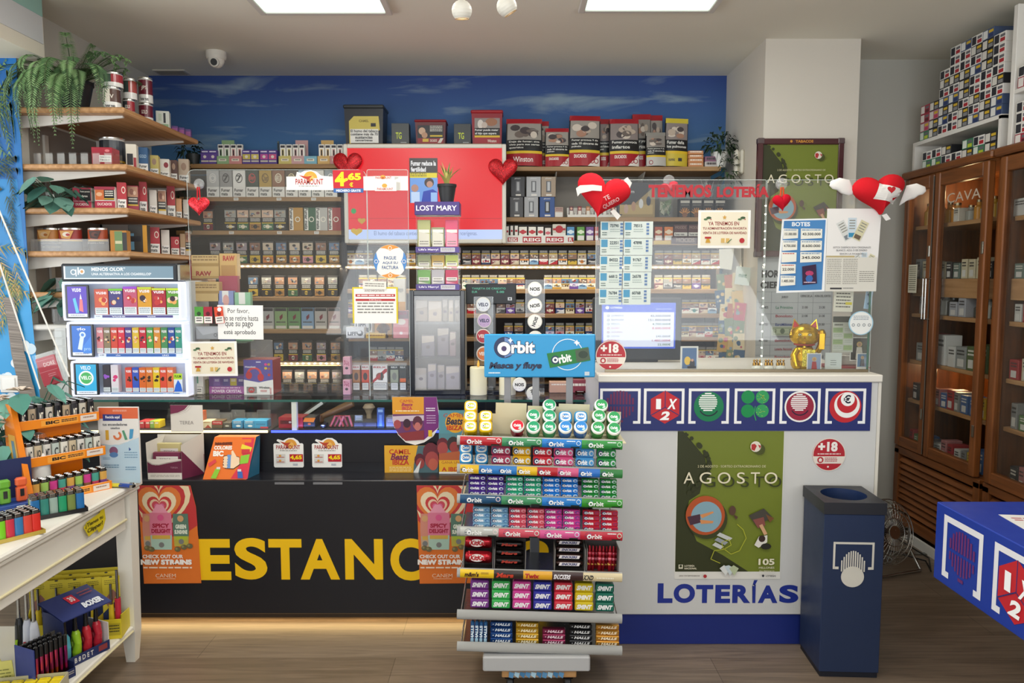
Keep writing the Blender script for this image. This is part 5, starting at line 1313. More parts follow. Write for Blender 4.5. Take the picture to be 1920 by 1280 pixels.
a=item('rolling_paper_box','kraft rolling paper box with red RAW lettering, upper one by the lit display','paper box',(359,478,410,522),YI+.065,.045,'c9a970',ch=.002); a.r_(359,493,410,499,'a8864c').lines(362,480,407,491,2,'8a6a3c',.5).t('RAW',367,508,396,517,'9c2f28',.05).r_(359,518,410,520,'a8864c')
a=item('rolling_paper_box','small open kraft paper box with red lettering beside the upper one','paper box',(411,475,444,499),YI+.065,.045,'d0a868',ch=.002,z=zr2); a.t('RAW',418,477,440,482,'b5382c',.05).r_(414,486,441,497,'b58a50')
flush()
for k,(x0,c_,nm) in enumerate(((365,'4f9a3c','green'),(382,'a52438','crimson'),(404,'d84a2c','orange red'))):
 a=sign('flavour_card',f'{nm} flavour card hanging beside the paper notice','card',(x0,575,x0+16,606),YPF-.004-.003*(k==2),c_,group='flavour cards',roll=(0,0,-.09)[k])
 a.r_(x0+.5,593,x0+15.5,605.5,'efe9e2').lines(x0+3,595,x0+13,604,2,'3a3a3a',.5,k).c(x0+8,588,4,('2a4a24','5a1020','7a2018')[k],10).c(x0+10,580,4,'ffffff' if k==2 else c_,8)
a=item('silver_carton','silver grey carton low behind the paper notice','carton',(367,612,412,636),YI-.03,.05,'b5b6bb',z=None,ch=.002); a.p([(367,612),(412,612),(412,622),(380,628)],'cfd0d6').ring(404,628,2.4,3.2,'5a5a60',12)
flush()
xc,z0,w_,h_=PR((356,636,470,640),YI)
O(MB().box(-.13,.14,-.085,.05,-.004,0,'e6e6e2','acrylic').box(-.13,-.127,-.02,.05,ZT-z0,-.004,'e6e6e2','acrylic').box(.137,.14,-.02,.05,ZT-z0,-.004,'e6e6e2','acrylic'),'clear_riser',None,(xc,YI+.02,z0),None,'clear plastic riser behind the paper and christmas notices','riser')
for r,c_,lb,tx in (((411,517,446,580),'a8485c','dusty red carton behind the paper notice',''),((440,548,470,598),'8fbf9a','pale green pouch with white cap behind the paper notice','c'),((409,545,438,598),'8a94c4','lilac pouch with pink and white cap behind the paper notice','p')):
 a=item('snus_pouch' if tx else 'dusty_carton',lb,'pouch' if tx else 'carton',r,YI+(.0 if tx else .04),.03,c_,z=z0+.0006,group=None)
 x0,y0,x1,y1=r
 if tx: a.r_(x0+8,y0-0,x0+20,y0+12,'ece8e2').r_(x0+7,y0+22,x1-7,y0+34,'e2e6e4')
 if tx=='p': a.c(x0+15,y0+10,6,'e0a8a0',14)
flush()
a=item('pod_carton','white pod carton with green square at the foot of the christmas notice','carton',(356,700,381,738),YI-.02,.05,'ece9e2',z=ZT); a.r_(362,705,372,718,'4f9a7c').r_(357,724,380,738,'3a3a3a').r_(357.6,724.6,379.4,737.4,'efece6').lines(360,728,377,735,2,'4a4a4a',.5)
a=item('vape_tray','purple and pink vape tray box with white lettering beside the headset carton','tray',(392,704,458,739),YI,.06,'6a4a8c',z=ZT); a.r_(392,725,458,739,'a85aa4').t('POWER CRYSTAL',397,731,453,737,'f2e8f4',.03).lines(397,726.5,450,729,1,'e6d0e8',.7)
for x0,c_ in ((401,'7a5aa4'),(418,'5a4a8c'),(432,'b9a83a'),(446,'4a3a7c')): a.r_(x0,709,x0+12,723,c_).lines(x0+2,711,x0+10,716,2,'e0d8ea',.5)
a=item('dark_packet','narrow olive packet between the pod carton and the purple tray','packet',(383,712,391,739),YI,.03,'6a6440',z=ZT)
a=item('headset_carton','purple and white wireless headset carton with red side, on the counter glass','carton',(457,674,512,748),YI-.03,.12,'5a50a0',z=ZT,ch=.002,sidecol='a52430')
a.p([(457,738),(457,716),(485,722),(512,716),(512,748),(457,748)],'ece9e6').ring(477,704,10,14,'d8454a',24,PI*.8,PI*2.25).c(467,707,6,'c22f38',16,8).c(489,711,6,'c22f38',16,8).t('Headset',460,687,480,691,'f0eef6',.02).r_(462,731,481,745,'8a8684').ring(471,738,3.5,6,'b52c34',16).c(471,741,3,'b52c34',10).t('Wireless',485,730,505,735,'2a2a2e',.02).lines(488,738,500,743,2,'b5343c',.5).t('HEADSET',500,738,514,741,'c22f38',.02,rot=-PI/2)
for dx,dy,c_ in ((499,684,'d83a8a'),(505,684,'b58a3a'),(499,692,'d8b82c'),(505,693,'a05a5a'),(505,706,'c23a3a')): a.c(dx,dy,2.8,c_,12)
a.r_(481,678,490,680,'e6e4f0')
a=item('charger_bag','crumpled clear bag of cable above the headset carton','bag',(470,637,510,672),YI+.05,.02,'b9b6b0',mat='film',ch=.006)
for k in range(14): a.ln([(R.uniform(472,508),R.uniform(640,670)),(R.uniform(472,508),R.uniform(640,670))],.8,'dedbd4')
flush()
S0=W(710,634,3.5)[1]
e=E('vape_stand','clear two level stand of vape boxes beside the black framed cabinet','stand',(W(706,700,3.5)[0],3.5,ZT))
O(MB().box(-.19,.15,.0,.16,S0-ZT-.005,S0-ZT,'e6e6e2','acrylic'),'shelf',e)
O(MB().box(-.19,.15,.16,.163,0,S0-ZT+.05,'e6e6e2','acrylic').box(-.19,-.187,0,.16,0,S0-ZT-.005,'e6e6e2','acrylic').box(.147,.15,0,.16,0,S0-ZT-.005,'e6e6e2','acrylic'),'frame',e)
O(MB().box(-.17,.145,-.012,-.008,.13,.145,'c98a84','film').box(-.17,.145,-.012,.14,.0,.012,'d8d8d4','acrylic'),'tray',e)
for k,(x0,x1,c_,c2,nm) in enumerate(((661,675,'b07a50','4a3a3a','tan'),(678,692,'d0503a','3a2c2c','orange and white'),(699,726,'efece8','8c4a3c','wide white'),(732,747,'9aa08a','7a7a74','grey green'),(749,762,'3c3a38','2a2a2c','black and orange'))):
 a=item('pod_box',f'{nm} pod box on the bottom level of the clear stand','pod box',(x0,684,x1,737),3.5,.03,c_,z=ZT+.0126,group='pod boxes in the clear stand')
 a.r_(x0,684,x1,694,'e6e2de' if k<3 else '2f3634').t('RELX',x0+1.5,687,x1-1.5,690.5,'b52c34' if k<3 else 'e6e6e2',.03)
 a.c((x0+x1)/2,708,(x1-x0)*.28,c2,14,8)
 if k==2: a.p([(699,716),(722,692),(726,692),(726,698),(699,722)],'b5343a').r_(714,700,718,716,'3a3a3a')
 if k==4: a.r_(750,712,761,720,'e0682c')
 a.r_(x0+.4,721,x1-.4,737,'3a3c40').r_(x0+1.2,721.8,x1-1.2,736.2,'e4e4e2').lines(x0+2.5,724,x1-2.5,734,3,'9a9ca0',.4,k)
for k,(z_,x0) in enumerate(((0,643),(1,643))):
 a=item('pink_carton',('pink carton with dark print at the edge of the clear stand, lower','pink carton stacked on the lower pink one')[k],'carton',(643,712-k*43,657,746-k*36),3.44,.04,'d8a0b0',z=ZT+k*.094 if k==0 else ZT+.0945,group='pink cartons')
 y0=716-k*38; a.t('LOVE',645,y0,655,y0+10,'a5345a',.02,rot=PI/2,sh=.3).c(650,y0+17,3,'3a2a34',10)
flush()
for r,lb,z in (((649,613,683,637),'white tissue carton with dark swirl logo, lower front one',S0),((664,588,698,612),'white tissue carton with dark swirl logo, upper one',None)):
 zz=S0+.0006 if z else S0+.0006+.0
 a=item('tissue_carton',lb,'carton',r,3.50 if z else 3.56,.05,'cdcdd4',z=zz,group='white tissue cartons')
 x0,y0,x1,y1=r; yb=629 if z else 604
 a.t('LIFF',x0+3,yb-6,x0+20,yb+2,'26263a',.04).c(x0+26,yb-3,6,'3a3a44',16).c(x0+25,yb-5,3.6,'cdcdd4',12)
a=item('incense_box','pink and yellow flat box lying on the clear stand before the figurine','box',(686,625,722,639),3.49,.09,'d0a83c',z=S0+.0006); a.lines(688,629,720,636,1,'8a5a2c',.5)
flush()
mb=MB(); mb.quad((-.043,.002,.0345),(.043,.002,.0345),(.043,.088,.0345),(-.043,.088,.0345),'c87a9a','print')
a=item('amber_box','amber box standing behind the dark figurine','box',(702,594,734,632),3.6,.03,'d09a40',z=S0+.0006); a.r_(704,596,713,608,'c2503a').r_(722,610,732,618,'b5702c')
a=item('sweets_packet','pink floral packet on the clear stand beside the black cabinet','packet',(737,582,766,636),3.5,.03,'dc8f98',z=S0+.0006); a.r_(737,583,766,598,'8a6a7a').t('JUICY',739,585,764,592,'b53a6a',.03).c(752,604,9,'f0e6e0',14,6).r_(737,614,766,624,'d0606e').c(752,626,3,'f0e0e0',12)
a=item('white_carton','white and orange carton behind the pink floral packet','carton',(738,522,760,580),3.58,.03,'e6e0d4',z=S0+.0006); a.r_(738,545,760,566,'dba860').t('zuego',742,532,756,536,'4a5a6a',.0).r_(740,572,758,577,'5a6aa0')
flush()
mb=MB(); xc,z0,w_,h_=PR((711,570,725,628),3.52)
mb.lathe([(.0,0),(.022,.0),(.024,.010),(.018,.014),(.017,.02),(.024,.05),(.020,.062),(.012,.066),(.010,.075),(.019,.085),(.021,.100),(.019,.118),(.013,.130),(.004,.142),(0,.144)],20,'6d4a38','metal',sy=.75)
mb.tube([(-.018,0,.058),(-.027,-.006,.04),(-.014,-.018,.03)],.006,8,'6d4a38','metal').tube([(.018,0,.058),(.027,-.006,.04),(.012,-.018,.036)],.006,8,'6d4a38','metal')
for sx_ in (-1,1): mb.lathe([(0,0),(.003,.001),(.0,.002)],8,'2c1c16','gloss',c=(sx_*.008,-.0155,.106)); mb.tube([(sx_*.020,0,.10),(sx_*.024,0,.095),(sx_*.022,0,.088)],.003,6,'6d4a38','metal')
mb.tube([(0,-.016,.104),(0,-.019,.098),(0,-.016,.095)],.002,6,'5a3c2c','metal')
O(mb,'figurine',None,(xc,3.53,S0+.0006),None,'small dark brown carved figurine standing among the cartons','figurine')
L_=Loc((768,544,872,751),3.44,ZT)
e=E('framed_cabinet','clear display cabinet with rounded black frame holding bagged devices','cabinet',L_.loc())
mb=MB(); f=9
for rr_ in ((768,544,777,751),(863,544,872,751)): L_.bx(mb,rr_,0,.015,'232427','gloss',.003)
for rr_ in ((776,544,864,555),(776,741,864,751)): L_.bx(mb,rr_,0,.015,'232427','gloss',.003)
O(mb,'frame',e)
mb=MB(); L_.bx(mb,(777,555,863,741),.005,.008,'ffffff','film'); O(mb,'door_pane',e)
mb=MB(); L_.bx(mb,(770,546,775,749),.016,.17,'c9c7c0','paint'); L_.bx(mb,(866,546,871,749),.016,.17,'c9c7c0','paint'); L_.bx(mb,(775,546,866,749),.165,.17,'bdb8b0','paint'); L_.bx(mb,(775,747,866,749),.016,.17,'c9c7c0','paint'); L_.bx(mb,(775,545,866,548),.016,.17,'c9c7c0','paint'); O(mb,'body',e)
for py in (607,676):
 mb=MB(); L_.bx(mb,(776,py,866,py+4),.018,.163,'d6d4c8','acrylic'); O(mb,'shelf',e)
zc={607: L_.z0+L_.z(607),676: L_.z0+L_.z(676),745: L_.z0+L_.z(746)}
bi=0
for sh,lst in ((607,((779,562,802,'b9a48e'),(803,564,828,'c4b29c'),(829,560,840,'b0a08c'),(841,562,850,'bba98f'),(852,561,862,'ad9c86'))),(676,((790,628,815,'8f8a92'),(820,614,842,'9a9098'),(843,622,855,'a58f90'))),(745,((779,690,800,'dcd6d0'),(802,682,818,'a9a2a8'),(820,684,834,'b5aeb2'),(836,686,862,'a8a0a6')))):
 for x0,y0,x1,c_ in lst:
  bi+=1
  lv={607: 'top',676: 'middle',745: 'bottom'}[sh]
  a=item('device_packet',f'{ORD[[l[0] for l in lst].index(x0) + 1]} pale bagged packet from left on the {lv} level of the black framed cabinet','packet',(x0,y0,x1,sh-1),3.47+(bi % 2)*.03,.02,c_,z=zc[sh]+.0006,group='packets in the black framed cabinet',ch=.003)
  a.p([(x0+1,y0+2),(x1-1,y0+2),(x1-1,y0+14),(x0+1,y0+18)],'d6cabc').c((x0+x1)/2,y0+26,min(4,(x1-x0)*.3),'7a6a6c',10)
flush()
LT=Loc((778,377,868,545),3.47); zt_=L_.z0+L_.h+.0006
e=E('vape_tower','clear vape tower with purple header and bands, on the black framed cabinet','display',(LT.xc,3.47,zt_)); LT.h+=LT.z0-zt_; LT.z0=zt_; LT.kz=LT.h/168
mb=MB(); LT.bx(mb,(780,400,782,545),0,.11,'ffffff','acrylic'); LT.bx(mb,(858,400,860,545),0,.11,'ffffff','acrylic'); LT.bx(mb,(780,400,860,545),.107,.11,'ffffff','acrylic'); O(mb,'case',e)
mb=MB(); LT.bx(mb,(778,378,862,403),-.004,.11,'4a3a7c','print',.002); LT.art(mb,(778,378,862,403),-.004).t('LOST MARY',781,385,857,395,'f2eef6',.02); O(mb,'header',e,label='purple header')
for y0,y1 in ((463,474),(534,545)):
 mb=MB(); LT.bx(mb,(779,y0,861,y1),-.003,.107,'5a4a8c','print',.001); LT.art(mb,(779,y0,861,y1),-.003).t("Life's Merry!",785,y0+3,822,y0+8,'f0ecf6',.02).r_(826,y0+1.5,853,y0+9.5,'c9c6cc').lines(828,y0+3,851,y0+8,2,'8a868c',.5); O(mb,'price_band',e,label='purple band')
mb=MB(); LT.bx(mb,(780,501,861,503),0,.107,'ffffff','acrylic'); O(mb,'level',e)
for (yb,yt),cols,lv in (((463,412),(('b8b880','straw'),('9a9c78','olive'),('d85a78','pink')),'top'),((501,478),(('a9b088','sage'),('c9a858','amber'),('c4cf70','lime')),'upper middle'),((534,506),(('7fae68','green'),('b9b4b8','silver'),('c24a66','rose')),'lower middle')):
 for k,(c_,nm) in enumerate(cols):
  x0=783+k*26
  a=item('vape_packet',f'{nm} vape packet on the {lv} level of the purple banded tower','vape packet',(x0,yt+(k==1)*14*(lv=='top'),x0+24,yb-1),3.49,.03,c_,z=zt_+LT.z(yb)+.0008,group='packets in the vape tower')
  a.r_(x0+2,yt+14+(lv=='top')*4,x0+22,yt+20+(lv=='top')*4,'e6e2da').p([(x0+2,yb-2),(x0+2,yt+22),(x0+22,yt+26),(x0+22,yb-2)],'d8d4c4' if k != 2 else 'e8a0b0').lines(x0+4,yb-12,x0+20,yb-3,2,'8a867c',.4,k)
flush()
x_,z_=W(838,377,3.52)
zz=LT.z0+LT.z(378)+.0006
e=E('potted_plant','small spiky yellow-edged plant in black pot on top of the purple tower','plant',(x_,3.525,zz))
O(MB().lathe([(.030,0),(.042,.072),(.045,.072),(.045,.084),(.038,.084),(.036,.06)],24,'2c2d2f','paint'),'pot',e)
mb=MB(); q=random.Random(4)
for k in range(15):
 az=k*2.4; ln_=q.uniform(.07,.13); out=q.uniform(.02,.09)*(.3 if k<4 else 1); wd=.011; n_=6
 for sd,cc in ((0,'4a6a3c'),(1,'c9c070')):
  vs=[]; s_=Vector((-math.sin(az),math.cos(az),0))
  for i in range(n_+1):
   f=i/n_; c_=Vector((math.cos(az)*out*f**1.6,math.sin(az)*out*f**1.6,.075+ln_*(f-.35*f*f*(out/.06)*.6))); wv=wd*(1-f**2)*(1 if sd else .62)
   o_=Vector((-math.cos(az),-math.sin(az),.3))*(.0006 if not sd else 0)
   vs+=[tuple(c_-s_*wv+o_),tuple(c_+o_+Vector((math.cos(az),math.sin(az),0))*wv*.4),tuple(c_+s_*wv+o_)]
  fs=[]
  for i in range(n_):
   b_=i*3; fs+=[(b_,b_+1,b_+4,b_+3),(b_+1,b_+2,b_+5,b_+4)]
  mb.add(vs,fs,cc,'leaf',True)
O(mb,'foliage',e)
L_=Loc((873,532,968,570),3.55)
e=E('till_display','black till display with green characters on grey pole','till display',(L_.xc,3.55,ZT)); dz=L_.z0-ZT
mb=MB(); mb.T=Matrix.Translation((0,0,dz)); L_.bx(mb,(873,532,968,570),0,.04,'2a2c2f','paint',.004); a=L_.art(mb,(873,532,968,570),0)
mb.T=Matrix.Translation((0,0,dz)); a.t('TARJETA DE CREDITO',885,539,948,543.5,'5fbfa0',.0).t('EUR',885,545,895,549,'5fbfa0',.0).t('5.00',931,545,945,549,'5fbfa0',.0).r_(952,557,960,563,'b9bcc0').c(956,560,1.6,'3a3c40',8); O(mb,'head',e)
O(MB().box(L_.x(914),L_.x(929),.012,.03,.012,dz,'77787c','paint',.003),'pole',e); O(MB().box(L_.x(872),L_.x(960),-.05,.09,0,.012,'2c2d30','paint',.004),'base',e)
def candle(r,Y,label):
 xc,z0,w_,h_=PR(r,Y); e=E('candle',label,'candle',(xc,Y,ZT),group='cream candles')
 h_+=z0-ZT; rr=w_/2; O(MB().lathe([(rr,0),(rr,h_*.74),(rr*.95,h_*.77),(rr*.5,h_*.765)],28,'e6deb8','paint'),'wax',e)
 O(MB().lathe([(.002,h_*.76),(.006,h_*.80),(.0065,h_*.84),(.003,h_*.93),(0,h_*.97)],14,'f0b850','gloss',cap=False),'flame_tip',e)
candle((881,672,913,746),3.46,'cream pillar candle with amber flame tip beside the black framed cabinet')
candle((936,676,967,746),3.46,'cream pillar candle half behind the blue gum sign')
def tin(px,py,rad,Y,label,txt,col,rot,ring_='e6e4da',ink='26282c',stand=None):
 xc,zc_=W(px,py,Y); rr=rad*Y/FPX
 e=E('round_tin',label,'tin',(xc,Y,zc_),(PI/2,0,0),group='round pouch tins')
 b_=MB(); b_.lathe([(rr,-.020),(rr,-.002),(rr*.96,0)],28,'d6d4cc','paint'); O(b_,'can',e)
 l_=MB(); l_.lathe([(rr*.97,.0006),(rr*.93,.003)],28,ring_,'paint'); a=Art(l_,(-10,-10,10,10),(-rr,-rr,.003),(1,0,0),(0,1,0),2*rr,2*rr); a.c(0,0,8.6,col,26).t(txt,-6.6,-2.6,6.6,2.2,ink,.04,rot=rot)
 for an in (.5,1.6,2.6): a.c(math.cos(an)*6,4.5+math.sin(an),.5,'8a5aa0',6)
 O(l_,'lid',e)
for k,(px,py,rot,lb) in enumerate(((1003,542,0,'topmost'),(1003,573,-.15,'second'),(1003,603,-1.2,'third'))):
 tin(px,py,14,3.46,f'white round pouch tin in the clear column, {lb} one','NOIS','f0efe8',rot)
tin(1004,634,14,3.46,'white round pouch tin in the clear column, just above the blue gum sign','NOIS','f0efe8',.1)
for k,(px,py,c_,nm,tx) in enumerate(((906,571,'d4d8de','grey','VELO'),(908,601,'b9a0c4','lilac','VELO'),(906,630,'b03a44','red','VELO'),(907,663,'c8703a','orange floral','VELO'))):
 tin(px,py,14,3.49,f'{nm} round pouch tin in the column behind the till display pole',tx,c_,0,'d8d6d0','3a3f5a' if k<2 else 'e6d8d0')
tin(974,721,13,3.40,'white round tin with dark lettering below the blue gum sign, behind its posts','NOIS','f0efe8',0)
tin(1000,738,13,3.37,'white round tin with dark lettering lying lowest, before the tins column','NOIS','f0efe8',1.1)
for px,lb,Y,top in ((1003,'clear upright column dispenser holding the white tins',3.46,524),(907,'clear upright column dispenser holding coloured tins behind the till pole',3.49,556)):
 L_=Loc((px-18,top,px+18,748),Y,ZT); mb=MB(); L_.bx(mb,(px-18,top,px-16.5,748),-.012,.024,'ffffff','acrylic'); L_.bx(mb,(px+16.5,top,px+18,748),-.012,.024,'ffffff','acrylic'); L_.bx(mb,(px-18,top,px+18,748),.022,.024,'ffffff','acrylic'); L_.bx(mb,(px-18,747,px+18,748),-.012,.024,'ffffff','acrylic')
 O(mb,'tin_dispenser',None,L_.loc(),None,lb,'dispenser')
for r,c_,lb in (((1030,716,1068,745),'c9a08a','open tan carton behind the gum rack posts'),((1070,712,1112,730),'8e3f4c','dark red carton beside the lottery counter'),((1078,732,1098,747),'d8743a','orange carton beside the dark red one')):
 a=item('small_carton',lb,'carton',r,3.5,.05,c_,z=ZT if r[3]>740 else ZT+.05*0); a.lines(r[0]+4,r[1]+5,r[2]-4,r[1]+12,1,'e6ddd0',.5)
flush()
# in the show case
YK=3.36
def case(r,c_,label,cat='carton',name='show_case_carton',Y=YK,draw=None,d=.06,rz=0):
 a=item(name,label,cat,r,Y,d,c_,z=ZS+.0006,rz=rz,group=None)
 if draw: draw(a)
 return a
for k,(x0,c_) in enumerate(((261,'c2464c'),(272,'d04a4a'),(280,'8fae5a'),(289,'dcc03c'))):
 case((x0,789,x0+10,811),c_,f'{("dark red", "red", "green", "yellow")[k]} little lighter pack in the show case beside the recycling poster','packet','small_packet',draw=lambda a,x0=x0: a.r_(x0+2,793,x0+8,797,'e8e0d4'))
case((366,772,378,811),'a5563a','rust carton in the show case beside the open maroon box',draw=lambda a: a.lines(368,776,376,800,4,'e0c8b0',.4))
case((379,789,397,811),'d8ccb0','cream rolling paper box in the show case','paper box',draw=lambda a: a.p([(384,810),(390,800),(396,810)],'a5403a').lines(382,792,394,796,1,'b58a60',.6))
case((398,789,417,811),'6a5a48','brown box with red script label in the show case','paper box',draw=lambda a: (a.r_(398,789,417,800,'b02c38'),a.t('Smoking',400,791.5,415,797,'f0e0d4',.01,sh=.2)))
case((418,792,433,811),'5a5650','dark taupe box with pale medallion in the show case','paper box',draw=lambda a: a.c(426,803,4,'d0ccc0',12,2.6))
for k,x0 in enumerate((435,457)):
 case((x0,788,x0+20,811),('3a86b4','4a96c0')[k],('blue box with white medallion in the show case','lighter blue box with white medallion, next one along')[k],'paper box',draw=lambda a,x0=x0: a.c(x0+12,804,4.5,'e8eef0',12,3).lines(x0+3,790,x0+17,798,2,'cfe0ea',.5))
case((477,788,501,811),'4aa0cc','sky blue box with red foot at the divider of the show case','paper box',draw=lambda a: a.t('OCEAN',480,797,497,801,'2f6a94',.03).r_(488,806,503,811,'d0505a'))
for k in range(5):
 x0=385+k*24
 a=item('clear_pouch',f'crumpled clear pouch, {ORD[k + 1]} from left above the blue boxes in the show case','pouch',(x0,768+(k % 2)*5,x0+26,811),YK+.13+.02*k,.015,'8f9490','film',z=ZS+.0006,ch=.005,group='clear pouches in the show case')
 for j in range(9): a.ln([(R.uniform(x0+2,x0+24),R.uniform(772,805)),(R.uniform(x0+2,x0+24),R.uniform(772,805))],.9,R.choice(('c9ccc8','6a6e6c','a5aaa6')))
flush()
case((522,782,568,811),'a52c34','dark red carton in the blue-lit part of the show case',draw=lambda a: a.r_(525,790,548,800,'6a1c24').t('TORO',528,792,540,798,'3a1218',.02).c(544,795,2.6,'d8c8c4',12),rz=-.05,d=.09)
case((569,783,590,812),'2c2c30','black box with orange flap in the blue-lit show case',draw=lambda a: a.p([(568,794),(572,783),(592,783),(588,795)],'dd7a28').c(580,800,3,'b55a2c',12),d=.10)
case((601,796,610,812),'23243a','narrow dark blue box with white square in the show case',draw=lambda a: a.r_(603,797,608,801,'e2e6f0').c(606,806,2,'8fb0e8',10))
case((664,792,706,811),'4a4a54','grey case with round clasp in the blue-lit show case','case',draw=lambda a: (a.r_(664,778+14,706,794,'3a3a44'),a.p([(679,792),(687,792),(686,805),(681,805)],'34343e'),a.c(683,802,1.8,'1c1c22',10)),d=.1)
a=item('small_plaque','small grey lettered plaque standing on the grey case','plaque',(665,778,680,791),YK+.02,.004,'77808c',z=ZS+.0006+(W(685,792,YK)[1]-ZS)); a.lines(667,780,678,789,3,'d0d8e0',.45)
case((707,765,720,811),'3a5a9c','tall blue packet beside the grey case','packet',draw=lambda a: a.r_(709,768,718,774,'8fb0d8').r_(711,780,716,806,'6a8cc4'),d=.02)
case((724,782,742,811),'7a7a88','grey lilac carton at the edge of the round card',draw=lambda a: a.lines(727,787,740,795,2,'b9b9c4',.5))
flush()
mb=MB(); mb.tube([(-.10,0,.03),(-.04,0,.055),(.03,.01,.085),(.055,.01,.095)],[.012,.016,.02,.016],12,'7a5a40','gloss'); mb.lathe([(.014,0),(.02,.01),(.019,.04),(.014,.04),(.012,.012)],16,'6a4a34','gloss',c=(-.10,0,.002))
O(mb,'smoking_pipe',None,(W(640,795,3.47)[0],3.47,ZS+.0006),None,'brown wooden smoking pipe lying slanted in the show case','pipe')
mb=MB()
for k in range(3): mb.tube([(-.05+k*.02,.0,.004),(-.03+k*.02,.01,.05),(-.01+k*.022,.01,.052),(.01+k*.02,0,.004)],.006,8,('a5464c','8a3a44','b5606a')[k],'gloss')
O(mb,'metal_grinder_stand',None,(W(640,800,3.38)[0],3.38,ZS+.0006),None,'small red metallic trinket in the middle of the blue-lit show case','trinket')
mb=MB(); mb.box(-.09,.09,-.004,.004,0,.012,'9aa0a0','foil',.002); mb.T=Matrix.Rotation(-.6,4,'Y'); mb.box(-.02,.16,-.012,.012,.02,.05,'4a504c','foil',.006); mb.box(.0,.12,-.0125,-.012,.028,.042,'c9ccc6','print')
O(mb,'knife_pouch',None,(W(575,782,3.5)[0],3.5,ZS+.0006),None,'dark green crumpled pouch leaning behind the black and orange box','pouch')
mb=MB(); mb.lathe([(.012,0),(.012,.03),(.02,.05),(.03,.062),(.02,.078),(.0,.08)],16,'c9b49a','plush'); O(mb,'beige_pouch',None,(W(692,785,3.56)[0],3.56,ZS+.0006),None,'beige tied pouch behind the grey case','pouch')
mb=MB(); mb.lathe([(.05,0),(.055,.02),(.05,.10),(.03,.125),(0,.128)],24,'2e2a2c','paint'); O(mb,'dark_jar',None,(W(566,780,3.62)[0],3.62,ZS+.0006),None,'dark round jar at the back of the blue-lit show case','jar')
# on the ledge and panel of the black counter
ZLe=ZL+.0006
L_=Loc((272,767,368,906),3.165,ZLe)
e=E('stick_display_box','open cream and maroon cardboard stick box with raised lid on the ledge','display box',L_.loc())
mb=MB(); X0,X1,XR2=L_.x(275),L_.x(339),L_.x(364); d_=.10
zf_,zs_=L_.z(866),L_.z(822)
mb.box(X0,X1,0,.002,0,zf_,'e2dcd2','print')
mb.add([(X0,0,0),(X0,d_,0),(X0+.035,d_,L_.z(826)),(X0-.004,0,L_.z(833))],[(0,1,2,3)],'d8d2c8','print')
mb.add([(X1,0,0),(XR2,d_,0),(XR2,d_,L_.z(822)),(X1,0,L_.z(838))],[(0,1,2,3)],'d0c9bf','print')
mb.add([(X1+.001,-.0006,0),(XR2,d_-.0006,0),(XR2,d_-.0006,L_.z(866)),(X1+.012,.04,L_.z(854)),(X1+.001,-.0006,L_.z(850))],[(0,1,2,3,4)],'6a2a44','print')
mb.box(X0,XR2,d_,d_+.002,0,L_.z(826),'d8d2c8','print').box(X0,X1,.002,d_,0,.002,'b9b2a8','print')
a=L_.art(mb,(275,866,339,906),0); a.p([(275,870),(290,878),(310,874),(339,868),(339,893),(275,893)],'6a2a44').ln([(275,870),(284,876),(296,877),(312,873),(339,868)],2,'b9b0a8').lines(280,897,335,902,2,'a09a92',.35).t('TEREA',318,881,332,884,'b58a9a',.0); O(mb,'tray',e)
mb=MB(); L_.bx(mb,(301,767,363,822),d_+.004,d_+.007,'dfd9cf','print'); a=L_.art(mb,(301,767,363,822),d_+.004); a.p([(301,767),(336,767),(328,776),(316,782),(301,785)],'7a3450').ln([(301,786),(317,783),(330,777),(339,767)],1.5,'b5aaa4').ln([(301,789),(320,785),(334,779),(343,768)],.8,'cfc6be').t('TEREA',318,799,345,806,'8a8480',.0); O(mb,'lid',e)
for r,c_,lb,dy in (((287,848,338,884),'7a3450','maroon stick pack at the front of the open cardboard box',.02),((295,831,338,870),'d0c48c','cream stick pack behind the maroon one in the open box',.055)):
 a=item('stick_pack',lb,'pack',r,3.165+dy,.02,c_,z=ZLe+.0026+(.02 if dy<.03 else .02)); x0,y0,x1,y1=r
 a.r_(x0+6,y0+7,x1-4,y0+22,'e6e0d8').t('TEREA',x0+12,y0+10,x0+34,y0+14,'8a7a80',.0).lines(x0+10,y0+16,x1-8,y0+20,1,'a03a50',.5)
flush()
L_=Loc((378,824,474,900),3.165,ZLe); H_=L_.h; top_b=.055
e=E('lighter_carton','sloping orange and pink lighter carton with thumbs-up hand on the ledge','carton',L_.loc())
mb=MB(); xa,xb=L_.x(379),L_.x(461); D_=.10
A0,B0,A1,B1=(xa,0,0),(xb,0,0),(xa+.035,top_b,H_),(xb+.028,top_b,H_)
mb.add([A0,B0,B1,A1],[(0,1,2,3)],'e8742a','print'); mb.add([B0,(xb+.022,D_,0),(xb+.03,D_,H_),B1],[(0,1,2,3)],'2f6a86','print'); mb.add([A0,(xa+.03,D_,0),(xa+.04,D_,H_),A1],[(3,2,1,0)],'c8602a','print')
mb.add([A1,B1,(xb+.03,D_,H_),(xa+.04,D_,H_)],[(0,1,2,3)],'e8742a','print'); mb.add([(xa+.03,D_,0),(xb+.022,D_,0),(xb+.03,D_,H_),(xa+.04,D_,H_)],[(3,2,1,0)],'8a4a24','print')
O(mb,'body',e)
mb=MB()
class Sl(Art):
 def pt(s,x,y,k):
  f=(900-y)/76; g=(x-379-16*f)/82
  lo=Vector(A0).lerp(Vector(B0),g); hi=Vector(A1).lerp(Vector(B1),g)
  return tuple(lo.lerp(hi,f)+s.n*(k*s.eps))
a=Sl(mb,(379,824,474,900),A0,(1,0,0),(0,top_b/H_,1),.2,.2)
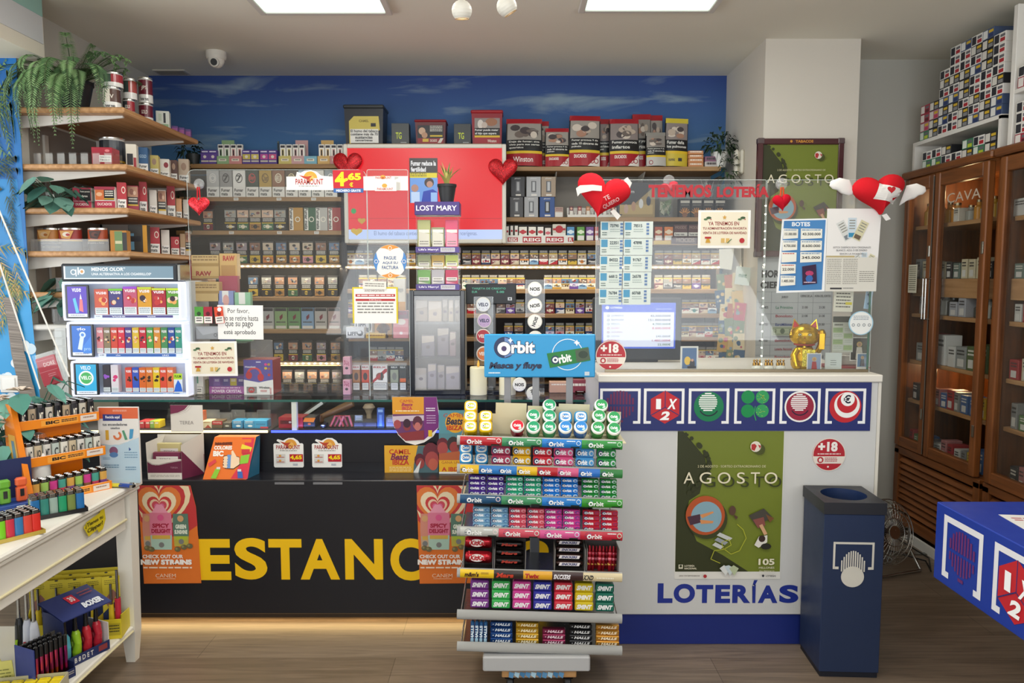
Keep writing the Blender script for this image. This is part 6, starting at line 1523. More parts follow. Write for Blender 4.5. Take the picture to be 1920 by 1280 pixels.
a.p([(458,826),(474,826),(463,899),(431,899),(450,870),(452,850)],'d8344a').p([(449,826),(474,826),(471,842),(458,840)],'d8344a').r_(451,828,468,834,'e8742a').p([(398,835),(430,833),(430,838),(397,839)],'8a3a1c').t('PARA GUSTOS',397,833.5,431,838.5,'4a2010',.03).t('COLORES',396,840,431,847,'f4efe6',.05).t('BIC',395,849,415,859,'f4efe6',.06)
a.p([(450,837),(470,843),(467,851),(448,845)],'e8d23a').p([(449,858),(466,855),(463,871),(447,873)],'8ac43a').r_(450,846,466,854,'c8343c')
sk='f0d2b0'; a.p([(416,858),(430,856),(446,860),(448,874),(436,882),(420,881),(415,874)],'3a2a20').p([(417,859),(430,857),(446,861),(447,873),(436,880.5),(421,880),(416.5,873)],sk).p([(431,858),(430,850),(433,848),(441,860)],sk).r_(423,856,430,880,'6a94c8')
for k in range(4): a.c(420,862+k*5,4.6,sk,10,2.4)
a.p([(402,881),(411,882),(404,899),(394,898)],'8ac43a').r_(404,878,411,882,'dcd8d0').p([(387,872),(400,864),(403,869),(390,878)],'d8444a').p([(444,886),(453,886),(455,898),(445,898)],'3a64b0').r_(444,882,451,886,'dcd8d0')
O(mb,'front_print',e,label='printed sloping front')
for x0,lb in ((513,'white cigarette price sticker with sunset arch on the black panel, beside the orange carton'),(585,'white cigarette price sticker with sunset arch, nearer the round festival card')):
 r=(x0,819,x0+57,877)
 a=sign('price_sticker',lb,'sticker',r,YU-.0028,'efede8',th=.002,outline=[(x0,833),(x0+2,831),(x0+14,831),(x0+6,826),(x0+8,823),(x0+18,826),(x0+28,821),(x0+38,821),(x0+46,826),(x0+49,831),(x0+54,831),(x0+56,833),(x0+56,874),(x0+54,876),(x0+2,876),(x0,874)])
 a.ring(x0+32,835,6,12,'dd9a3c',18,PI,2*PI).c(x0+32,835,6,'e8b45a',12).p([(x0+12,827),(x0+24,830),(x0+33,829),(x0+26,836),(x0+20,833)],'b5402c').t('PARAMOUNT',x0+5,834,x0+50,842,'a5282c',.02).lines(x0+12,843.5,x0+44,846,1,'a8a49e',.7)
 for y0 in (851,860): a.r_(x0+4,y0,x0+22,y0+8,'d4d0ca').c(x0+12,y0+3,2.6,'dd9a3c',8,2).lines(x0+6,y0+5,x0+20,y0+7,1,'b5402c',.7)
 a.r_(x0+30,851,x0+55,865,'b81f2c').t('4,65',x0+31,853,x0+53,862,'f6d81c',.05).lines(x0+36,869,x0+45,873,2,'6a7a9a',.5)
for k,x0 in enumerate((515,587)):
 a=sign('ledge_label',('grey blank label lying on the ledge under the first price sticker','grey blank label lying on the ledge under the second price sticker')[k],'label',(x0,904,x0+55,908),YC-.0025,'77777a')
a=sign('festival_card','purple and orange festival card with rounded bottom hanging off the counter glass','advert card',(736,744,825,834),YU-.010,'f0ece8',th=.003,outline=[(736,744),(819,744),(824,780),(823,800),(812,818),(795,829),(778,834),(760,829),(746,815),(738,798),(736,778)])
a.p([(736,744),(795,744),(795,776),(736,776)],'dd9a2c').p([(795,744),(819,744),(823,782),(822,801),(795,824)],'7a2f78').p([(736,776),(795,776),(795,823),(754,822),(741,805)],'6a3a6a')
a.t('CAMEL',750,749,776,754,'c0342c',.0).t('Beats',754,755,774,761,'a52458',.03,sh=.3).t('IBIZA',754,762,773,768,'c8344c',.03).lines(742,769,786,773,1,'f0d8b0',.5).p([(736,780),(760,779),(795,778),(795,788),(736,790)],'c9b8c4')
for cx,cy,rr_,c_ in ((745,795,7,'a54a4c'),(763,799,7,'8a3a40'),(783,795,9,'b5605a'),(783,790,9,'5a2a3a'),(763,793,7,'3a2030')): a.c(cx,cy,rr_,c_,14,rr_*1.2)
a.c(783,799,6,'c0706a',14,8).p([(745,812),(795,806),(795,824),(760,826)],'8a3438').lines(799,764,816,772,2,'efe0f0',.5).lines(800,778,817,796,4,'d8b8dc',.3).r_(803,806,810,818,'e8c02c')
a=sign('festival_banner','wide yellow and purple festival card standing on a clear ledge holder','advert card',(721,835,822,899),YU-.02,'d8a02c',th=.003)
a.p([(721,835),(784,835),(774,888),(721,890)],'dfa630').p([(784,835),(822,835),(822,899),(774,899),(776,870)],'4f6a70').p([(721,888),(774,887),(822,890),(822,899),(721,899)],'6a2f6a')
a.t('CAMEL',730,842,770,851,'c2382c',.02).t('Beats',734,850,766,862,'7a2050',.03,sh=.3).t('IBIZA',736,861,767,871,'c2382c',.03).lines(730,875,772,885,3,'f4e0a8',.35)
for cx,cy,rr_,c_ in ((808,848,15,'6a2a34'),(810,862,13,'a84a48'),(787,862,10,'5a2430'),(788,868,8,'98403e'),(812,870,9,'c0604c')): a.c(cx,cy,rr_,c_,14,rr_*1.25)
a.p([(775,885),(790,862),(784,888)],'dfe0dc').r_(723,891,738,897,'e8dfe8')
a=sign('banner_holder','thin clear holder rail under the wide festival card','holder',(715,897,870,903),YU-.026,'e6e2da',th=.02)
a=sign('festival_poster','tall festival card with sun disc, partly behind the gum rack','advert card',(823,769,884,898),YU-.034,'5a8a94',th=.003)
a.r_(823,769,884,812,'5a94a0').c(854,792,19,'e8a82c',24).t('CAMEL',832,775,872,782,'c2382c',.0).t('Beats',838,782,868,796,'2a2a4a',.03,sh=.2).t('IBIZA',838,797,868,806,'c2382c',.03)
for cx,cy,rr_,c_ in ((830,833,11,'6a2a34'),(830,840,10,'a84a48'),(850,832,12,'3a3030'),(852,838,9,'98403e'),(870,830,14,'5a3a34')): a.c(cx,cy,rr_,c_,14,rr_*1.2)
a.p([(823,850),(884,842),(884,862),(823,862)],'b5603c').r_(823,862,884,884,'e8b02c').t('GANA UN VIAJE',828,864,880,870,'a5502c',.0).t('A IBIZA',828,875,870,883,'c2382c',.03).r_(823,884,884,898,'ece8e2')
flush()
def heart_poster(x0,label):
 r=(x0,909,x0+113,1093); o=x0-262
 a=sign('heart_poster',label,'poster',r,YC-.0026,'dd742e',th=.0022,outline=[(x0,910),(x0+98,910),(x0+107,950),(x0+112,1093),(x0+4,1094)],mat='print')
 a.p([(x0,910),(x0+98,910),(x0+107,950),(x0+109,984),(x0+66,1013),(x0+30,1006),(x0+2,975)],'c03a3c')
 cx,cy=301+o,950
 for w_,h_,c_ in ((118,118,'e8d4ac'),(98,98,'c03a3c'),(82,80,'dd7a3c'),(64,62,'ead8b4'),(46,44,'c8403e'),(36,34,'e8c8a8'),(28,27,'cc4c5c'),(19,18,'d86a94')):
  pts=[(min(max(x,x0+.5),x0+99+max(0,(y-910)*.09)),max(y,910.5)) for x,y in hpx(cx,cy+2,w_,h_,32)]
  a.p(pts,c_)
 a.p([(x0+2,1006),(x0+110,1004),(x0+112,1092),(x0+5,1093)],'dd742e').p([(cx-16,962),(cx+17,962),(cx+5,945),(cx-5,945)],'e89ab0')
 for bx0,bx1,by0,by1,c1,c2,t1,t2 in ((268,286,962,1027,'d08a78','c2a48a','',''),(325,355,962,1023,'5a7a6a','b5a84a','GREEN','SUNSHINE'),(282,324,960,1029,'d87a94','a8c4b4','SPICY','DELIGHT')):
  bx0+=o; bx1+=o; m_=(bx0+bx1)/2
  a.p([(bx0+1,by0),(bx1-1,by0),(bx1,by0+30),(bx1-2,by1),(bx0+2,by1),(bx0,by0+30)],c1).p([(bx0+1,by0+42),(bx1-1,by0+42),(bx1-2,by1),(bx0+2,by1)],c2)
  if t1: a.t(t1,bx0+5,by0+20,bx1-5,by0+28,'a52440' if t1=='SPICY' else 'e6ead8',.05).t(t2,bx0+3,by0+30,bx1-3,by0+38,'a52440' if t1=='SPICY' else 'e6ead8',.05)
  a.r_(bx0+4,by0+42,bx1-4,by0+49,'d0a84c' if t1 != 'GREEN' else 'a8b83a').c(m_,by1-9,5,'7a7a78',14).c(m_,by0+9,6,'d85a8a' if t1=='SPICY' else 'd0a070',12)
 for cx_,cy_ in ((276,1026),(284,1028),(333,1028),(345,1024),(356,1022)): a.c(cx_+o,cy_,6,'6a6244',9,5).c(cx_+o-2,cy_-1,2.5,'8a8458',7)
 a.t('CHECK OUT OUR',x0+5,1038,x0+81,1045,'f0e6dc',.04).t('NEW STRAINS',x0-5+6,1047,x0+97,1057,'f6eee6',.07).lines(x0+6,1061,x0+97,1065,1,'f0d8c0',.7).t('CANEM',x0+28,1074,x0+66,1081,'f0d2b4',.0).r_(x0+30,1083,x0+65,1083.7,'f0d2b4')
heart_poster(262,'orange poster with concentric red hearts beside the white table leg')
heart_poster(782,'orange poster with concentric red hearts, partly behind the gum rack')
flush()
# lottery counter goods
YL2=3.03; ZO_=ZO+.0006
pane('counter_screen',(1117,337,1432,701),YL2,'wide clear screen standing on the lottery counter',ZO_,2)
pane('counter_screen',(1434,337,1637,701),YL2,'clear screen with green edge in front of the golden cat',ZO_,2)
x_=W(1636,500,YL2)[0]
mb=MB(); mb.box(x_-.006,x_,YL2+.006,YL2+.34,ZO_,W(0,337,YL2)[1],'ffffff','acrylic').box(x_-.007,x_+.001,YL2+.0045,YL2+.0058,ZO_,W(0,337,YL2)[1],'3a6a58','gloss')
O(mb,'side_screen',None,label='clear side screen with green edge at the end of the lottery counter',cat='screen')
mb=MB(); mb.box(xl+.03,xr-.01,YL2-.01,YL2-.001,ZO_,ZO_+.012,'8a7f6c','metal'); O(mb,'screen_rail',None,label='bronze rail along the foot of the lottery screens',cat='rail')
YQ=YL2-.003
a=sign('window_lettering','red lottery lettering stuck along the top of the clear lottery screen','lettering',(1215,345,1443,373),YQ,'ffffff',mat='acrylic',th=.001)
a.t('TENEMOS',1216,346,1334,370,'b0202c',.05,mat='print').t('LOTERÍA',1344,345,1442,370,'b0202c',.05,mat='print'); flush()
xmas((1309,394,1407,465),YQ,'square cream christmas lottery notice high on the lottery screen',.0)
for rw,(y0,y1) in enumerate(((415,446),(447,478),(479,509),(510,540),(541,571))):
 for cl,(x0,x1) in enumerate(((1126-rw*.8,1169-rw*.8),(1170-rw*.8,1225-rw*1.2))):
  nb=(('73790','78515'),('22351','47898'),('84322','91767'),('66812','26578'),('76784','60768'))[rw][cl]
  a=sign('lottery_ticket',f'{("first", "second")[cl]} lottery ticket from left in the {ORD[rw + 1]} row of the sheet','ticket',(x0,y0,x1-.5,y1),YQ,'d6e0da',th=.001,group='lottery tickets on the screen',mat='paper')
  a.r_(x0+2,y0+2,x0+14,y0+16,'5a9cc0').t(nb,x0+18,y0+5,x0+34,y0+11,'3a4a50',.03).lines(x0+18,y0+14,x0+36,y0+22,2,'a5b4b0',.4,rw).lines(x0+3,y0+20,x0+12,y0+28,2,'7a8a86',.5,rw)
  xe=x1-(13 if cl else 6)
  for k in range(4): a.r_(xe,y0+3+k*6,xe+5,y0+7+k*6,'6a86b0')
a=sign('age_sticker','round red and cream plus eighteen sticker beside the blue gum sign','sticker',(1117,637,1174,696),YQ-.003,'b52a34',outline=[(1145.5+28.5*math.cos(i*PI/20),666.5+29*math.sin(i*PI/20)) for i in range(40)])
def plus18(a,cx,cy,R_):
 a.ring(cx,cy,R_*.95,R_,'e6dcd0',36).t('+18',cx-R_*.68,cy-R_*.78,cx+R_*.5,cy-R_*.18,'f4efe8',.05).lines(cx-R_*.7,cy-R_*.08,cx+R_*.7,cy+R_*.02,1,'e8c8c4',.7)
 a.p([(cx-R_*.97,cy+R_*.1),(cx+R_*.97,cy+R_*.1),(cx+R_*.84,cy+R_*.54),(cx-R_*.84,cy+R_*.54)],'e6dcd0').c(cx-R_*.52,cy+R_*.32,R_*.19,'b52a34',16).p([(cx-R_*.6,cy+R_*.42),(cx-R_*.62,cy+R_*.28),(cx-R_*.52,cy+R_*.2),(cx-R_*.42,cy+R_*.28),(cx-R_*.44,cy+R_*.42)],'f0e2da').lines(cx-R_*.25,cy+R_*.18,cx+R_*.5,cy+R_*.46,3,'b5505a',.5)
 a.c(cx-R_*.05,cy+R_*.73,R_*.06,'f0e2da',10)
plus18(a,1145.5,666.5,28.5)
a=sign('age_sticker','round red and white plus eighteen sticker on the white counter above the bin','sticker',(1523,822,1586,882),YO-.0025,'b52a34',th=.002,outline=[(1554.5+31*math.cos(i*PI/20),852+30*math.sin(i*PI/20)) for i in range(40)])
plus18(a,1554.5,852,31)
a=sign('lottery_poster','green summer lottery poster with pool and barbecue on the white counter','poster',(1267,808,1467,1085),YO-.0025,'e6e4dc',th=.002)
def agosto(a,x0,y0,x1,y1,full=True):
 W_,H_=x1-x0,y1-y0; X=lambda f: x0+f*W_; Yy=lambda f: y0+f*H_; q=random.Random(2)
 a.r_(x0,y0,x1,y1,'74802c')
 a.p([(X(0),Yy(0)),(X(.05),Yy(0)),(X(.12),Yy(.06)),(X(.2),Yy(.13)),(X(.26),Yy(.18)),(X(.28),Yy(.25)),(X(.33),Yy(.3)),(X(.24),Yy(.36)),(X(.22),Yy(.44)),(X(.12),Yy(.49)),(X(.1),Yy(.6)),(X(.2),Yy(.78)),(X(.45),Yy(.88)),(X(.7),Yy(1)),(X(0),Yy(1))],'34381c')
 for k in range(50):
  f=q.random(); px_=.05+.25*math.sin(f*3.0); a.c(X(px_),Yy(f*.45),W_*q.uniform(.012,.028),'34381c',7)
 a.k+=1
 a.c(X(.77),Yy(.125),W_*.05,'4a5020',16).c(X(.73),Yy(.105),W_*.05,'e4dccc',18).p([(X(.69),Yy(.09)),(X(.72),Yy(.085)),(X(.74),Yy(.1)),(X(.72),Yy(.135)),(X(.69),Yy(.125))],'b53434').p([(X(.75),Yy(.09)),(X(.78),Yy(.1)),(X(.77),Yy(.12))],'b53434')
 a.t('2 DE AGOSTO · SORTEO EXTRAORDINARIO DE',X(.19),Yy(.235),X(.83),Yy(.252),'d8d2a8',.0)
 for i,ch in enumerate('AGOSTO'):
  f0=(.06,.21,.38,.56,.69,.82)[i]; w_=(.10,.11,.12,.075,.085,.12)[i]
  a.t(ch,X(f0+.04),Yy(.315),X(f0+w_+.04),Yy(.39),'3a4020',.0).t(ch,X(f0),Yy(.285),X(f0+w_),Yy(.365),'e8e0c4',.0)
 a.c(X(.29),Yy(.615),W_*.19,'3a4020',28).c(X(.27),Yy(.59),W_*.185,'b5542c',30).c(X(.28),Yy(.6),W_*.145,'86a9b8',28).p([(X(.1),Yy(.6)),(X(.22),Yy(.58)),(X(.23),Yy(.64)),(X(.13),Yy(.66))],'4a3040').p([(X(.22),Yy(.585)),(X(.34),Yy(.56)),(X(.35),Yy(.57)),(X(.24),Yy(.61))],'d8925c').p([(X(.22),Yy(.62)),(X(.35),Yy(.63)),(X(.34),Yy(.645)),(X(.23),Yy(.65))],'d8925c')
 a.c(X(.525),Yy(.555),W_*.032,'5a4034',12,W_*.045).p([(X(.53),Yy(.58)),(X(.58),Yy(.6)),(X(.56),Yy(.62))],'5a4034')
 a.p([(X(.68),Yy(.59)),(X(.82),Yy(.54)),(X(.9),Yy(.6)),(X(.76),Yy(.67))],'4a463e').p([(X(.84),Yy(.58)),(X(.92),Yy(.61)),(X(.88),Yy(.64))],'7a5030').p([(X(.72),Yy(.62)),(X(.82),Yy(.6)),(X(.84),Yy(.66)),(X(.77),Yy(.68))],'8a5048').p([(X(.78),Yy(.66)),(X(.81),Yy(.65)),(X(.86),Yy(.72)),(X(.83),Yy(.73))],'d8a880').p([(X(.74),Yy(.8)),(X(.78),Yy(.74)),(X(.86),Yy(.73)),(X(.86),Yy(.78)),(X(.78),Yy(.82))],'e6e2d8').c(X(.81),Yy(.755),W_*.032,'3a2a24',14).c(X(.85),Yy(.81),W_*.05,'2a2a24',12,W_*.03)
 for k in range(3): a.p([(X(.34+k*.02),Yy(.80-k*.035)),(X(.42+k*.04),Yy(.83-k*.03)),(X(.45+k*.04),Yy(.81-k*.03)),(X(.37+k*.02),Yy(.78-k*.035))],('c9ccc8','9aa0a8')[k % 2])
 if full:
  a.ln([(X(.57),Yy(.65)),(X(.63),Yy(.69)),(X(.66),Yy(.75)),(X(.6),Yy(.84)),(X(.52),Yy(.865)),(X(.44),Yy(.82)),(X(.43),Yy(.78)),(X(.5),Yy(.76)),(X(.52),Yy(.8)),(X(.45),Yy(.83)),(X(.36),Yy(.84)),(X(.33),Yy(.9)),(X(.42),Yy(.93))],1.3,'b5b83a')
agosto(a,1268,808,1466,1071)
a.t('105',1423,1044,1453,1056,'ece6cc',.03).t('MILLONES',1424,1059,1453,1063,'ece6cc',.0).t('EN PREMIOS',1425,1066,1453,1069,'ece6cc',.0).r_(1273,1055,1281,1063,'d8d4bc').c(1277,1058,2.5,'34381c',10).t('LOTERÍA',1284,1055,1303,1059,'ece6cc',.02).t('NACIONAL',1284,1060.5,1307,1064,'ece6cc',.02)
for k in range(3): a.p([(1350+k*9,1062-(k==1)*4),(1358+k*9,1056),(1370+k*8,1062),(1362+k*8,1076)],('dfe2de','c9d6da','b9c4a0')[k])
a.t('JUEGA CON RESPONSABILIDAD',1274,1075,1313,1078,'5a4a48',.02).c(1323,1077,3.4,'b03038',14).t('LOTERÍAS',1437,1074,1456,1078,'3a3a44',.02).c(1432,1076,2.4,'3a3a44',10)
YC2=4.118
L_=Loc((1418,260,1578,481),YC2-.025)
e=E('framed_poster','green summer lottery poster in dark red frame hung on the column','poster',L_.loc())
mb=MB()
for rr_ in ((1418,260,1428,481),(1568,260,1578,481),(1428,260,1568,271),(1428,470,1568,481)): L_.bx(mb,rr_,-.012,.02,'4a2428','gloss',.003)
L_.art(mb,(1428,260,1568,271),-.012).t('TABACOS',1487,263,1520,268,'c98a30',.04).c(1479,265.5,2.5,'c98a30',10)
for rr_ in ((1417,259,1430,270),(1566,259,1579,270),(1417,471,1430,482),(1566,471,1579,482)): L_.bx(mb,rr_,-.014,.02,'5a4a4c','gloss',.004)
O(mb,'frame',e)
mb=MB(); L_.bx(mb,(1427,270,1569,471),-.002,.015,'5a6428','print'); a=L_.art(mb,(1427,270,1569,471),-.002); agosto(a,1428,270,1568,470,False); O(mb,'print',e)
a=sign('timetable_board','grey board of draw closing times on the column behind the cat','board',(1418,483,1560,705),YC2-.004,'b4b8b8',mat='paper')
a.t('HORARIO',1426,506,1492,520,'26282a',.05).t('CIERRE',1424,527,1478,540,'26282a',.05)
for y in (546,566,587,606,631,646,665,690): a.r_(1418,y,1558,y+.6,'7a8082',hold=True)
for x in (1445,1495,1523,1558): a.r_(x,546,x+.6,700,'7a8082',hold=True)
a.k+=1
for y,d_,g_,c_ in ((575,'LUNES','La Primitiva','3a7a5a'),(591,'','Bonoloto','a53a44'),(607,'MARTES','EuroMillones','3a4a8a'),(637,'MIÉRCOLES','Bonoloto','a53a44'),(653,'','Lotería Nacional','a53a44'),(668,'','Bonoloto','a53a44')):
 if d_: a.t(d_,1424,y-2,1440,y+2.5,'2a2c30',.02)
 a.t(g_,1454,y-2,1486,y+3,c_,.02).t('21:00',1503,y-2,1514,y+2.5,'2a2c30',.02).t('21:30',1535,y-2,1546,y+2.5,'2a2c30',.02)
a.t('JUEGO',1464,554,1476,559,'2a2c30',.02).t('CIERRE DE LA',1499,552,1521,556,'2a2c30',.02).t('HORA DEL SORTEO',1526,552,1556,556,'2a2c30',.02)
a=sign('banknote','small framed green two dollar banknote on the timetable behind the cat','banknote',(1447,612,1487,629),YC2-.012,'b5bca4'); a.r_(1449,614,1485,627,'7a8a6a').r_(1450.5,615.5,1483.5,625.5,'a9b494').c(1467,620.5,4.5,'5a6a50',14,5).t('2',1452,617,1456,623,'4a5a40',.02).t('2',1479,617,1483,623,'4a5a40',.02)
a=sign('jackpot_sheet','blue sheet of white jackpot boxes taped on the lottery screen','sheet',(1458,409,1549,549),YQ,'eef0f0',mat='paper',outline=[(1465,411),(1549,409),(1549,546),(1458,549)])
a.p([(1468,414),(1546,412),(1543,543),(1462,545)],'4a84bc').t('BOTES',1483,416,1517,424,'f2f4f6',.03)
for k,(x0,y0,tx) in enumerate(((1467,428,'151.000.000'),(1500,428,'43.500.000'),(1466,450,'4.700.000'),(1500,450,'8.600.000'),(1465,472,''),(1500,472,'345.000'),(1464,494,'22.000'),(1464,516,'1.485.000'))):
 w_=28 if x0<1490 else 40; a.p([(x0,y0),(x0+w_,y0+1),(x0+w_,y0+18),(x0,y0+20)],'eceade').lines(x0+2,y0+2,x0+w_-3,y0+5,1,'c0605a' if k in (4,6) else '7a96b4',.6,k)
 if tx: a.t(tx,x0+3,y0+8,x0+w_-3,y0+13,'2a2c30',.02)
a.p([(1504,499),(1530,495),(1533,531),(1506,534)],'3a2440').c(1518,512,8,'b5406a',8,5).c(1518,522,7,'3a6ab0',8).lines(1508,528,1530,531,1,'d8c0d0',.6)
a=sign('newspaper_sheet','white newspaper page with ticket pictures beside the jackpot sheet','sheet',(1549,391,1650,547),YQ,'e8e6e2',mat='paper',outline=[(1549,391),(1650,391),(1645,546),(1549,546)])
for x0,y0,s_ in ((1572,410,1.0),(1605,474,.65)):
 for dx,dy,an,c_ in ((0,8,-.5,'d2d4d0'),(14,3,0,'c6d4dc'),(30,8,.45,'d0cba8')):
  cx,cy=x0+(dx+10)*s_,y0+(dy+14)*s_; ca,sa=math.cos(an),math.sin(an)
  R4=lambda w_,h_,ox=0,oy=0: [(cx+(ox+x)*s_*ca-(oy+y)*s_*sa,cy+(ox+x)*s_*sa+(oy+y)*s_*ca) for x,y in ((-w_,-h_),(w_,-h_),(w_,h_),(-w_,h_))]
  a.p(R4(8,19),c_).p(R4(6,4,0,13),('7a8288','3a8ab0','6a5a4a')[int(dx>0)+int(dx>20)])
  for k in range(4): a.p(R4(5.5,.9,0,-14+k*5),'8a8a80',hold=True)
  a.k+=1
for k,tx in enumerate(('ESTOS DISEÑOS SON ORIGINALES','BLANCO, AZUL O DE DINERO','SEGÚN LA OCASIÓN')): a.t(tx,1562+k*6,461+k*6,1632-k*7,465+k*6,'5a5a60',.0)
a.r_(1549,479,1602,482,'b9a878').r_(1549,482,1645,546,'d8d5ca').lines(1551,485,1578,534,14,'9a978e',.4).lines(1581,485,1608,534,14,'9a978e',.4,3).lines(1612,508,1640,530,6,'8a877e',.35).r_(1558,539,1580,542,'3a3a3c').lines(1582,539,1602,542,1,'8a8a86',.6)
a=sign('draw_list','cream list with yellow marks showing below the newspaper page','list',(1563,545,1599,584),YQ+.03,'e2decb',mat='paper',roll=.03); a.lines(1567,549,1594,580,5,'5a584e',.35).r_(1585,566,1597,571,'d8c83a')
a=sign('blue_card','small pale blue card with diamonds behind the newspaper page edge','card',(1620,540,1633,579),YQ+.03,'a9c8e0',roll=.12); a.p([(1626,548),(1629,552),(1626,556),(1623,552)],'2a4a7a').p([(1627,566),(1629,569),(1627,572),(1625,569)],'2a4a7a')
a=sign('price_table','green and grey striped table sheet behind the golden cat arm','sheet',(1561,593,1600,660),YQ+.10,'bfc2b2',mat='paper'); a.r_(1561,593,1600,604,'55564e').lines(1564,607,1580,612,1,'6a6a60',.6)
for k in range(8): a.r_(1562+(k % 2)*20,614+(k // 2)*11,1580+(k % 2)*18,623+(k // 2)*11,('9ab07a','c9ccc0')[(k+k // 2) % 2]).lines(1563+(k % 2)*20,615+(k // 2)*11,1579+(k % 2)*18,622+(k // 2)*11,3,'7a8a70',.3,k)
a=sign('round_sticker','round white sticker with pale blue rim and recycling signs on the screen','sticker',(1591,583,1638,628),YQ,'9cc4d8',outline=[(1614.5+23*math.cos(i*PI/18),605.5+22.5*math.sin(i*PI/18)) for i in range(36)])
a.c(1614.5,605.5,21,'e6e8e4',30).lines(1600,592,1629,601,3,'8a94a0',.4)
for k in range(4): a.ring(1600+k*10,609,2,3,'5a646c',6)
for r,lb,c1,c2,Yc in (((1594,632,1628,676),'framed devotional card with pale robed figure by the screen edge','2a2624','d8d0c0',3.13),((1606,662,1627,689),'small blue devotional card with dark robed figure','5a7ea0','3a3238',3.10),((1513,662,1540,699),'devotional card with red robed figure leaning on the cat','8a9ab4','a53a3a',3.06)):
 x0,y0,x1,y1=r; cx=(x0+x1)/2; w_=x1-x0; h_=y1-y0
 a=sign('devotional_card',lb,'card',(x0,y0,x1,700 if y1<700 and y0>650 else y1),Yc,'e2dfd6',roll=.0); a.r_(x0+1.5,y0+1.5,x1-1.5,y1-1.5,c1).p([(cx-w_*.2,y1-3),(cx-w_*.14,y0+h_*.42),(cx+w_*.14,y0+h_*.42),(cx+w_*.22,y1-3)],c2).c(cx,y0+h_*.3,w_*.15,'d0ad5c',14).c(cx,y0+h_*.31,w_*.1,'b98a6c',12)
 if x0==1594: a.r_(x0,y1,x1,y1,'e2dfd6')
a=sign('small_note','blank white note card with three short lines beside the golden cat','note',(1547,661,1578,699),3.09,'c9d0cc',mat='paper'); a.lines(1557,675,1568,687,3,'5a6460',.25)
flush()
mb=MB(); mb.box(-.10,.08,0,.14,0,.006,'a5343c','print').box(-.05,.08,.06,.12,.0065,.05,'b9b6ac','foil',.003); O(mb,'coin_tray',None,(W(1600,700,3.13)[0],3.15,ZO_),None,'red tray with silver foil pack behind the note card','tray')
x_=W(1511,690,3.16)[0]
e=E('lucky_cat','shiny golden beckoning cat figure with red ears and collar on the lottery counter','cat figure',(x_-.01,3.16,ZO_),(0,0,-.35))
G='d6a920'
mb=MB(); mb.lathe([(.0,0),(.046,.0),(.052,.012),(.054,.035),(.046,.065),(.034,.088),(.026,.10),(.0,.105)],28,G,'gold',sy=.8)
for sx_ in (-1,1): mb.lathe([(0,0),(.016,.003),(.016,.014),(.008,.024),(0,.026)],14,G,'gold',c=(sx_*.026,-.036,0))
mb.tube([(-.028,-.02,.078),(-.040,-.034,.055),(-.034,-.046,.028),(-.03,-.048,.012)],[.015,.015,.013,.012],12,G,'gold'); O(mb,'body',e)
mb=MB(); pr=[(.062*math.sin(t_)*(1+.06*math.cos(t_)),-.048*math.cos(t_)) for t_ in [PI*i/12 for i in range(13)]]
mb.lathe(pr,30,G,'gold',c=(0,-.006,.142),sy=.82,cap=False)
fc=Art(mb,(-40,-40,40,40),(-.04,-.0560,.102),(1,0,0),(0,0,1),.08,.08,'gloss')
class Hd(Art):
 def pt(s,x,y,k):
  X_,Z_=x*.001,-y*.001; q=max(0,1-(X_/.062)**2-(Z_/.048)**2); return (X_,-.006-.0505*math.sqrt(q)-.0012-k*.0002,.142+Z_)
f_=Hd(mb,(-40,-40,40,40),(0,0,0),(1,0,0),(0,0,1),1,1,'gloss')
for s_ in (-1,1):
 f_.c(s_*20,-5,8.5,'2a2018',16,6.5).c(s_*20,-4,6.5,'e8d898',14,4.6).c(s_*19,-4,3.6,'16120e',12).c(s_*18,-5.5,1.2,'ffffff',8)
 f_.ln([(s_*10,-16),(s_*20,-18),(s_*28,-14)],1.4,'4a3010')
 for k in (-1,0,1): f_.ln([(s_*12,10+k*3),(s_*30,10+k*6)],.7,'8a6414')
f_.p([(-4,5),(4,5),(0,10)],'b5502c').ln([(0,10),(-6,15)],1.2,'6a3010').ln([(0,10),(6,15)],1.2,'6a3010'); O(mb,'head',e)
for sx_ in (-1,1):
 mb=MB(); vs=[(sx_*.016,-.02,.178),(sx_*.052,-.012,.168),(sx_*.044,-.012,.212),(sx_*.034,.012,.176)]; mb.add(vs,[(0,1,2),(1,3,2),(3,0,2),(0,3,1)],G,'gold',convex=True)
 mb.add([(sx_*.023,-.0225,.180),(sx_*.047,-.0165,.174),(sx_*.0425,-.0150,.203)],[(0,1,2)],'b52a34','gloss'); O(mb,'ear',e,label='gold ear with red lining')
mb=MB(); mb.lathe([(.036,.096),(.043,.100),(.043,.106),(.036,.110)],28,'b02a30','gloss',sy=.85,cap=False); mb.lathe([(0,0),(.008,.006),(.008,.012),(0,.017)],12,'e8c040','gold',c=(0,-.040,.085)); O(mb,'collar',e,label='red collar with bell')
mb=MB(); mb.box(-.008,.044,-.052,-.048,.012,.085,'c9b53c','glitter',.002); O(mb,'coin',e,label='green gold glittering coin plate')
mb=MB(); mb.tube([(.052,-.002,.07),(.066,-.006,.10),(.068,-.008,.15),(.066,-.012,.165)],[.012,.015,.016,.010],12,G,'gold'); mb.box(.058,.078,-.0255,-.0245,.085,.15,'c99a1c','gold'); O(mb,'raised_arm',e)
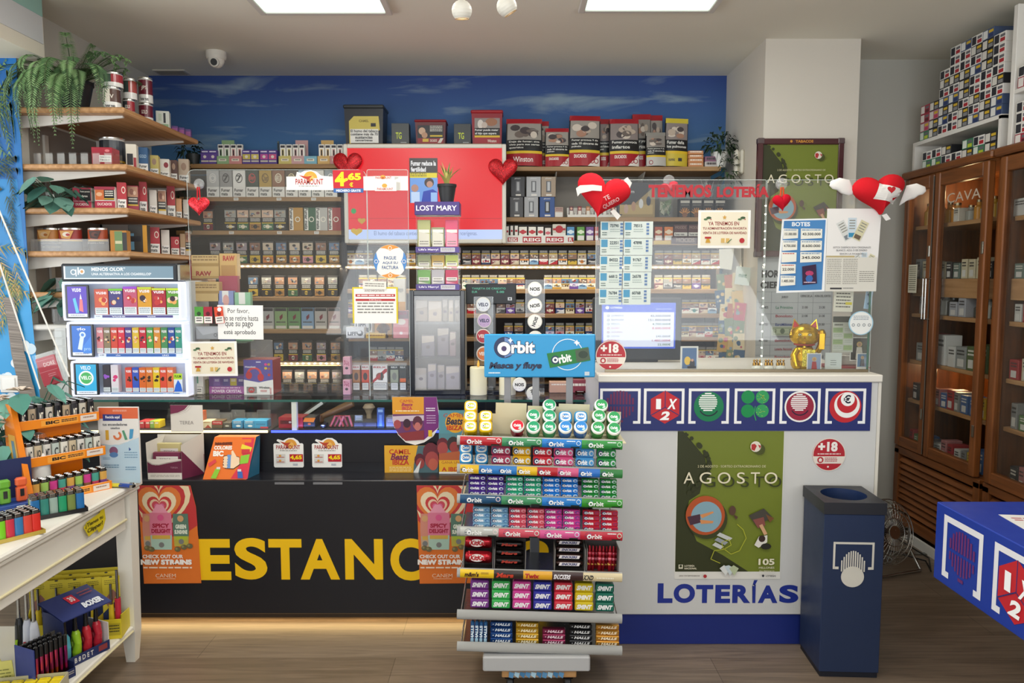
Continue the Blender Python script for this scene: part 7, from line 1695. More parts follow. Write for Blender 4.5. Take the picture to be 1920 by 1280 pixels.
for k,px_ in enumerate((1419,1441,1463)):
 e=E('pebble_figure',f'little bronze figure group on white pebble, {ORD[k + 1]} from left before the cat','figure',(W(px_,695,3.09)[0],3.09,ZO_),group='pebble figures')
 O(MB().lathe([(0,0),(.020,.002),(.023,.010),(.016,.019),(0,.021)],20,'dcdcd2','paint',sy=.7),'pebble',e)
 mb=MB()
 for j in range(3): mb.lathe([(0,.018),(.007,.020),(.006,.030),(.003,.034),(.0055,.040),(0,.046)],10,'9a7430','gold',c=((j-1)*.012,(j % 2)*.004,0))
 O(mb,'figures',e)
xs=W(1432,500,YL2+.03)[0]; zt_,zb_=W(1432,378,YL2+.03)[1],W(1432,690,YL2+.03)[1]
e=E('led_strip','thin vertical strip of white LEDs at the seam of the lottery screens','led strip',(xs,YL2+.03,zb_)); O(MB().box(-.003,.003,0,.003,0,zt_-zb_,'9a9a92','acrylic'),'housing',e)
for k in range(20): O(DIODE,'diode',e,(0,-.004,(k+.5)*(zt_-zb_)/20)).scale=(.75,)*3
L_=Loc((1112,558,1278,702),3.38,ZO_)
e=E('lottery_monitor','black monitor with blue and white jackpot screen on the lottery counter','monitor',L_.loc())
mb=MB(); L_.bx(mb,(1112,558,1278,697),0,.05,'222326','paint',.005); O(mb,'housing',e); O(MB().box(-.10,.10,.02,.12,0,.012,'222326','paint',.003),'stand',e)
mb=MB(); L_.bx(mb,(1128,569,1266,671),-.003,-.0005,'2b54d0','screen'); a=L_.art(mb,(1128,569,1266,671),-.003,'screen'); a.r_(1131,590,1263,667,'e2e6f8').t('LOTERÍAS',1144,577,1166,582,'f0f4ff',.02).c(1138,580,3.6,'f0f4ff',14).t('Botes acumulados',1229,581,1258,584,'c4d0f4',.0)
for k,(nm,v_,c_) in enumerate((('LA PRIMITIVA','43.500.000€','5a6270'),('EUROMILLONES','151.000.000€','3a4250'),('BONOLOTO','4.700.000€','5a7a6a'),('EL GORDO','8.600.000€','c04a60'),('LA QUINIELA','','8a3a50'),('LOTOTURF','345.000€','6a7a80'),('QUINIGOL','1.485.000€','b04a70'),('QUÍNTUPLE','22.000€','6a8a70'))):
 y=596+k*9.1; a.ring(1140,y+2,1.6,2.4,c_,8).t(nm,1146,y,1146+len(nm)*1.9,y+3.6,c_,.0)
 if v_: a.t(v_,1257-len(v_)*3.5,y-.6,1257,y+4.4,c_,.02)
O(mb,'screen',e,label='lit jackpot screen')
a=sign('picture_card','small dark picture card in clear holder beside the lottery monitor','card',(1276,649,1309,700),3.15,'d8d8d2',th=.006); a.r_(1279,652,1306,697,'4a6a94').c(1289,676,6,'e0b83a',14,8).c(1298,682,5,'2a2a30',12,9).c(1298,675,2.6,'c99a80',10).r_(1289,686,1305,697,'26262c')
flush()
q=random.Random(12)
e=E('clip_strip','hanging clip strip rail beside the column','rail',(W(1372,560,4.33)[0],4.345,W(0,700,4.33)[1])); O(MB().box(-.05,.06,0,.004,0,.85,'b9b6ac','acrylic').box(.055,.065,-.004,.004,0,.85,'a5a29a','metal'),'rail',e)
cl=('c9a050','b5684a','d0b070','8a9aa4','c25a6a','7a8a6a','3a5a7a','d8c8a0')
for k in range(18):
 x0=1346+(k % 3)*14+q.uniform(-3,3); y0=512+(k // 3)*29+q.uniform(-4,4)
 a=sign('hanging_packet',f'{("left", "middle", "right")[k % 3]} hanging packet in the {ORD[k // 3 + 1]} tier of the clip strip by the column','packet',(x0,y0,x0+21,y0+33),4.335-.006*(k % 3)-.0025*(k // 3),q.choice(cl),group='hanging packets by the column',roll=q.uniform(-.12,.12))
 for j in range(4): a.c(q.uniform(x0+4,x0+17),q.uniform(y0+6,y0+28),q.uniform(2,5),q.choice(cl),9)
a=sign('paper_roll_sheet','curled white paper sheet hanging at the top of the clip strip','sheet',(1347,466,1378,506),4.30,'e2decf',mat='paper',outline=[(1348,467),(1376,466),(1374,490),(1372,506),(1350,503)])
a=sign('green_pouch','white and green lettered pouch hanging beside the column','pouch',(1377,500,1405,534),4.28,'c9d0c4',roll=.12); a.t('mint',1383,512,1398,520,'4a7a5a',.02); flush()
Y_,Z_=WX(1391,305,1.36); e=E('wall_phone','cream wall intercom handset on the side of the column','intercom',(1.359,Y_,Z_))
O(MB().box(-.02,0,-.055,.055,-.07,.07,'ddd8c8','paint',.008),'base',e); O(MB().box(-.045,-.0205,-.022,.022,-.075,.075,'e6e2d4','paint',.01),'handset',e); flush()
# hearts
class Pf(Art):
 def setup(s,poly,depth,y0): s.poly,s.d,s.y0=poly,depth,y0; return s
 def pt(s,x,y,k):
  an=math.atan2(-y,x); r_=math.hypot(x,y); best=1e9
  for p_ in s.poly:
   d_=abs((math.atan2(p_[1],p_[0])-an+PI) % (2*PI)-PI)
   if d_<best: best=d_; R_=math.hypot(*p_)
  q_=min(r_*.001/max(R_,1e-6),1); return (x*.001,s.y0-s.d*math.sqrt(1-q_*q_)-.0015-k*.0003,-y*.001)
def heart(name,label,px,py,wpx,hpx_,Y,depth,mat,col,rot=0,cat='heart decoration',extra=None,group=None):
 x,z=W(px,py,Y); s_=Y/FPX; poly=heart_pts(wpx*s_,hpx_*s_,44)
 cr,sr=math.cos(rot),math.sin(rot); poly=[(p[0]*cr-p[1]*sr,p[0]*sr+p[1]*cr) for p in poly]
 e=E(name,label,cat,(x,Y,z),group=group); mb=MB(); mb.puff(poly,0,depth,col,mat,8,(0,0)); O(mb,'cushion',e)
 return e,poly
for px,py,lb in ((652,312,'red glitter heart on the television corner above the price card'),(943,323,'red glitter heart on the far frame of the television')):
 e,_=heart('glitter_heart',lb,px,py,54,50,YT-.025,.018,'glitter','b01820',group='glitter hearts on the television')
def loop(e,z0,z1,col): mb=MB(); mb.tube([(-.006,0,z0),(-.004,0,z1),(.004,0,z1),(.006,0,z0)],.003,6,col,'plush'); O(mb,'ribbon',e)
def cup(e,z): mb=MB(); mb.T=Matrix.Translation((0,.006,z)) @ Matrix.Rotation(PI/2,4,'X'); mb.lathe([(.024,-.004),(.020,.002),(.006,.006),(.005,.014),(.0,.016)],20,'e6e6e2','film'); O(mb,'suction_cup',e)
e,_=heart('hanging_heart','red glitter heart hanging from a suction cup on the clear counter screen',373,387,40,34,YP-.03,.016,'glitter','d02a34'); loop(e,.035,.085,'c02a34'); cup(e,.10)
e,_=heart('hanging_heart','small plush heart on orange ribbon hanging from the lottery screen',1466,380,34,30,YL2-.03,.018,'plush','b8182a',.12); loop(e,.028,.06,'d8502c'); cup(e,.075)
e,_=heart('rolled_heart','small bright red plush heart tucked behind the red lettering',1255,355,36,26,YL2+.05,.03,'plush','c41a2c',.25); cup(e,.036)
e,poly=heart('arrow_heart','big red plush heart with white arrow and embroidered words, on the lottery screen',1129,369,100,78,YL2-.06,.05,'plush','d0242e',-.22)
mb=MB(); a=Pf(mb,(-1,-1,1,1),(0,0,0),(1,0,0),(0,0,1),1,1,'paper').setup(poly,.05,0); a.t('TE',0,0,24,17,'f0c4c4',.015,rot=-.5).t('QUIERO',-4,20,66,37,'f0c4c4',.015,rot=-.5); O(mb,'embroidery',e)
k_=.0022
def slab(pts,y0,y1): m_=MB(); m_.prism([(x*k_,-y*k_) for x,y in pts],y0,y1,'ece9e4','plush'); return m_
O(slab([(-49,-12),(-42,-17),(-20,-18),(-4,-16),(-4,-7),(-20,-8),(-42,-3),(-46,2)],-.062,-.054),'arrow_tail',e,label='white arrow tail'); O(slab([(38,-30),(44,-34),(52,-24),(48,-14),(41,-18)],-.012,.004),'arrow_head',e,label='white arrow head'); O(slab([(14,26),(21,22),(33,34),(27,41)],-.012,-.008),'care_tag',e,label='white care tag')
e,poly=heart('winged_heart','red plush heart with white wings and envelope, atop the lottery screen',1648,366,96,72,YL2-.02,.055,'plush','c41f28',.12)
mb=MB(); a=Pf(mb,(-1,-1,1,1),(0,0,0),(1,0,0),(0,0,1),1,1,'paper').setup(poly,.055,0)
def patch(pts,col):
 n_=7
 for i in range(n_):
  for j in range(n_):
   B=lambda u,v: tuple(pts[0][c]*(1-u)*(1-v)+pts[1][c]*u*(1-v)+pts[2][c]*u*v+pts[3][c]*(1-u)*v for c in (0,1))
   a.p([B(i/n_,j/n_),B((i+1)/n_,j/n_),B((i+1)/n_,(j+1)/n_),B(i/n_,(j+1)/n_)],col,hold=True)
 a.k+=2
patch([(-22,-42),(72,-18),(56,36),(-42,18)],'e4e0da'); a.k+=2; a.p(hpx(22,-14,34,28,20),'c0242c'); O(mb,'envelope',e,label='white envelope with small red heart')
for sd,lb in ((-1,'white plush wing'),(1,'white plush wing')):
 pts=[(sd*x,y) for x,y in ((40,-4+(0 if sd<0 else 12)),(52,-28),(70,-32),(86,-26),(88,-18),(82,-12),(74,-10),(66,-4),(52,0))]
 if sd>0: pts=[(x,y+10) for x,y in pts]
 m_=MB(); m_.puff([(x*k_,-y*k_) for x,y in pts],.012,.012,'eae7e2','plush',5,pw=.4); O(m_,'wing',e,label=lb)
O(slab([(4,36),(12,33),(20,43),(12,46)],-.014,-.010),'care_tag',e,label='white care tag')
# chewing gum rack
RL,YR_=.029,2.60
def sl(x): return (x-1010)*.029
xr0,_=W(1010,1000,2.75)
rk=E('gum_rack','tilted silver rack of gum, mints and chocolate bars on a wheeled wooden base','display rack',(xr0,2.78,0))
def rp(mb,r,y0,y1,col,mat='print',ch=0.0,Yr=YR_):
 xc,z0,w_,h_=PR(r,Yr); mb.box(xc-xr0-w_/2,xc-xr0+w_/2,y0-2.78,y1-2.78,z0,z0+h_,col,mat,ch)
 return xc-xr0-w_/2,xc-xr0+w_/2,z0,z0+h_
SG=[[('b5222c',857,941),('3f8a5c',941,1016),('1f78c4',1016,1090),('2f8a3c',1090,1166)],[('dfb520',857,898),('2a78c0',898,934),('2a78c0',934,969),('dfb520',969,1007),('b5222c',1007,1045),('d05a84',1045,1084),('2a6ec0',1084,1124),('2f7a3c',1124,1166)],
      [('1a4a70',857,940),('3f8a5c',940,1016),('1f78c4',1016,1090),('2f8a24',1090,1166)],[('b9bab4',857,935),('c84a5c',935,1012),('d0508c',1012,1087),('b81f34',1087,1166)],[('e8c01c',857,926),('2e221e',926,981),('e0a428',981,1035),('3a2220',1035,1093),('d8c8a0',1093,1166)],[],[]]
RY=[829,882,938,999,1077,1155,1215]; TZ=[]
for k,yc in enumerate(RY):
 mb=MB(); xc,z0,w_,h_=PR((857,yc-9,1166,yc+9),YR_); mb.T=Matrix.Translation((xc-xr0,YR_-2.78,z0+h_/2)) @ Matrix.Rotation(RL,4,'Y')
 n_=9; pr=[(-.012*math.cos(PI*i/n_-PI/2)*(1 if k<5 else 1.1),h_/2*math.sin(PI*i/n_-PI/2)) for i in range(n_+1)]
 vs=[(-w_/2,p[0],p[1]) for p in pr]+[(w_/2,p[0],p[1]) for p in pr]; N_=n_+1
 mb.add(vs,[(i,i+1,N_+i+1,N_+i) for i in range(n_)]+[tuple(range(N_)),tuple(range(N_,2*N_))],'c6c7c4','paint',True)
 class Rail(Art):
  def pt(s,x,y,kk): v=(y-s.r[1])/18-.5; v=min(max(v,-.47),.47); return ((x-1011.5)/309*w_,-.012*math.sqrt(1-(2*v)**2*.98)-.0006-kk*.0002,-v*h_)
 a=Rail(mb,(857,0,1166,18),(0,0,0),(1,0,0),(0,0,1),1,1)
 for i,(c_,x0,x1) in enumerate(SG[k]):
  x0+=6*(i==0)
  for j in range(6): a.r_(x0,1+j*2.67,x1,1+(j+1)*2.67,c_,hold=True)
  a.k+=1; big=len(SG[k])==4; ox=x0+(14 if big else 5); rr_=6.5 if big else 4.5
  if k<4: a.c(ox+1,9,rr_,'26345c',16).p([(ox+1,9-rr_),(ox+1+rr_*.8,5),(ox+rr_,12),(ox+1,9+rr_)],'4a8ac8').ring(ox+3,10,rr_*.3,rr_*.68,'f0f2f2',14).t('rbit',ox+3+rr_*.8,5.5,ox+(27 if big else 20),14,'f4f4f2',.03).t('O',ox-1,6.4,ox+6.6,14,'f4f4f2',.0)
  if big and k<4: a.c(x1-6,7,4.4,('e8d0d0','cfe0d4','cfdff0','bfe0c0')[i],12).c(x1-6,7,3.2,c_,10).lines(x1-28,3,x1-12,5.5,1,'e6ecec',.6).r_(x1-20,13.5,x1-4,16.5,'26342c')
 if k==4:
  for tx,x0,x1,c_ in (("m&m's",872,898,'4a2c1c'),('Mars',931,963,'c8402c'),('Twix',984,1011,'b5222c'),('SNICKERS',1038,1069,'ece8ec'),('KIND',1094,1112,'1c1c1e')): a.t(tx,x0,5,x1,14,c_,.05,sh=.15)
  a.lines(902,5,916,9,2,'a07a14',.5).lines(1118,8,1150,12,1,'efe6cc',.7)
 O(mb,'price_rail',rk,label='curved rail with gum labels' if k<4 else 'curved rail with chocolate labels' if k==4 else 'plain silver rail')
 mb=MB(); zt_=z0+h_*.28; mb.T=Matrix.Translation((xc-xr0,0,zt_)) @ Matrix.Rotation(RL,4,'Y'); mb.box(-w_/2+.02,w_/2-.02,YR_-2.78+.001,.06,-.006,0,'a9aaa8','metal')
 for sd in (-1,1): mb.tube([(sd*(w_/2-.012),YR_-2.775,0),(sd*(w_/2-.018),-.02,.045),(sd*(w_/2-.02),.06,.05)],.003,6,'dcdcd8','metal')
 O(mb,'tray',rk); TZ.append(zt_)
mb=MB(); rp(mb,(997,790,1016,1250),2.84,2.87,'7c7c80','paint',.003); O(mb,'post',rk)
L_=Loc((908,626,1116,707),2.84)
mb=MB(); mb.T=Matrix.Translation((L_.xc-xr0,.06,L_.z0)); L_.bx(mb,(908,626,1116,707),-.006,.006,'2f9ad4','print',.004); a=L_.art(mb,(908,626,1116,707),-.006)
a.c(946,651,20,'26345c',28).p([(946,632),(958,636),(966,648),(962,664),(946,670)],'6a8ac0').c(945,653,13.5,'26345c',22).c(945,653,12.4,'f2f6f8',22).c(945,653,5,'4a3a6a',14).t('rbit',957,638,1004,663,'26345c',.08).t('rbit',958.5,639,1003,662,'f4f8fa',.04).p([(957,632),(959,636),(962,637),(959,639),(957,643),(955,639),(952,637),(955,636)],'f4f8fa')
a.t('Masca y fluye',918,678,1016,694,'26304c',.05,sh=.25).ring(1064,664,28,29.5,'e6f2f8',32).p([(1025,662),(1102,650),(1107,675),(1031,689)],'1f7a34').p([(1078,656),(1103,651),(1106,673),(1081,678)],'4a5a44').c(1093,664,9,'2f3f30',12,7).c(1041,674,8,'26345c',16).ring(1041,674,2.5,5.5,'f2f6f4',14).t('rbit',1047,663,1071,679,'f2f6f4',.04,rot=-.2).p([(1081,636),(1083,640),(1087,642),(1083,644),(1081,648),(1079,644),(1075,642),(1079,640)],'f4f8fa').lines(916,697,938,700,1,'d8ecf4',.8).r_(1096,696,1105,703,'c9d4dc')
O(mb,'header_sign',rk,label='light blue header sign with gum pack')
for px in (951,1009,1078):
 mb=MB(); rp(mb,(px-7,700,px+7,800),2.845,2.855,'8e8f94','paint',.002); O(mb,'header_post',rk)
mb=MB(); xc,z0,w_,h_=PR((907,1228,1102,1256),2.66); mb.box(xc-xr0-w_/2,xc-xr0+w_/2,-.205,.12,.092,.148,'b4b5b6','paint',.005).box(xc-xr0-w_*.36,xc-xr0+w_*.42,-.18,.1,.1482,.152,'85878a','paint',.003); O(mb,'base',rk)
mb=MB(); mb.box(xc-xr0-.125,xc-xr0+.145,-.19,.10,.062,.0915,'ffffff','crate_wood',.003); O(mb,'wooden_board',rk)
mb=MB(); mb.box(xc-xr0-.10,xc-xr0+.10,-.196,-.17,.064,.0915,'6a9cc0','film',.003); [mb.quad((xc-xr0-.1+i*.02,-.1965,.066+R.uniform(0,.012)),(xc-xr0-.085+i*.02,-.197,.064),(xc-xr0-.08+i*.02,-.197,.084),(xc-xr0-.098+i*.02,-.1965,.088),('5a90bc','a9cce0','3f7aa8')[i % 3],'gloss') for i in range(10)]; O(mb,'blue_wrap',rk)
for x_ in (-.095,.115):
 for y_ in (-.15,.07):
  mb=MB(); mb.T=Matrix.Translation((xc-xr0+x_,y_,.026)) @ Matrix.Rotation(PI/2,4,'Y'); mb.lathe([(.0,-.014),(.018,-.014),(.026,-.009),(.026,.009),(.018,.014),(0,.014)],22,'1c1c1e','paint',cap=False); mb.T=Matrix.Translation((xc-xr0+x_,y_,0)); mb.box(-.02,.02,-.02,.02,.045,.0615,'2a2a2c','metal',.003); O(mb,'caster',rk)
_pm={}
def rgood(key,make,name,label,px,py,k,row,dy,cat,grp,base_px=None,zz=None,rz=0):
 Y=YR_+.016+dy; x,z=W(px,py+sl(px),Y)
 if key not in _pm: _pm[key]=make()
 O(_pm[key],name,None,(x,Y,z),(0,RL,rz),label,cat,grp)
def stick(c_,w_,h_,txt,ink='f2f2f2',tip='c9d4d8',d=.02,sh=0,em=True,mat='gloss'):
 def f():
  mb=MB(); mb.box(-w_/2,w_/2,0,d,0,h_*.97,c_,mat,h_*.12); a=face_art(mb,(0,0,60,20),-w_/2+.001,w_/2-.001,0,h_*.1,h_*.87)
  if em: a.c(10,10,9,'26345c',14).ring(11,11,3,6,ink,12).t(txt,18,3,38,17,ink,.04).c(51,10,8,tip,12).c(52,11,5,c_,10)
  else: a.t(txt,6,3,54,17,ink,.05,sh=sh)
  return mb.mesh('pack')
 return f
def tub_mesh(c_,lidc,sq):
 def f():
  mb=MB(); n_=28
  def ringp(r_,z_): return [(r_*math.cos(t_)*q_,r_*math.sin(t_)*q_,z_) for t_ in [2*PI*i/n_ for i in range(n_)] for q_ in [min(1.16,(abs(math.cos(t_))**4+abs(math.sin(t_))**4)**-.25)*.95 if sq else 1]]
  lr=c_ if sq else 'f0f0ea'; lv=[(.020,0,c_),(.0245,.006,c_),(.0255,.035,c_),(.0245,.046,c_),(.025,.047,lr),(.025,.053,lr),(.022,.057,lr)]
  P_=[ringp(r_,z_) for r_,z_,_ in lv]
  for i in range(len(lv)-1): mb.add(P_[i]+P_[i+1],[(j,(j+1) % n_,n_+(j+1) % n_,n_+j) for j in range(n_)],lv[i+1][2],'gloss',True)
  mb.add(P_[-1],[tuple(range(n_))],lr,'gloss'); mb.add(P_[0],[tuple(range(n_))[::-1]],c_,'gloss')
  a=Art(mb,(-10,-10,10,10),(-.022,-.022,.0572),(1,0,0),(0,1,0),.044,.044,'gloss')
  if sq: a.p([(8.6*min(1.13,(abs(math.cos(t_))**4+abs(math.sin(t_))**4)**-.25)*math.cos(t_),8*min(1.13,(abs(math.cos(t_))**4+abs(math.sin(t_))**4)**-.25)*math.sin(t_)) for t_ in [PI*i/16 for i in range(32)]],'f2f2e8').c(0,0,6.8,lidc,20,5.6).c(-2.6,0,2.6,'26345c',12)
  else: a.c(.6,-.8,9.2,lidc,24).p([(1,6),(4,2),(7,3),(5,7)],'b9e0d0')
  a.t('Orbit',-6,-2.8,6,2.2,'f6f6f4',.05); return mb.mesh('gum_tub')
 return f
TR=Matrix.Rotation(math.radians(52),4,'X').to_euler()[0]
def tubs(lst,grp,nm):
 for px,py,c_,lc,sq,st,lb in lst:
  Y=YR_+.062+.030*st; x,z=W(px,py+3,Y); key=('tub',c_,sq)
  if key not in _pm: _pm[key]=tub_mesh(c_,lc,sq)()
  v=Matrix.Rotation(TR,3,'X') @ Vector((0,0,.05)); O(_pm[key],'gum_tub',None,(x,Y-v.y,z-v.z),(TR,0,0),lb,'gum tub',grp)
YL_,RD,GN,BL,G2=('d8b01c','c8c83c',True),('a8243a','c8283a',False),('1f8a5c','2f9a6c',False),('1f62b4','3a86cc',False),('1f7a34','3a9a5c',False); BQ=('2f8ac0','4a8ccc',True)
lst=[]
for px,py,kd,st,lb in ((882,797,YL_,0,'yellow square-lidded gum tub, bottom of the first stack'),(882,778,YL_,1,'yellow square-lidded gum tub, middle of the first stack'),(883,759,YL_,2,'yellow square-lidded gum tub, top of the first stack'),(911,797,YL_,0,'yellow square-lidded gum tub, bottom of the second stack'),(911,778,YL_,1,'yellow square-lidded gum tub, top of the second stack'),(970,796,RD,0,'lone red gum tub before the empty cream carton'),
                           (1000,798,GN,0,'teal green round gum tub, bottom of the stack after the red one'),(1000,776,GN,1,'teal green round gum tub, top of the stack after the red one'),(1030,798,GN,0,'teal green round gum tub, bottom of the stack of three'),(1030,777,GN,1,'teal green round gum tub, middle of the stack of three'),(1030,757,GN,2,'teal green round gum tub, top of the stack of three'),
                           (1060,798,BL,0,'blue round-lidded gum tub, bottom of the first blue pair'),(1060,779,BQ,1,'blue square-lidded gum tub, top of the first blue pair'),(1089,798,BL,0,'blue round-lidded gum tub, bottom of the second blue pair'),(1089,779,BQ,1,'blue square-lidded gum tub, top of the second blue pair'),
                           (1121,799,G2,0,'leaf green gum tub, bottom of the stack of three near the lottery counter'),(1123,777,G2,1,'leaf green gum tub, middle of the stack of three near the lottery counter'),(1127,757,G2,2,'leaf green gum tub, top of the stack of three near the lottery counter'),(1151,801,G2,0,'leaf green gum tub, bottom of the last pair'),(1151,780,G2,1,'leaf green gum tub, top of the last pair'),
                           (874,856,BQ,0,'blue square-lidded gum tub on the second tier, outer front one'),(903,857,BQ,0,'blue square-lidded gum tub on the second tier, inner front one'),(874,838,BQ,1,'blue square-lidded gum tub on the second tier, outer one behind'),(903,838,BQ,1,'blue square-lidded gum tub on the second tier, inner one behind')):
 lst.append((px,py,*kd,st,lb))
tubs(lst,'gum tubs on the rack','gum_tub')
for x0,x1,yt,lb in ((928,986,756,'empty cream display carton with tall back on the top tier'),(870,928,775,'cream display carton behind the yellow tubs'),(988,1046,762,'cream display carton behind the teal tubs'),(1046,1104,758,'cream display carton behind the blue tubs'),(1105,1163,772,'cream display carton behind the leaf green tubs')):
 xc,z0,w_,h_=PR((x0,yt,x1,815),YR_+.165); mb=MB(); mb.box(-w_/2,w_/2,.0,.002,0,h_,'d9cfae','paper').box(-w_/2,w_/2,-.15,0,0,.002,'d9cfae','paper'); z_=TZ[0]+.007
 O(mb,'display_carton',None,(xc,YR_+.166,TZ[0]+.0007),(0,RL,0),lb,'carton','cream display cartons')
for k,(x0,x1,c_,nm) in enumerate(((920,958,'a03a54','maroon'),(960,996,'d0a020','yellow'),(998,1036,'c0303c','red'),(1037,1076,'d05080','pink'),(1078,1115,'4a94cc','light blue'),(1118,1156,'2f8a48','green'))):
 for j in range(2): rgood(('bl',k),stick(c_,(x1-x0-1.5)*.00186,17.5*.00186,'rbit',d=.03),'gum_pack',f'{nm} wide gum pack, {("lower", "upper")[j]} one on the second tier',(x0+x1)/2,872.5-j*17.6,1,j,j*.01,'gum pack','gum packs on the rack')
RN=('lowest','second from bottom','third from bottom','topmost')
for tier,yb,pt_,cols in ((2,932,9.5,(('4a2c84','purple'),('2a9a74','mint green'),('1f74c8','blue'),('1f8034','green'))),(3,993,10,(('7aa4c0','silver blue'),('c84a5c','coral red'),('c83a8c','magenta'),('b82438','scarlet')))):
 for g,(c_,nm) in enumerate(cols):
  for cI in range(2):
   x0=(878,948,1017,1090)[g]+cI*34+(8-g*2 if tier==3 else 0)
   for j in range(4):
    rgood(('st',tier,g),stick(c_,33*.00186,pt_*.00186,'rbit',tip='d4e0e4' if tier==2 else ('3a6aa0','e0a0a8','5a3a8a','8a2a5a')[g]),'gum_stick_pack',f'{nm} gum stick pack, {RN[j]}, {("first", "second")[cI]} column, {("third", "fourth")[tier - 2]} tier',x0+16.5,yb-j*pt_,tier,j,j*.008,'gum pack','gum stick packs on the rack')
for g,(c_,nm) in enumerate((('7a3a8c','purple'),('3fae58','green'),('cc4494','pink'),('34389c','indigo'),('cc3444','red'),('d0b820','yellow'),('1f6a58','dark teal'))):
 for j in range(3): rgood(('sm',g),stick(c_,36*.00186,17.6*.00186,'SMINT',d=.03,em=False,sh=.3),'mint_box',f'{nm} mint box, {("lowest", "middle", "topmost")[j]} of its stack on the rack',(881,921,960,999,1038,1077,1116)[g]+18,1143-j*17.8,5,j,j*.010,'mint box','mint boxes on the rack')
for g,(x0,x1,c_,nm,ink) in enumerate(((917,963,'1f4a8a','navy','e6ecf2'),(965,1012,'c9a030','lemon gold','f4ecd0'),(1015,1062,'8a2a50','berry','ecd8e0'),(1065,1112,'26272a','black','d8d8d8'),(1115,1163,'c08a34','amber','f4e8d0'))):
 for j in range(4 if g != 2 else 3): rgood(('ha',g),stick(c_,(x1-x0-2)*.00186,10*.00186,'· HALLS',ink=ink,em=False,sh=.2,mat='foil'),'sweet_stick',f'{nm} cough sweet stick, {RN[j] if j < 3 else "topmost"} of its stack on the lowest tier',(x0+x1)/2,1208-j*10.4,6,j,j*.008,'sweet stick','cough sweet sticks')
for j in range(4):
 def hv():
  mb=MB(); mb.box(-.007,.007,0,.018,0,.082,'3a74b0','foil',.004); face_art(mb,(0,0,14,80),-.006,.006,0,.002,.080).t('HALLS',-20,34,34,46,'e6f0f6',.05,rot=-PI/2).r_(1,62,13,78,'a9cce0'); return mb.mesh('pack')
 rgood('hv',hv,'sweet_stick',f'upright blue cough sweet stick, {ORD[j + 1]} from left on the lowest tier',885+j*8.2,1209,6,0,0,'sweet stick','upright cough sweet sticks')
def bar(c_,txt,ink,w_,h_,panel=None,oval=False):
 def f():
  mb=MB(); n_=10; vs=[]
  for i in range(n_+1):
   u=i/n_; e_=.25+.75*min(1,math.sin(PI*u)*3)
   for y,z in ((0,.1),(-.5,.5),(0,.95),(.9,.5)): vs.append(((u-.5)*w_,.012+(y*.012)*e_,h_*(.5+(z-.5)*(.7+.3*e_))))
  mb.add(vs,[(i*4+j,i*4+(j+1) % 4,i*4+4+(j+1) % 4,i*4+4+j) for i in range(n_) for j in range(4)]+[(0,1,2,3),tuple(range(n_*4,n_*4+4))],c_,'foil',True)
  a=face_art(mb,(0,0,60,24),-w_*.42,w_*.42,.0045,h_*.14,h_*.86)
  if oval: a.c(26,12,20,'ece4e0',20,9)
  if panel: a.p([(4,4),(58,4),(55,20),(1,20)],panel)
  a.t(txt,9,6,50,18,ink,.05,sh=.2); return mb.mesh('bar')
 return f
for tx,x0,x1,c_,lb,n_,p_,ink,ov,pn in (('KitKat',871,922,'b81f2c','red chocolate bar with white oval',2,28,'b01c28',True,None),('Mars',929,982,'1e1a1a','black chocolate bar with dark red script',3,16,'a8382c',False,None),('SNICKERS',1042,1094,'3a2420','dark brown bar with white and blue name panel',4,13.5,'2a3468',False,'ece4e4')):
 for j in range(n_): rgood(('bar',tx),bar(c_,tx,ink,(x1-x0)*.00188,p_*.00186,pn,ov),'chocolate_bar',f'{lb}, {RN[j] if j < n_ - 1 else "topmost"} in its box',(x0+x1)/2,1063-j*p_,4,j,j*.014,'chocolate bar','chocolate bars on the rack')
for x0,x1,lb in ((868,924,'open grey carton around the red chocolate bars'),(926,985,'open grey carton around the black chocolate bars'),(1039,1097,'open grey carton around the brown bars'),(1099,1160,'open carton around the red sweet tubes')):
 xc,z0,w_,h_=PR((x0,1012,x1,1066),YR_+.02); mb=MB(); mb.box(-w_/2,w_/2,.0,.09,0,.002,'4a4442','paper').box(-w_/2,-w_/2+.002,.0,.09,0,h_*.9,'8a8580','paper').box(w_/2-.002,w_/2,0,.09,0,h_*.9,'8a8580','paper').box(-w_/2,w_/2,.088,.09,0,h_,'4a4442','paper').box(-w_/2,w_/2,0,.002,0,.016,'6a4438','paper')
 O(mb,'open_carton',None,(xc,YR_+.012,TZ[4]+.0007-sl(xc*538+960)*0),(0,RL,0),lb,'carton','open cartons of bars')
for j in range(9):
 def lp():
  mb=MB(); mb.tube([(0,0,0),(.001,.002,.03),(0,.004,.075),(0,.004,.092)],[.006,.0075,.006,.003],8,'a8202c','foil'); [mb.lathe([(.0065,.02+i*.02),(.008,.025+i*.02),(.0065,.03+i*.02)],8,('d8a03c','e06a7a','c83a4c')[i],'gloss',c=(0,.002,0),cap=False) for i in range(3)]; return mb.mesh('sweet_tube')
 rgood('lp',lp,'sweet_tube',f'shiny red sweet tube, {ORD[j + 1]} from left in its carton',1104+j*6.4,1066,4,0,.02+(j % 3)*.018,'sweet tube','red sweet tubes')
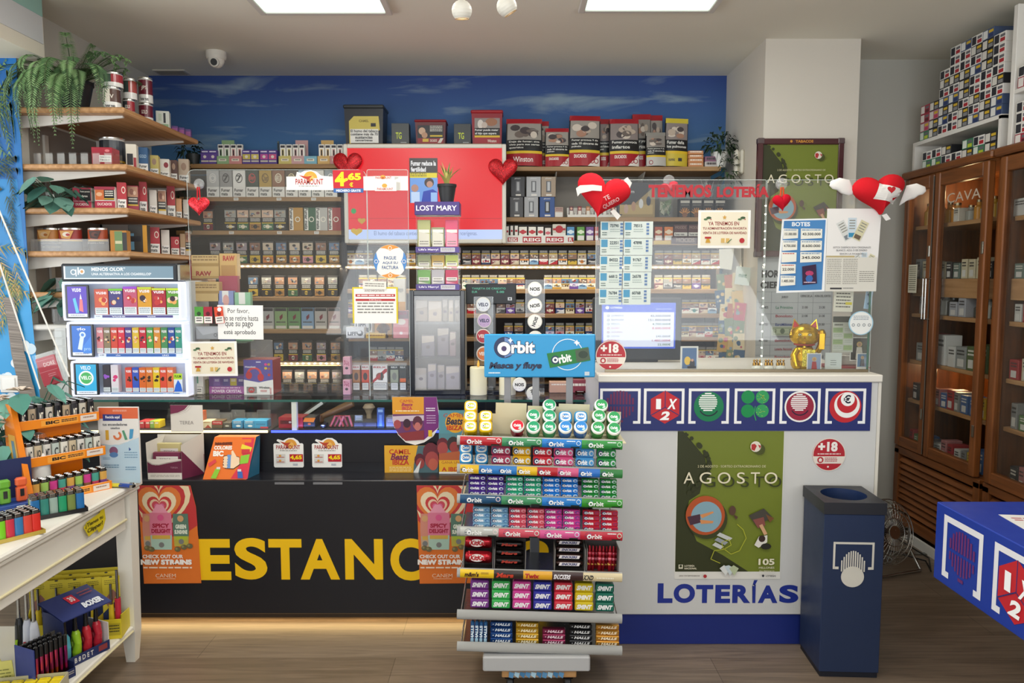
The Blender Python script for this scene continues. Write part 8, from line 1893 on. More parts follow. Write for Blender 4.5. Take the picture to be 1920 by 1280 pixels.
# white table on the left with its goods
TXR,TZ_,TS=-1.456,.713,.152
tb=E('white_table','white painted two level table with tapered legs, loaded with lighters','table',(-1.8,2.3,0))
def TB(mb,x0,x1,y0,y1,z0,z1,col='e6e2d8',ch=.003,mat='paint'): return mb.box(x0+1.8,x1+1.8,y0-2.3,y1-2.3,z0,z1,col,mat,ch)
mb=MB(); TB(mb,-2.25,TXR,1.5,2.89,TZ_-.022,TZ_,ch=.006); TB(mb,-2.24,TXR-.008,1.5,2.88,TZ_-.036,TZ_-.0225); O(mb,'tabletop',tb)
mb=MB(); TB(mb,TXR-.045,TXR-.022,1.5,2.79,TZ_-.17,TZ_-.037); TB(mb,TXR-.022,TXR-.014,1.5,2.79,TZ_-.135,TZ_-.125,'d9cfa8'); TB(mb,-2.2,TXR-.05,2.81,2.83,TZ_-.17,TZ_-.037); O(mb,'apron',tb)
for x_,y_ in ((TXR-.042,2.835),(-2.2,2.835)):
 mb=MB(); mb.T=Matrix.Translation((x_+1.8,y_-2.3,0)); vs=[(s*w_,t_*w_,z_) for z_,w_ in ((0,.017),(.12,.026),(TZ_-.037,.030)) for s,t_ in ((-1,-1),(1,-1),(1,1),(-1,1))]
 mb.add(vs,[(i*4+j,i*4+(j+1) % 4,i*4+4+(j+1) % 4,i*4+4+j) for i in (0,1) for j in range(4)]+[(0,1,2,3),(8,9,10,11)],'e6e2d8','paint'); O(mb,'leg',tb)
mb=MB(); TB(mb,-2.2,TXR-.02,1.5,2.81,TS-.03,TS,ch=.005); TB(mb,TXR-.02,TXR-.012,1.5,2.80,TS-.02,TS-.012,'d9cfa8'); O(mb,'lower_shelf',tb)
tz,ts=TZ_+.0006,TS+.0006
Y0,Z0=WX(152,1003,TXR-.022); Y1,Z1=WX(192,948,TXR-.022)
mb=MB(); a=Art(mb,(0,0,40,50),(0,0,0),(0,1,0),(0,0,1),Y1-Y0,.085,'print',.0006)
a.p([(0,22),(6,14),(30,10),(32,0),(38,2),(40,30),(34,48),(26,50),(24,42),(8,46)],'d8c42a').t('¿Tienes tu',3,17,35,27,'2a2a1c',.02).t('Clipper?',6,29,34,40,'2a2a1c',.02); mb.box(-.0012,-.0006,.02,.10,.02,.06,'d8c42a')
O(mb,'apron_sticker',None,(TXR-.0128,Y0,Z0-.022),None,'yellow lighter-shaped sticker with a question on the table apron','sticker')
def lighter(c1,c2=None,hood='8d8c8a',mark=None):
 mb=MB(); mb.lathe([(.0105,0,c1),(.0118,.002,c1),(.0118,.03,c1),(.0118,.0585,c2 or c1),(.0112,.060,c2 or c1)],12,c1,'gloss',sx=1.08,sy=.6)
 mb.box(-.0105,.0055,-.0058,.0058,.0602,.0735,hood,'metal',.001).box(.0058,.0115,-.004,.004,.0602,.066,'222222','gloss').tube([(.0045,-.0045,.070),(.0045,.0045,.070)],.0042,8,'4a4a4a','metal')
 if mark: face_art(mb,(0,0,20,60),-.009,.009,-.0074,.003,.057).t(mark,3,14,17,46,'e8e2d2' if c1<'8' else '3a3a3a',.03)
 return mb.mesh('lighter')
def LM(x,y,z,rz): return Matrix.Translation((x,y,z)) @ Matrix.Rotation(rz,4,'Z')
def put(me,name,M,p,lab,cat,grp,rz=0,tilt=None):
 q_=M @ Vector(p); O(me,name,None,q_,(tilt or 0,0,M.to_euler()[2]+rz),lab,cat,grp)
bx_,by_=WZ(128,930,TZ_); BRZ=.92; M=LM(bx_-.03,by_+.03,tz,BRZ)
e=E('lighter_rack','orange three tier lighter rack on the white table','rack',M.to_translation(),(0,0,BRZ))
mb=MB()
for y0,y1,z0,z1 in ((-.02,.10,0,.345),): mb.add([(-.15,-.10,0),(-.15,.07,0),(-.15,.10,.345),(-.15,.03,.345),(-.132,-.10,0),(-.132,.07,0),(-.132,.10,.345),(-.132,.03,.345)],[(0,1,2,3),(4,5,6,7),(0,1,5,4),(1,2,6,5),(2,3,7,6),(3,0,4,7)],'e8801c','gloss',convex=True)
mb.add([(-.151,-.05,.05),(-.151,.04,.05),(-.151,.06,.24),(-.151,.0,.24)],[(3,2,1,0)],'e8b04a','print').add([(-.1515,-.01,.15),(-.1515,.02,.15),(-.1515,.035,.22),(-.1515,.01,.22)],[(3,2,1,0)],'6a8aa0','print'); O(mb,'side_panel',e)
O(MB().box(-.06,.09,.055,.075,.006,.26,'f07c14','gloss',.003),'back_column',e)
TR3=[(.262,.02,('1f1f22','b9a58a','2f2f33','c9c2b4'),'black and beige lettered','top'),(.135,-.02,('e0dcd0','c9b89a','d8d4cc','b9c4bc'),'white patterned','middle'),(.008,-.06,('7a4a8c','c0405a','8a5a3c','5a8a6a'),'rainbow gradient','bottom')]
for k,(z_,yf,cols,nm,lv) in enumerate(TR3):
 mb=MB(); w0,w1=-.13,.14; d_=.10
 mb.box(w0,w1,yf,yf+d_,z_-.006,z_,'e07818','gloss').box(w0,w1,yf-.003,yf,z_-.012,z_+.022,'ee8a22','gloss',.001).box(w1-.003,w1,yf,yf+d_,z_-.006,z_+.02,'e8801c','gloss').box(w0,w0+.003,yf,yf+d_,z_-.006,z_+.02,'e8801c','gloss')
 face_art(mb,(0,0,100,20),w0+.02,w1,yf-.003,z_-.010,z_+.02).r_(20,3,70,17,'f0a03c').t('BIC',26,6,44,14,'2a2420',.05).lines(47,6,68,14,2,'4a3a34',.6).r_(73,3,96,17,'e2d4c8').lines(77,7,92,13,1,'9a7a6c',.5); O(mb,'tray',e)
 ms=[lighter(c_,('d0a050','4a9a8c','c8408a','9ac060')[i] if k==2 else None,mark=('AC','IQ','MT','C')[i] if k<2 else None) for i,c_ in enumerate(cols)]
 for j in range(6 if k<2 else 3):
  for i in range(9):
   put(ms[(i+j) % 4 if k<2 else (i*3+j) % 4],'lighter',M,(-.112+i*.0285,yf+.012+j*.0155,z_+.0006),f'{nm} lighter in the {lv} tray of the orange rack','lighter',f'lighters in the {lv} tray of the orange rack')
L_=Loc((187,763,263,905),2.90,tz); a=item('recycling_stand','white and blue lighter recycling poster stand on the far end of the table','poster stand',(185,763,261,901),2.84,.012,'e8e6e2',z=tz,rz=0)
a.r_(188,764,261,784,'dd6a44').lines(214,768,240,772,2,'f0c8b8',.4).r_(195,776,231,788,'3a4488').t('Recicla aquí',200,778.5,227,785,'f0f0f4',.03).t('tus encendedores',194,792,240,797,'3a3c48',.02).t('usados',209,799,226,803,'3a3c48',.02)
a.r_(199,805,205,823,'d8a83c').ring(221,815,4,8,'dd7a4c',16,-1.2,3.2).p([(230,806),(234,805),(240,822),(235,823)],'5a9a78').p([(245,803),(252,803),(249,821),(243,821)],'4a9ac8').p([(188,830),(224,832),(261,818),(261,902),(188,902)],'bcd6e6').ln([(188,829),(210,832),(240,826),(261,812)],1,'e6eef2').c(213,843,8,'8a5a7a',18).c(213,850,8,'5a84b8',16,5).lines(192,855,206,860,2,'7aa0bc',.4).lines(233,845,258,858,3,'7aa0bc',.35).p([(242,836),(246,840),(242,843)],'3a5a9a').lines(194,868,222,876,2,'6a92b0',.4).lines(234,872,254,880,2,'6a92b0',.4)
flush()
for k,(px,py,c_,nm) in enumerate(((243,897,'2a4a9c','blue'),(215,899,'d0c83c','yellow green'),(228,900,'a9aab0','silver'))):
 X_,Y_=WZ(px,py,TZ_+.01); me=lighter(c_); O(me,'loose_lighter',None,(X_,2.775,tz+.0085),(PI/2,0,1.3+k*.2),f'loose {nm} lighter lying before the recycling stand','lighter')
X_,Y_=WZ(52,945,TZ_); e=E('pump_bottle','white cylindrical bottle with round clear cap behind the orange rack','bottle',(X_,Y_+.08,tz))
O(MB().lathe([(.030,0),(.032,.004),(.032,.15),(.026,.165)],24,'e2e0da','paint'),'body',e); O(MB().lathe([(.018,.1652),(.03,.18),(.032,.21),(.02,.235),(0,.24)],22,'d6d6d2','acrylic',cap=False),'cap',e)
pt_=MB(); pt_.lathe([(.07,0),(.10,.17),(.104,.17),(.104,.185),(.09,.185)],24,'26272b','paint')
X_,Y_=-1.86,2.74; e=leafy('potted_lily','pale pink lily plant with teal leaves in dark pot at the back of the table',(X_-.02,Y_+.03,tz),64,.25,.07,('5f9a8c','4f8a7c','75b0a0','3f7568'),pt_,9,(-3.4,.6),(-.35,.8),.25)
mb=MB(); q=random.Random(6)
for k in range(20):
 c_=Vector((q.uniform(-.14,.17),q.uniform(-.2,-.06),q.uniform(.2,.42)))
 for j in range(6):
  az=j*PI/3+q.random(); d=Vector((math.cos(az),math.sin(az)*.8,.5)).normalized(); s_=d.cross(Vector((0,0,1))).normalized()*.012; L=.055
  mb.add([tuple(c_),tuple(c_+d*L*.5+s_),tuple(c_+d*L-Vector((0,0,.018))),tuple(c_+d*L*.5-s_)],[(0,1,2,3)],q.choice(('e6cdbc','dcb8a8','efe0d0')),'leaf',True)
O(mb,'flower',e,kind='stuff')
def tray(px,py,rz,w_,d_,h_,col,lab,cols,n_,m_,lnm,z=tz,name='lighter_tray'):
 X_,Y_=WZ(px,py,z); Mt=LM(X_,Y_,z,rz); mb=MB(); mb.box(-w_/2,w_/2,0,d_,0,.004,col,'gloss').box(-w_/2,w_/2,0,.003,.004,h_,col,'gloss').box(-w_/2,w_/2,d_-.003,d_,.004,h_,col,'gloss').box(-w_/2,-w_/2+.003,.003,d_-.003,.004,h_,col,'gloss').box(w_/2-.003,w_/2,.003,d_-.003,.004,h_,col,'gloss')
 O(mb,name,None,Mt.to_translation(),(0,0,rz),lab,'tray'); ms=[(lighter(c_),nm) for c_,nm in cols]
 for j in range(m_):
  for i in range(n_):
   me,nm=ms[(i*n_ // max(1,n_)+j*2) % len(ms) if m_>1 else i % len(ms)]
   put(me,'lighter',Mt,(-w_/2+.02+i*(w_-.04)/max(1,n_-1),.014+j*.02,.0046),f'{nm} lighter in the {lnm}','lighter',f'lighters in the {lnm}')
tray(112,968,.75,.17,.09,.014,'1f1f24','black tray of translucent lighters at the table edge',(('2a70b0','translucent blue'),('3a8a80','translucent teal'),('9ab0a8','clear'),('2a9a6c','translucent green'),('7a8a4a','olive')),6,3,'black tray at the table edge')
tray(32,1012,.95,.16,.09,.012,'b9a04a','gold-edged tray of bright lighters nearest the camera on the table',(('d8342c','red'),('7ac82c','lime green'),('c83a4c','crimson'),('3a7ab0','blue'),('d84a3c','coral')),6,4,'gold-edged tray')
X_,Y_=WZ(62,955,TZ_); Mt=LM(X_-.045,Y_-.085,tz,.8); mb=MB(); mb.box(-.11,.11,0,.10,0,.035,'2c4a94','print',.002).box(-.11,.11,.098,.10,.0352,.17,'262f5a','print'); face_art(mb,(0,0,220,35),-.11,.11,0,0,.035).r_(20,8,60,20,'e6eaf0').r_(150,6,175,28,'dfe4ea').lines(70,12,140,26,2,'9ab0d8',.5)
O(mb,'torch_box',None,Mt.to_translation(),(0,0,.8),'blue carton holding the chunky torch lighters','carton')
for k,(c_,nm) in enumerate((('e0583c','coral red, nearest the camera'),('2c2e34','black'),('6aa83c','green'),('e0643c','coral red, nearest the orange rack'))):
 b_=MB(); b_.box(-.016,.016,0,.022,0,.052,c_,'gloss',.005).box(-.017,.017,-.001,.023,.0525,.082,c_,'gloss',.006).box(-.006,.006,-.003,-.0012,.02,.045,'2a2a2c','gloss',.001)
 put(b_.mesh('torch_lighter'),'torch_lighter',Mt,(-.082+k*.048,.02,.0356),f'chunky torch lighter in the blue carton, {nm}','lighter','torch lighters in the blue carton')
X_,Y_=-1.98,2.42; mb=MB(); mb.box(-.12,.12,.06,.066,0,.27,'25305c','print')
for k in range(2): mb.box(-.12,.12,-.02,.06,.07+k*.11,.076+k*.11,'d8c83a','print')
face_art(mb,(0,0,10,10),-.12,.12,.06,.15,.25).r_(0,4,10,6,'8a7a70').lines(1,1,6,3,1,'b9b0c8',.5)
O(mb,'pouch_stand',None,(X_,Y_,tz),(0,0,.7),'dark blue stand with yellow ledges at the near end of the table','stand')
L_=Loc((73,662,125,724),2.77); e=E('pouch_holder','clear holder with red tobacco pouch tilted above the top lighters','holder',(L_.xc,L_.Y,L_.z0))
mb=MB(); mb.T=Matrix.Rotation(-.28,4,'Y'); mb.box(-.036,.036,0,.012,.006,.115,'b52a40','print',.003); face_art(mb,(0,0,50,60),-.036,.036,0,.006,.115).t('DORÉ',18,10,48,20,'ecdcd8',.0).ln([(0,6),(50,6)],.6,'d8a0a8').ln([(0,30),(50,30)],.6,'d8a0a8').lines(22,36,42,44,2,'d88a94',.4); O(mb,'pouch',e); mb=MB(); mb.T=Matrix.Rotation(-.28,4,'Y'); mb.box(-.04,.04,-.003,-.001,0,.13,'ffffff','glass').box(-.04,.04,.014,.016,0,.13,'ffffff','film').box(-.04,.04,-.003,.016,-.003,0,'e6e6e2','acrylic'); mb.T=None; mb.box(-.02,.02,.03,.034,tz-L_.z0,.02,'e0e0dc','acrylic').box(-.04,.04,-.03,.06,tz-L_.z0,tz-L_.z0+.004,'e0e0dc','acrylic'); O(mb,'holder',e)
Mt=LM(-1.625,2.675,ts,.2); e=E('blister_display','yellow cardboard display of carded gas lighters on the lower shelf','display',Mt.to_translation(),(0,0,.2))
mb=MB(); mb.box(-.16,.16,0,.13,0,.003,'d8c42a','print').box(-.16,.16,0,.003,.003,.075,'d8c42a','print').box(-.16,.16,.127,.13,.003,.23,'c9b83a','print'); face_art(mb,(0,0,100,20),-.16,.16,0,.003,.075).t('12',72,4,80,12,'2a2a24',.03).lines(70,14,84,18,2,'4a4a2c',.5).r_(86,4,99,17,'b5a424').lines(87,6,98,15,3,'3a3a24',.4)
for x_ in (-.16,.157): mb.add([(x_,.003,.003),(x_,.127,.003),(x_,.127,.24 if x_<0 else .07),(x_,.003,.09),(x_+.003,.003,.003),(x_+.003,.127,.003),(x_+.003,.127,.24 if x_<0 else .07),(x_+.003,.003,.09)],[(0,1,2,3),(4,5,6,7),(2,3,7,6)],'e2d02c','print')
O(mb,'tray',e)
bm_=MB(); bm_.box(-.03,.03,.006,.008,0,.225,'d2bf3c','print'); face_art(bm_,(0,0,60,235),-.03,.03,.006,0,.235).c(30,12,6,'3a3a34',12,3).lines(8,24,50,44,3,'6a6428',.35).p([(0,150),(60,90),(60,150),(0,200)],'26345c').p([(4,100),(36,60),(50,80),(20,130)],'9a6a5c').c(30,140,11,'dce0e6',16).c(30,140,7,'3a5a9a',14)
bm_.tube([(0,-.004,.02),(0,-.004,.12)],[.012,.009],10,'d0b428','gloss').tube([(0,-.004,.121),(0,-.004,.20)],.0045,8,'8a8a8a','metal'); bm_=bm_.mesh('lighter_blister')
for k in range(9): put(bm_,'lighter_blister',Mt,(-.128+k*.031,.03+(k % 2)*.05,.0036),'carded long gas lighter on yellow card in the yellow display','lighter card','carded lighters in the yellow display',.12)
b2_=MB(); b2_.tube([(0,0,0),(0,0,.14)],.011,10,'c02a40','gloss').tube([(0,0,.141),(0,0,.25)],.005,8,'9a9a9c','metal'); put(b2_.mesh('gas_lighter'),'gas_lighter',Mt,(.142,.03,.0036),'red handled long gas lighter at the leg end of the yellow display','lighter',None)
Mt=LM(-1.505,2.55,ts,1.15); e=E('gun_lighter_box','dark blue box with sloping roof and gun lighters on the lower shelf','display box',Mt.to_translation(),(0,0,1.15))
mb=MB(); nv='25305c'; mb.box(-.085,.085,0,.11,0,.003,nv).box(-.085,.085,0,.003,.003,.035,nv).box(-.085,-.082,.003,.11,.003,.19,nv).box(.082,.085,.003,.11,.003,.10,'d8d8d4').box(-.085,.085,.107,.11,.003,.21,nv); face_art(mb,(0,0,100,16),-.085,.085,0,.003,.035).t('B 8 D E T',20,4,62,13,'d8d4cc',.02).r_(74,3,94,13,'8a3a3c'); O(mb,'tray',e)
mb=MB(); mb.add([(-.10,-.02,.185),(.085,-.02,.185),(.085,.11,.225),(-.10,.11,.225),(-.10,-.02,.181),(.085,-.02,.181),(.085,.11,.221),(-.10,.11,.221)],[(0,1,2,3),(4,5,6,7),(0,1,5,4),(1,2,6,5)],'2f3a70'); a=Art(mb,(0,0,100,60),(-.10,-.0205,.1855),(1,0,0),(0,.16,.05),.185,.134,'print',.0008); a.v=Vector((0,.954,.298)); a.n=Vector((0,-.298,.954)); a.r_(40,10,58,32,'c82a40').t('30',44,14,54,27,'f0e4e4',.03).t('BOXER',52,38,92,52,'dce0e8',.06,sh=.2).lines(66,12,92,26,2,'8a3a50',.4); O(mb,'roof',e)
for k,(c_,nm) in enumerate((('5ab0c4','light blue'),('9ac42c','lime'),('c02a38','red, nearer the lime one'),('b52838','red, last in the box'))):
 g_=MB(); g_.tube([(0,0,.002),(0,-.004,.03),(0,-.012,.062),(0,-.002,.092),(0,0,.105)],[.012,.016,.012,.015,.010],12,c_,'gloss'); g_.tube([(0,.010,.030),(0,.020,.06),(0,.010,.095)],.005,8,c_,'gloss').tube([(0,0,.106),(0,0,.175)],[.008,.005],10,'1f1f22','gloss')
 put(g_.mesh('gun_lighter'),'gun_lighter',Mt,(-.06+k*.04,.035,.0036),f'gun lighter with looped handle in the dark blue box, {nm}','lighter','gun lighters in the dark blue box')
Mt=LM(-1.515,2.38,ts,1.15); mb=MB(); mb.box(-.068,.068,0,.10,0,.003,nv).box(-.068,.068,0,.003,.003,.03,nv).box(-.068,-.065,.003,.10,.003,.15,'2c3a80').box(-.068,.068,.098,.10,.003,.14,'6a6660').box(.065,.068,.003,.1,.003,.05,nv); face_art(mb,(0,0,100,16),-.068,.068,0,.003,.03).t('LIGHTER',14,4,44,12,'d0ccc4',.02).r_(60,3,78,13,'8a3a3c').lines(80,4,96,12,2,'b9b4b0',.5)
O(mb,'slim_lighter_tray',None,Mt.to_translation(),(0,0,1.15),'dark blue tray of slim gradient lighters on the lower shelf','tray')
for k,(c_,c2,nm) in enumerate((('c8642c','d0508c','orange to pink'),('c02a6c','a83a8c','magenta'),('c9a030','4a9a4c','gold to green'),('4a9a4c','c9a030','green to gold'))):
 s_=MB(); s_.lathe([(.0062,0,c_),(.0062,.05,c_),(.0062,.11,c2)],10,c_,'metal'); s_.lathe([(.0068,.1102),(.0068,.145),(.004,.148)],10,'1c1c1e','gloss'); me=s_.mesh('slim_lighter')
 for i in range(5): put(me,'slim_lighter',Mt,(-.05+((k*5+i) % 7)*.0165,.02+((k*5+i) // 7)*.028,.0036),f'{nm} slim lighter with black cap in the dark blue tray','lighter','slim gradient lighters')
for k,(px,c1,c2,nm,zt_) in enumerate(((41,'2a2c2e','9ac42c','black and lime',.34),(56,'c9ccd8','b02a38','pale grey and red, middle',.36),(69,'d0d2dc','2a2c30','pale grey and black',.355))):
 X_,Y_=WZ(px,1258+k*4,TS); b_=MB(); b_.tube([(0,0,0),(0,0,.03),(0,.004,.10),(0,0,.17),(0,0,.19)],[.012,.016,.018,.013,.009],12,c1,'gloss').tube([(0,0,.191),(0,0,zt_)],.0055,10,'b9b9b6','metal').lathe([(.0165,.0),(.0172,.03),(.0165,.032)],12,c2,'gloss').tube([(0,-.017,.12),(0,-.022,.10),(0,-.017,.085)],.004,8,c2,'gloss')
 O(b_,'barbecue_lighter',None,(X_,Y_,ts),None,f'long barbecue lighter with silver barrel, {nm}','lighter','barbecue lighters')
X_,Y_=-1.69,2.34; mb=MB(); mb.T=LM(0,0,0,.3); mb.prism([(-.07,0),(.06,0),(.05,.10),(.02,.10),(0,.15),(-.03,.165),(-.06,.14),(-.07,.09)],0,.004,'dcd67a','print'); a=face_art(mb,(0,0,130,165),-.07,.06,0,0,.165,'print',.0005); a.c(42,52,36,'2f6a6a',22,28).t('Guard',16,48,68,66,'e6ecd8',.04).lines(12,92,116,150,5,'8a8a4a',.3)
O(mb,'show_card',None,(X_,Y_,ts),None,'pale yellow show card with green oval at the near end of the lower shelf','card')
mb=MB(); mb.box(-.11,.10,0,.09,0,.003,'c9c4a8').box(-.11,.10,.088,.09,.003,.06,'b9b494').box(.098,.10,0,.09,.003,.06,'c9c4a8'); O(mb,'open_tray',None,(-1.54,2.25,ts),(0,0,.2),'open kraft tray of small yellow boxes at the near end of the lower shelf','tray')
bxm=MB(); bxm.box(-.018,.018,0,.024,0,.05,'e0c820','gloss',.004); bxm=bxm.mesh('yellow_box'); Mt=LM(-1.54,2.25,ts,.2)
for i in range(5):
 for j in range(3): put(bxm,'yellow_box',Mt,(-.085+i*.04,.004+j*.027,.0036),'small plain yellow box in the open kraft tray','box','yellow boxes in the kraft tray')
# wooden cabinets on the right
XC=2.29
def cabinet(ya,yb,doors,label,zt=2.11,kind=0):
 e=E('humidor_cabinet',label,'cabinet',(XC,ya,0)); w=yb-ya; cw,cr='cabinet_wood','cabinet_rail'
 mb=MB(); mb.box(.03,.48,0,.022,.02,zt-.04,'ffffff',cw,.002).box(.03,.48,w-.022,w,.02,zt-.04,'ffffff',cw,.002).box(.46,.48,.022,w-.022,.02,zt-.04,'ffffff',cw).box(.03,.46,.022,w-.022,.50,.52,'ffffff',cr); O(mb,'carcass',e)
 O(MB().box(-.025,.48,-.002,w+.01,zt-.04,zt,'ffffff',cr,.008),'cornice',e)
 mb=MB(); mb.box(0,.03,0,w,.06,.12,'ffffff',cr,.003).box(0,.03,0,.05,.12,.50,'ffffff',cw,.003).box(0,.03,w-.05,w,.12,.50,'ffffff',cw,.003).box(0,.03,0,w,.47,.515,'ffffff',cr,.003)
 for k in range(9): mb.add([(.004,.05,.14+k*.036),(.024,.05,.165+k*.036),(.024,w-.05,.165+k*.036),(.004,w-.05,.14+k*.036),(.008,.05,.136+k*.036),(.008,w-.05,.136+k*.036)],[(0,1,2,3),(0,4,5,3)],'ffffff',cr)
 O(mb,'louvre_panel',e)
 for d0,d1,nm in doors:
  d0-=ya; d1-=ya; mb=MB(); s_=.045; z0,z1=.52,zt-.045
  mb.box(-.012,.025,d0,d0+s_,z0,z1,'ffffff',cw,.005).box(-.012,.025,d1-s_,d1,z0,z1,'ffffff',cw,.005).box(-.010,.025,d0+s_,d1-s_,z0,z0+.06,'ffffff',cr,.004).box(-.010,.025,d0+s_,d1-s_,z1-.07,z1,'ffffff',cr,.004); D=O(mb,'door',e)
  mb=MB(); mb.box(.004,.008,d0+s_,d1-s_,z0+.06,z1-.07,'ffffff','cabinet_glass')
  if nm: Art(mb,(0,0,100,20),(.0035,d1-s_-.05,z1-.17),(0,-1,0),(0,0,1),d1-d0-.17,.05,'print',.0005).t(nm,0,0,100,20,'b9b0a0',.0)
  O(mb,'pane',D)
  hy=d0+.02 if nm and kind==0 else d1-.02
  for z_ in (.72,1.62):
   mb=MB(); mb.box(-.018,-.0125,d0+.004,d0+.022,z_,z_+.06,'b9b5aa','metal',.002); O(mb,'hinge',D)
 return e
e=cabinet(3.59,4.40,((3.625,4.078,'CAVA'),(4.09,4.385,None)),'tall wooden glass cabinet with gold lettering, beyond the lottery counter'); k_=MB()
for y_ in (4.072-3.59,4.10-3.59): k_=MB(); k_.tube([(-.014,y_,1.28),(-.04,y_,1.28),(-.04,y_,1.50),(-.014,y_,1.50)],.005,8,'c4c2bc','metal'); O(k_,'handle',e)
k_=MB(); k_.box(-.014,.02,4.079-3.59,4.089-3.59,.53,2.05,'a9a6a0','metal'); O(k_,'seal_strip',e)
cabinet(2.45,3.565,((2.98,3.54,None),(2.47,2.97,None)),'nearer tall wooden glass cabinet, cut by the frame edge',kind=1)
q=random.Random(21)
SH={1: ((1.80,'jar'),(1.50,'drawer'),(1.30,'bottle'),(1.03,'bag'),(.80,'box'),(.522,'box')),2: ((1.79,'carton'),(1.50,'drawer'),(1.30,'box'),(1.03,'carton'),(.80,'box'),(.522,'box'))}
NMS={'jar': ('amber jar','gold tin','white box','clear jar'),'drawer': ('grey box','cream tin','small bottle','dark jar'),'bottle': ('clear bottle','pale bottle','silver lighter','dark bottle'),'bag': ('green lettered bag','grey lettered bag','red box','white tub'),'box': ('grey box','dark box','pinkish box','white box','green box','yellow box','red box','blue box'),'carton': ('white carton','grey carton','red carton','cream carton')}
CL={'jar': ('c98a30','b98f3a','d8d0c0','9a9a90'),'drawer': ('8a8a88','d0c4a4','6a7a70','3a3634'),'bottle': ('a9b0a8','c4c4b8','b0b0b4','4a4a44'),'bag': ('5a6a44','9a9c98','b02a38','dcdad4'),'box': ('8f8f8c','3a3a3c','b57a78','c9c6be','5a7a4c','c9a83a','a83a3c','4a6a9a'),'carton': ('d8d6d0','9a9a98','a83a3c','d0c4a8')}
for cb,(y0,y1,wh) in {1: (3.66,4.36,'lettered cabinet'),2: (2.95,3.50,'nearer cabinet')}.items():
 for s_i,(z_,kd) in enumerate(SH[cb]):
  if z_>.6:
   hgt=.10 if kd=='drawer' else .022
   O(MB().box(XC+.05,XC+.455,y0-(.04 if cb==1 else .47),y1+.012,z_-hgt,z_,'ffffff','pine_deep',.002),'cabinet_shelf',None,label=f'wooden shelf inside the {wh}, {ORD[s_i + 1]} from top',cat='shelf')
  n_=12 if cb==1 else 8; y=y0; i=0
  while y<y1-.03 and i<n_:
   w_=q.uniform(.04,.07)*(1.5 if kd in ('bag','carton') else 1); t_=q.randrange(len(NMS[kd])); c_=CL[kd][t_]; h_=q.uniform(.07,.12)*(1.4 if kd=='bag' else 1); mb=MB()
   if kd in ('jar','bottle') and t_ != 2:
    mb.lathe([(w_/2*.9,0),(w_/2,.004),(w_/2,h_*.7),(w_/4,h_*.82),(w_/4,h_*.98)],14,c_,'gloss'); mb.lathe([(w_/3.6,h_*.981),(w_/3.6,h_*1.12)],12,'b5a888','metal')
   else:
    mb.box(-.045,.045,-w_/2,w_/2,0,h_,c_,'print',.002); a=Art(mb,(0,0,20,20),(-.0452,w_/2,0),(0,-1,0),(0,0,1),w_,h_); a.r_(4,11,16,18,'dcd8d0').lines(3,3,17,9,2,'e6e0d4' if c_<'8' else '4a4644',.5,i)
   i+=1; O(mb,'cabinet_item',None,(XC+.10,y+w_/2,z_+.0006),(0,0,q.uniform(-.1,.1)),f'{NMS[kd][t_]}, {ORD[i]} from near end, {ORD[s_i + 1]} shelf level of the {wh}','goods',f'goods inside the {wh}')
   y+=w_+q.uniform(.004,.02)
for y_,z_ in ((4.2,1.83),(4.2,1.33),(4.2,.86)):
 d=bpy.data.lights.new('cabinet_lamp','POINT'); d.energy=1.5; d.color=(1,.72,.36); d.shadow_soft_size=.03; o=bpy.data.objects.new('cabinet_lamp',d); COL.objects.link(o); o.location=(XC+.25,y_,z_+.14)
mb=MB(); Art(mb,(0,0,30,60),(0,0,0),(0,-1,0),(0,0,1),.09,.16,'paper',.0006).r_(0,0,30,60,'d8d4c0').lines(3,4,27,57,12,'6a6a54',.4); mb.box(-.0001,.0008,-.09,0,0,.16,'d8d4c0','paper')
O(mb,'price_list',None,(XC+.001,4.33,1.42),None,'cream price list stuck inside the glass of the lettered cabinet','list')
zc_=2.1106
mb=MB(); mb.box(0,.40,0,.02,0,.16,'e6e3dc','paint').box(0,.40,.0,.78,.145,.165,'e6e3dc','paint').box(0,.40,.76,.78,0,.145,'e6e3dc','paint').box(.38,.40,.02,.78,.165,.55,'d8d5ce','paint')
O(mb,'white_shelf',None,(XC+.02,3.60,zc_),None,'white shelf unit of cigarette cartons on top of the lettered cabinet','shelf')
mb=MB(); mb.box(0,.42,0,.03,0,.64,'e9e6df','paint',.002).box(0,.42,-.9,0,.235,.255,'e6e3dc','paint',.002).box(0,.42,-.9,-.88,0,.235,'e6e3dc','paint'); O(mb,'white_partition',None,(XC+.02,3.52,zc_),None,'tall white partition with shelf on top of the nearer cabinet','shelf')
CC=(('ece9e2','white'),('26262a','black'),('a83044','red'),('b07a88','pink'),('3a7a58','green'),('4a5a7a','blue grey'))
cm=[]
for k,(c_,nm) in enumerate(CC):
 mb=MB(); mb.box(0,.24,-.0435,.0435,0,.0475,c_,'print',.001); a=Art(mb,(0,0,20,11),(0,.0435,0),(0,-1,0),(0,0,1),.087,.0475); a.r_(1,1,9,10,('2a2c34','ddd9d0','ece6e0','ddd6d0','dfe6dc','e6e6e2')[k]).r_(11,2,19,5,'d5b234' if k % 2 else '6a6a70').r_(11,6,19,10,('b02a34','8a8a8c','5a1a24','c23a5a','b9c83a','2a3a6a')[k]); cm.append((mb.mesh('cigarette_carton'),nm))
def cart(y,z,k,lab): O(cm[k][0],'cigarette_carton',None,(XC+.024,y,z),None,lab,'cigarette carton','cigarette cartons on the cabinets')
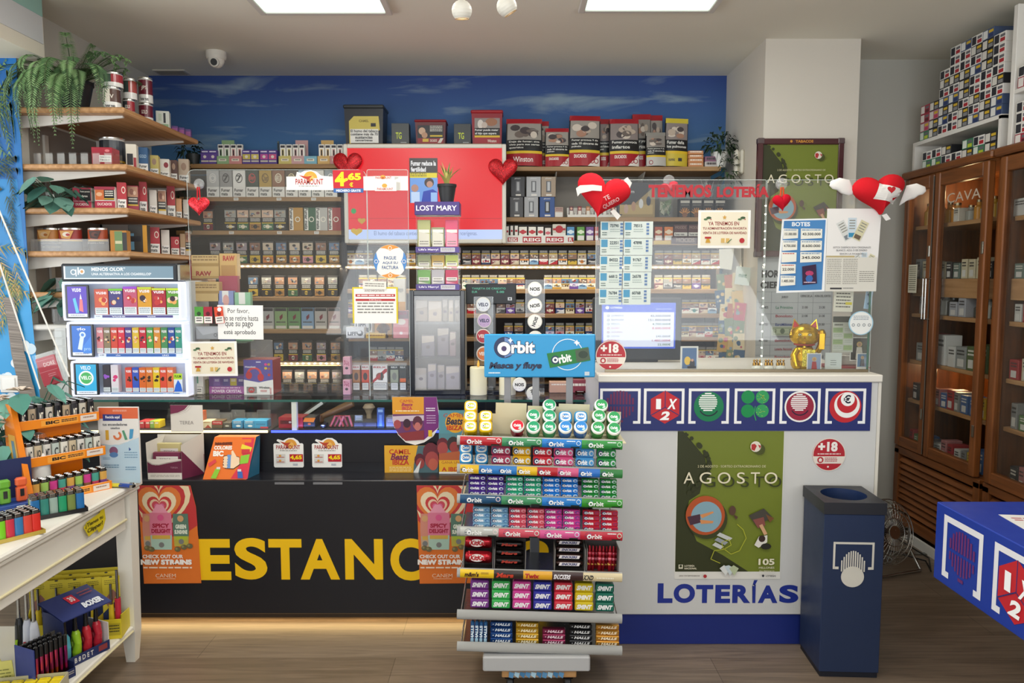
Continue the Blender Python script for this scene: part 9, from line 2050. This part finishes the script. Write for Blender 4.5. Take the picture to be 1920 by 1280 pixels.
for c_ in range(8):
 hN=(8,9,9,9,9,7,4,4)[c_]
 for r_ in range(hN):
  k=q.choice((0,0,0,1,1,5)) if c_<6 else (q.choice((1,2,3,4)))
  cart(3.65+c_*.0895,zc_+.1656+r_*.0481,k,f'{cm[k][1]} carton end, {ORD[r_ + 1]} up in {ORD[c_ + 1]} stack from the white partition')
for c_ in range(7):
 for r_ in range(2 if c_ != 3 else 1): k=q.choice((0,0,1,4)); cart(3.68+c_*.093,zc_+.0006+r_*.0481,k,f'{cm[k][1]} carton end under the white shelf, {("lower", "upper")[r_]}, {ORD[c_ + 1]} from the partition')
for c_ in range(3):
 for r_ in range(5):
  k=q.choice((0,0,2,0)); z_=zc_+.0006+r_*.0481 if r_<4 else zc_+.2556; cart(3.46-c_*.09,z_,k,f'{cm[k][1]} carton end on the nearer cabinet, {ORD[r_ + 1]} up in {ORD[c_ + 1]} stack')
  if r_==4: cart(3.46-c_*.09,z_+.0481,0,f'white carton end on the partition shelf, topmost in {ORD[c_ + 1]} stack')
# lottery bin
BX=(WZ(1541,1268,0)[0]+WZ(1643,1270,0)[0])/2+.002; e=E('lottery_bin','dark blue square bin with round opening and white lottery emblem before the counter','bin',(BX,2.815,0),(0,0,-.05))
w_,h_,d_=.110,.675,.112
O(MB().box(-w_+.004,w_-.004,-d_+.004,d_-.004,0,.02,'191c26','paint'),'foot',e)
O(MB().box(-w_,w_,-d_,d_,.0205,h_-.045,'22304e','paint',.002),'body',e)
mb=MB(); n_=32; o_=[]; i_=[]
for k in range(n_):
 t_=2*PI*k/n_+PI/4; c_,s_=math.cos(t_),math.sin(t_); m_=max(abs(c_),abs(s_)); o_.append((c_/m_*(w_+.004),s_/m_*(d_+.004))); i_.append((c_*.083,s_*.083))
for z_ in (h_,): mb.add([(*p,z_) for p in o_]+[(*p,z_) for p in i_],[(k,(k+1) % n_,n_+(k+1) % n_,n_+k) for k in range(n_)],'26272c','paint')
mb.add([(*p,h_) for p in o_]+[(*p,h_-.044) for p in o_],[(k,n_+k,n_+(k+1) % n_,(k+1) % n_) for k in range(n_)],'26272c','paint'); mb.add([(*p,h_) for p in i_]+[(*p,h_-.04) for p in i_],[(k,(k+1) % n_,n_+(k+1) % n_,n_+k) for k in range(n_)],'1d2f55','paint',True); mb.add([(*p,h_-.04) for p in i_],[tuple(range(n_))],'14213c','paint'); O(mb,'lid',e)
mb=MB(); a=face_art(mb,(1537,0,1652,100),-w_,w_,-d_,.345,.545,'print',.0004); a.r_(1556,10,1560,62,'d6d2c6').r_(1630,10,1634,62,'d6d2c6').r_(1560,10,1630,14,'d6d2c6').r_(1560,57,1567,62,'d6d2c6').r_(1623,57,1630,62,'d6d2c6').c(1594,76,22,'d6d2c6',28,20)
for k in range(-5,6): a.r_(1594+k*4.3-1.3,26+k*k*.75,1594+k*4.3+1.3,66,'d6d2c6',hold=True)
O(mb,'emblem',e,label='white lottery emblem')
# floor fan
x_,y_=1.92,3.76; e=E('floor_fan','chrome floor fan tilted up behind the blue bin','fan',(x_,y_,0),(0,0,.35)); RT=Matrix.Translation((0,0,.20)) @ Matrix.Rotation(-.25,4,'X')
mb=MB(); mb.T=RT; c0=[(math.cos(2*PI*k/28),math.sin(2*PI*k/28)) for k in range(29)]
for r_,yo in ((.165,-.03),(.165,.03),(.12,-.055),(.07,-.066),(.12,.05)): mb.tube([(c*r_,yo,s*r_) for c,s in c0],.0028,6,'b9b9b6','metal',cap=False)
for k in range(36): t_=2*PI*k/36; mb.tube([(math.cos(t_)*r_,yo,math.sin(t_)*r_) for r_,yo in ((.03,-.068),(.10,-.06),(.145,-.045),(.165,-.02),(.165,.03),(.10,.055))],.0013,4,'c4c4c0','metal',cap=False)
mb.tube([(0,-.072,0),(0,-.066,0)],.034,18,'c9c9c4','metal'); O(mb,'guard',e)
mb=MB(); mb.T=RT
for k in range(4): t_=k*PI/2; P_=lambda r_,d_,y_: (math.cos(t_+d_)*r_,y_,math.sin(t_+d_)*r_); mb.add([P_(.02,-.5,0),P_(.09,-.42,-.02),P_(.14,-.2,-.022),P_(.14,.35,.018),P_(.08,.4,.015),P_(.02,.5,0)],[(0,1,4,5),(1,2,3,4)],'8f8f8c','metal',True)
mb.tube([(0,.0,0),(0,.09,0)],[.022,.04],14,'2a2a2c','paint'); O(mb,'blade_set',e)
mb=MB()
for s_ in (-1,1): mb.tube([(s_*.172,0,.20),(s_*.175,.0,.10),(s_*.14,.09,.012)],.007,8,'b9b9b6','metal').tube([(s_*.175,0,.10),(s_*.15,-.10,.012)],.007,8,'b9b9b6','metal')
mb.tube([(-.15,-.10,.012),(.15,-.10,.012)],.007,8,'b9b9b6','metal').tube([(-.14,.09,.012),(.14,.09,.012)],.007,8,'b9b9b6','metal'); O(mb,'stand',e)
mb=MB(); mb.tube([(2.0,3.92,.05),(2.12,3.95,.008),(2.2,3.86,.006),(2.15,3.72,.006),(2.24,3.9,.006),(2.22,4.3,.006)],.004,6,'1f1f20','paint'); O(mb,'power_cord',None,label='black power cord curled on the floor behind the fan',cat='cord')
# blue lottery table in the right corner
e=E('lottery_table','bright blue lottery table with white bracketed emblems at the frame edge','table',(1.436,2.47,0)); zt_,zb_=.75,.487
O(MB().box(0,.80,-1.1,0,zb_,zt_,'1f3a9a','paint',.003),'box_top',e)
for x_,y_ in ((.45,-.04),(.76,-.04),(.45,-1.05),(.76,-1.05)): O(MB().box(x_-.02,x_+.02,y_-.02,y_+.02,0,zb_-.0005,'1f3a9a','paint',.002),'leg',e)
for k,lb in enumerate(('dark red balloon in white brackets','red dice in white brackets')):
 mb=MB(); a=Art(mb,(0,0,100,100),(-.0006,-.045-k*.26,zb_+.02),(0,-1,0),(0,0,1),.215,.225,'print',.0004); brackets(a,50,50,96,92,9,'e9e9ec')
 if k: dice(a,50,54,42)
 else: balloon(a,50,50,33,'6a2f6c')
 O(mb,'emblem',e,label=lb)
X_,Y_=WZ(1872,965,.75); mb=MB(); mb.box(0,.2,-.16,0,0,.001,'e6e4e0','paper'); Art(mb,(0,0,20,16),(0,-.16,.001),(1,0,0),(0,1,0),.2,.16,'paper').lines(2,3,18,7,2,'b5404a',.4).c(13,11,2.4,'3a3a40',12)
O(mb,'leaflet',None,(X_,Y_,.7506),(0,0,-.1),'white printed leaflet lying on the blue lottery table','leaflet')
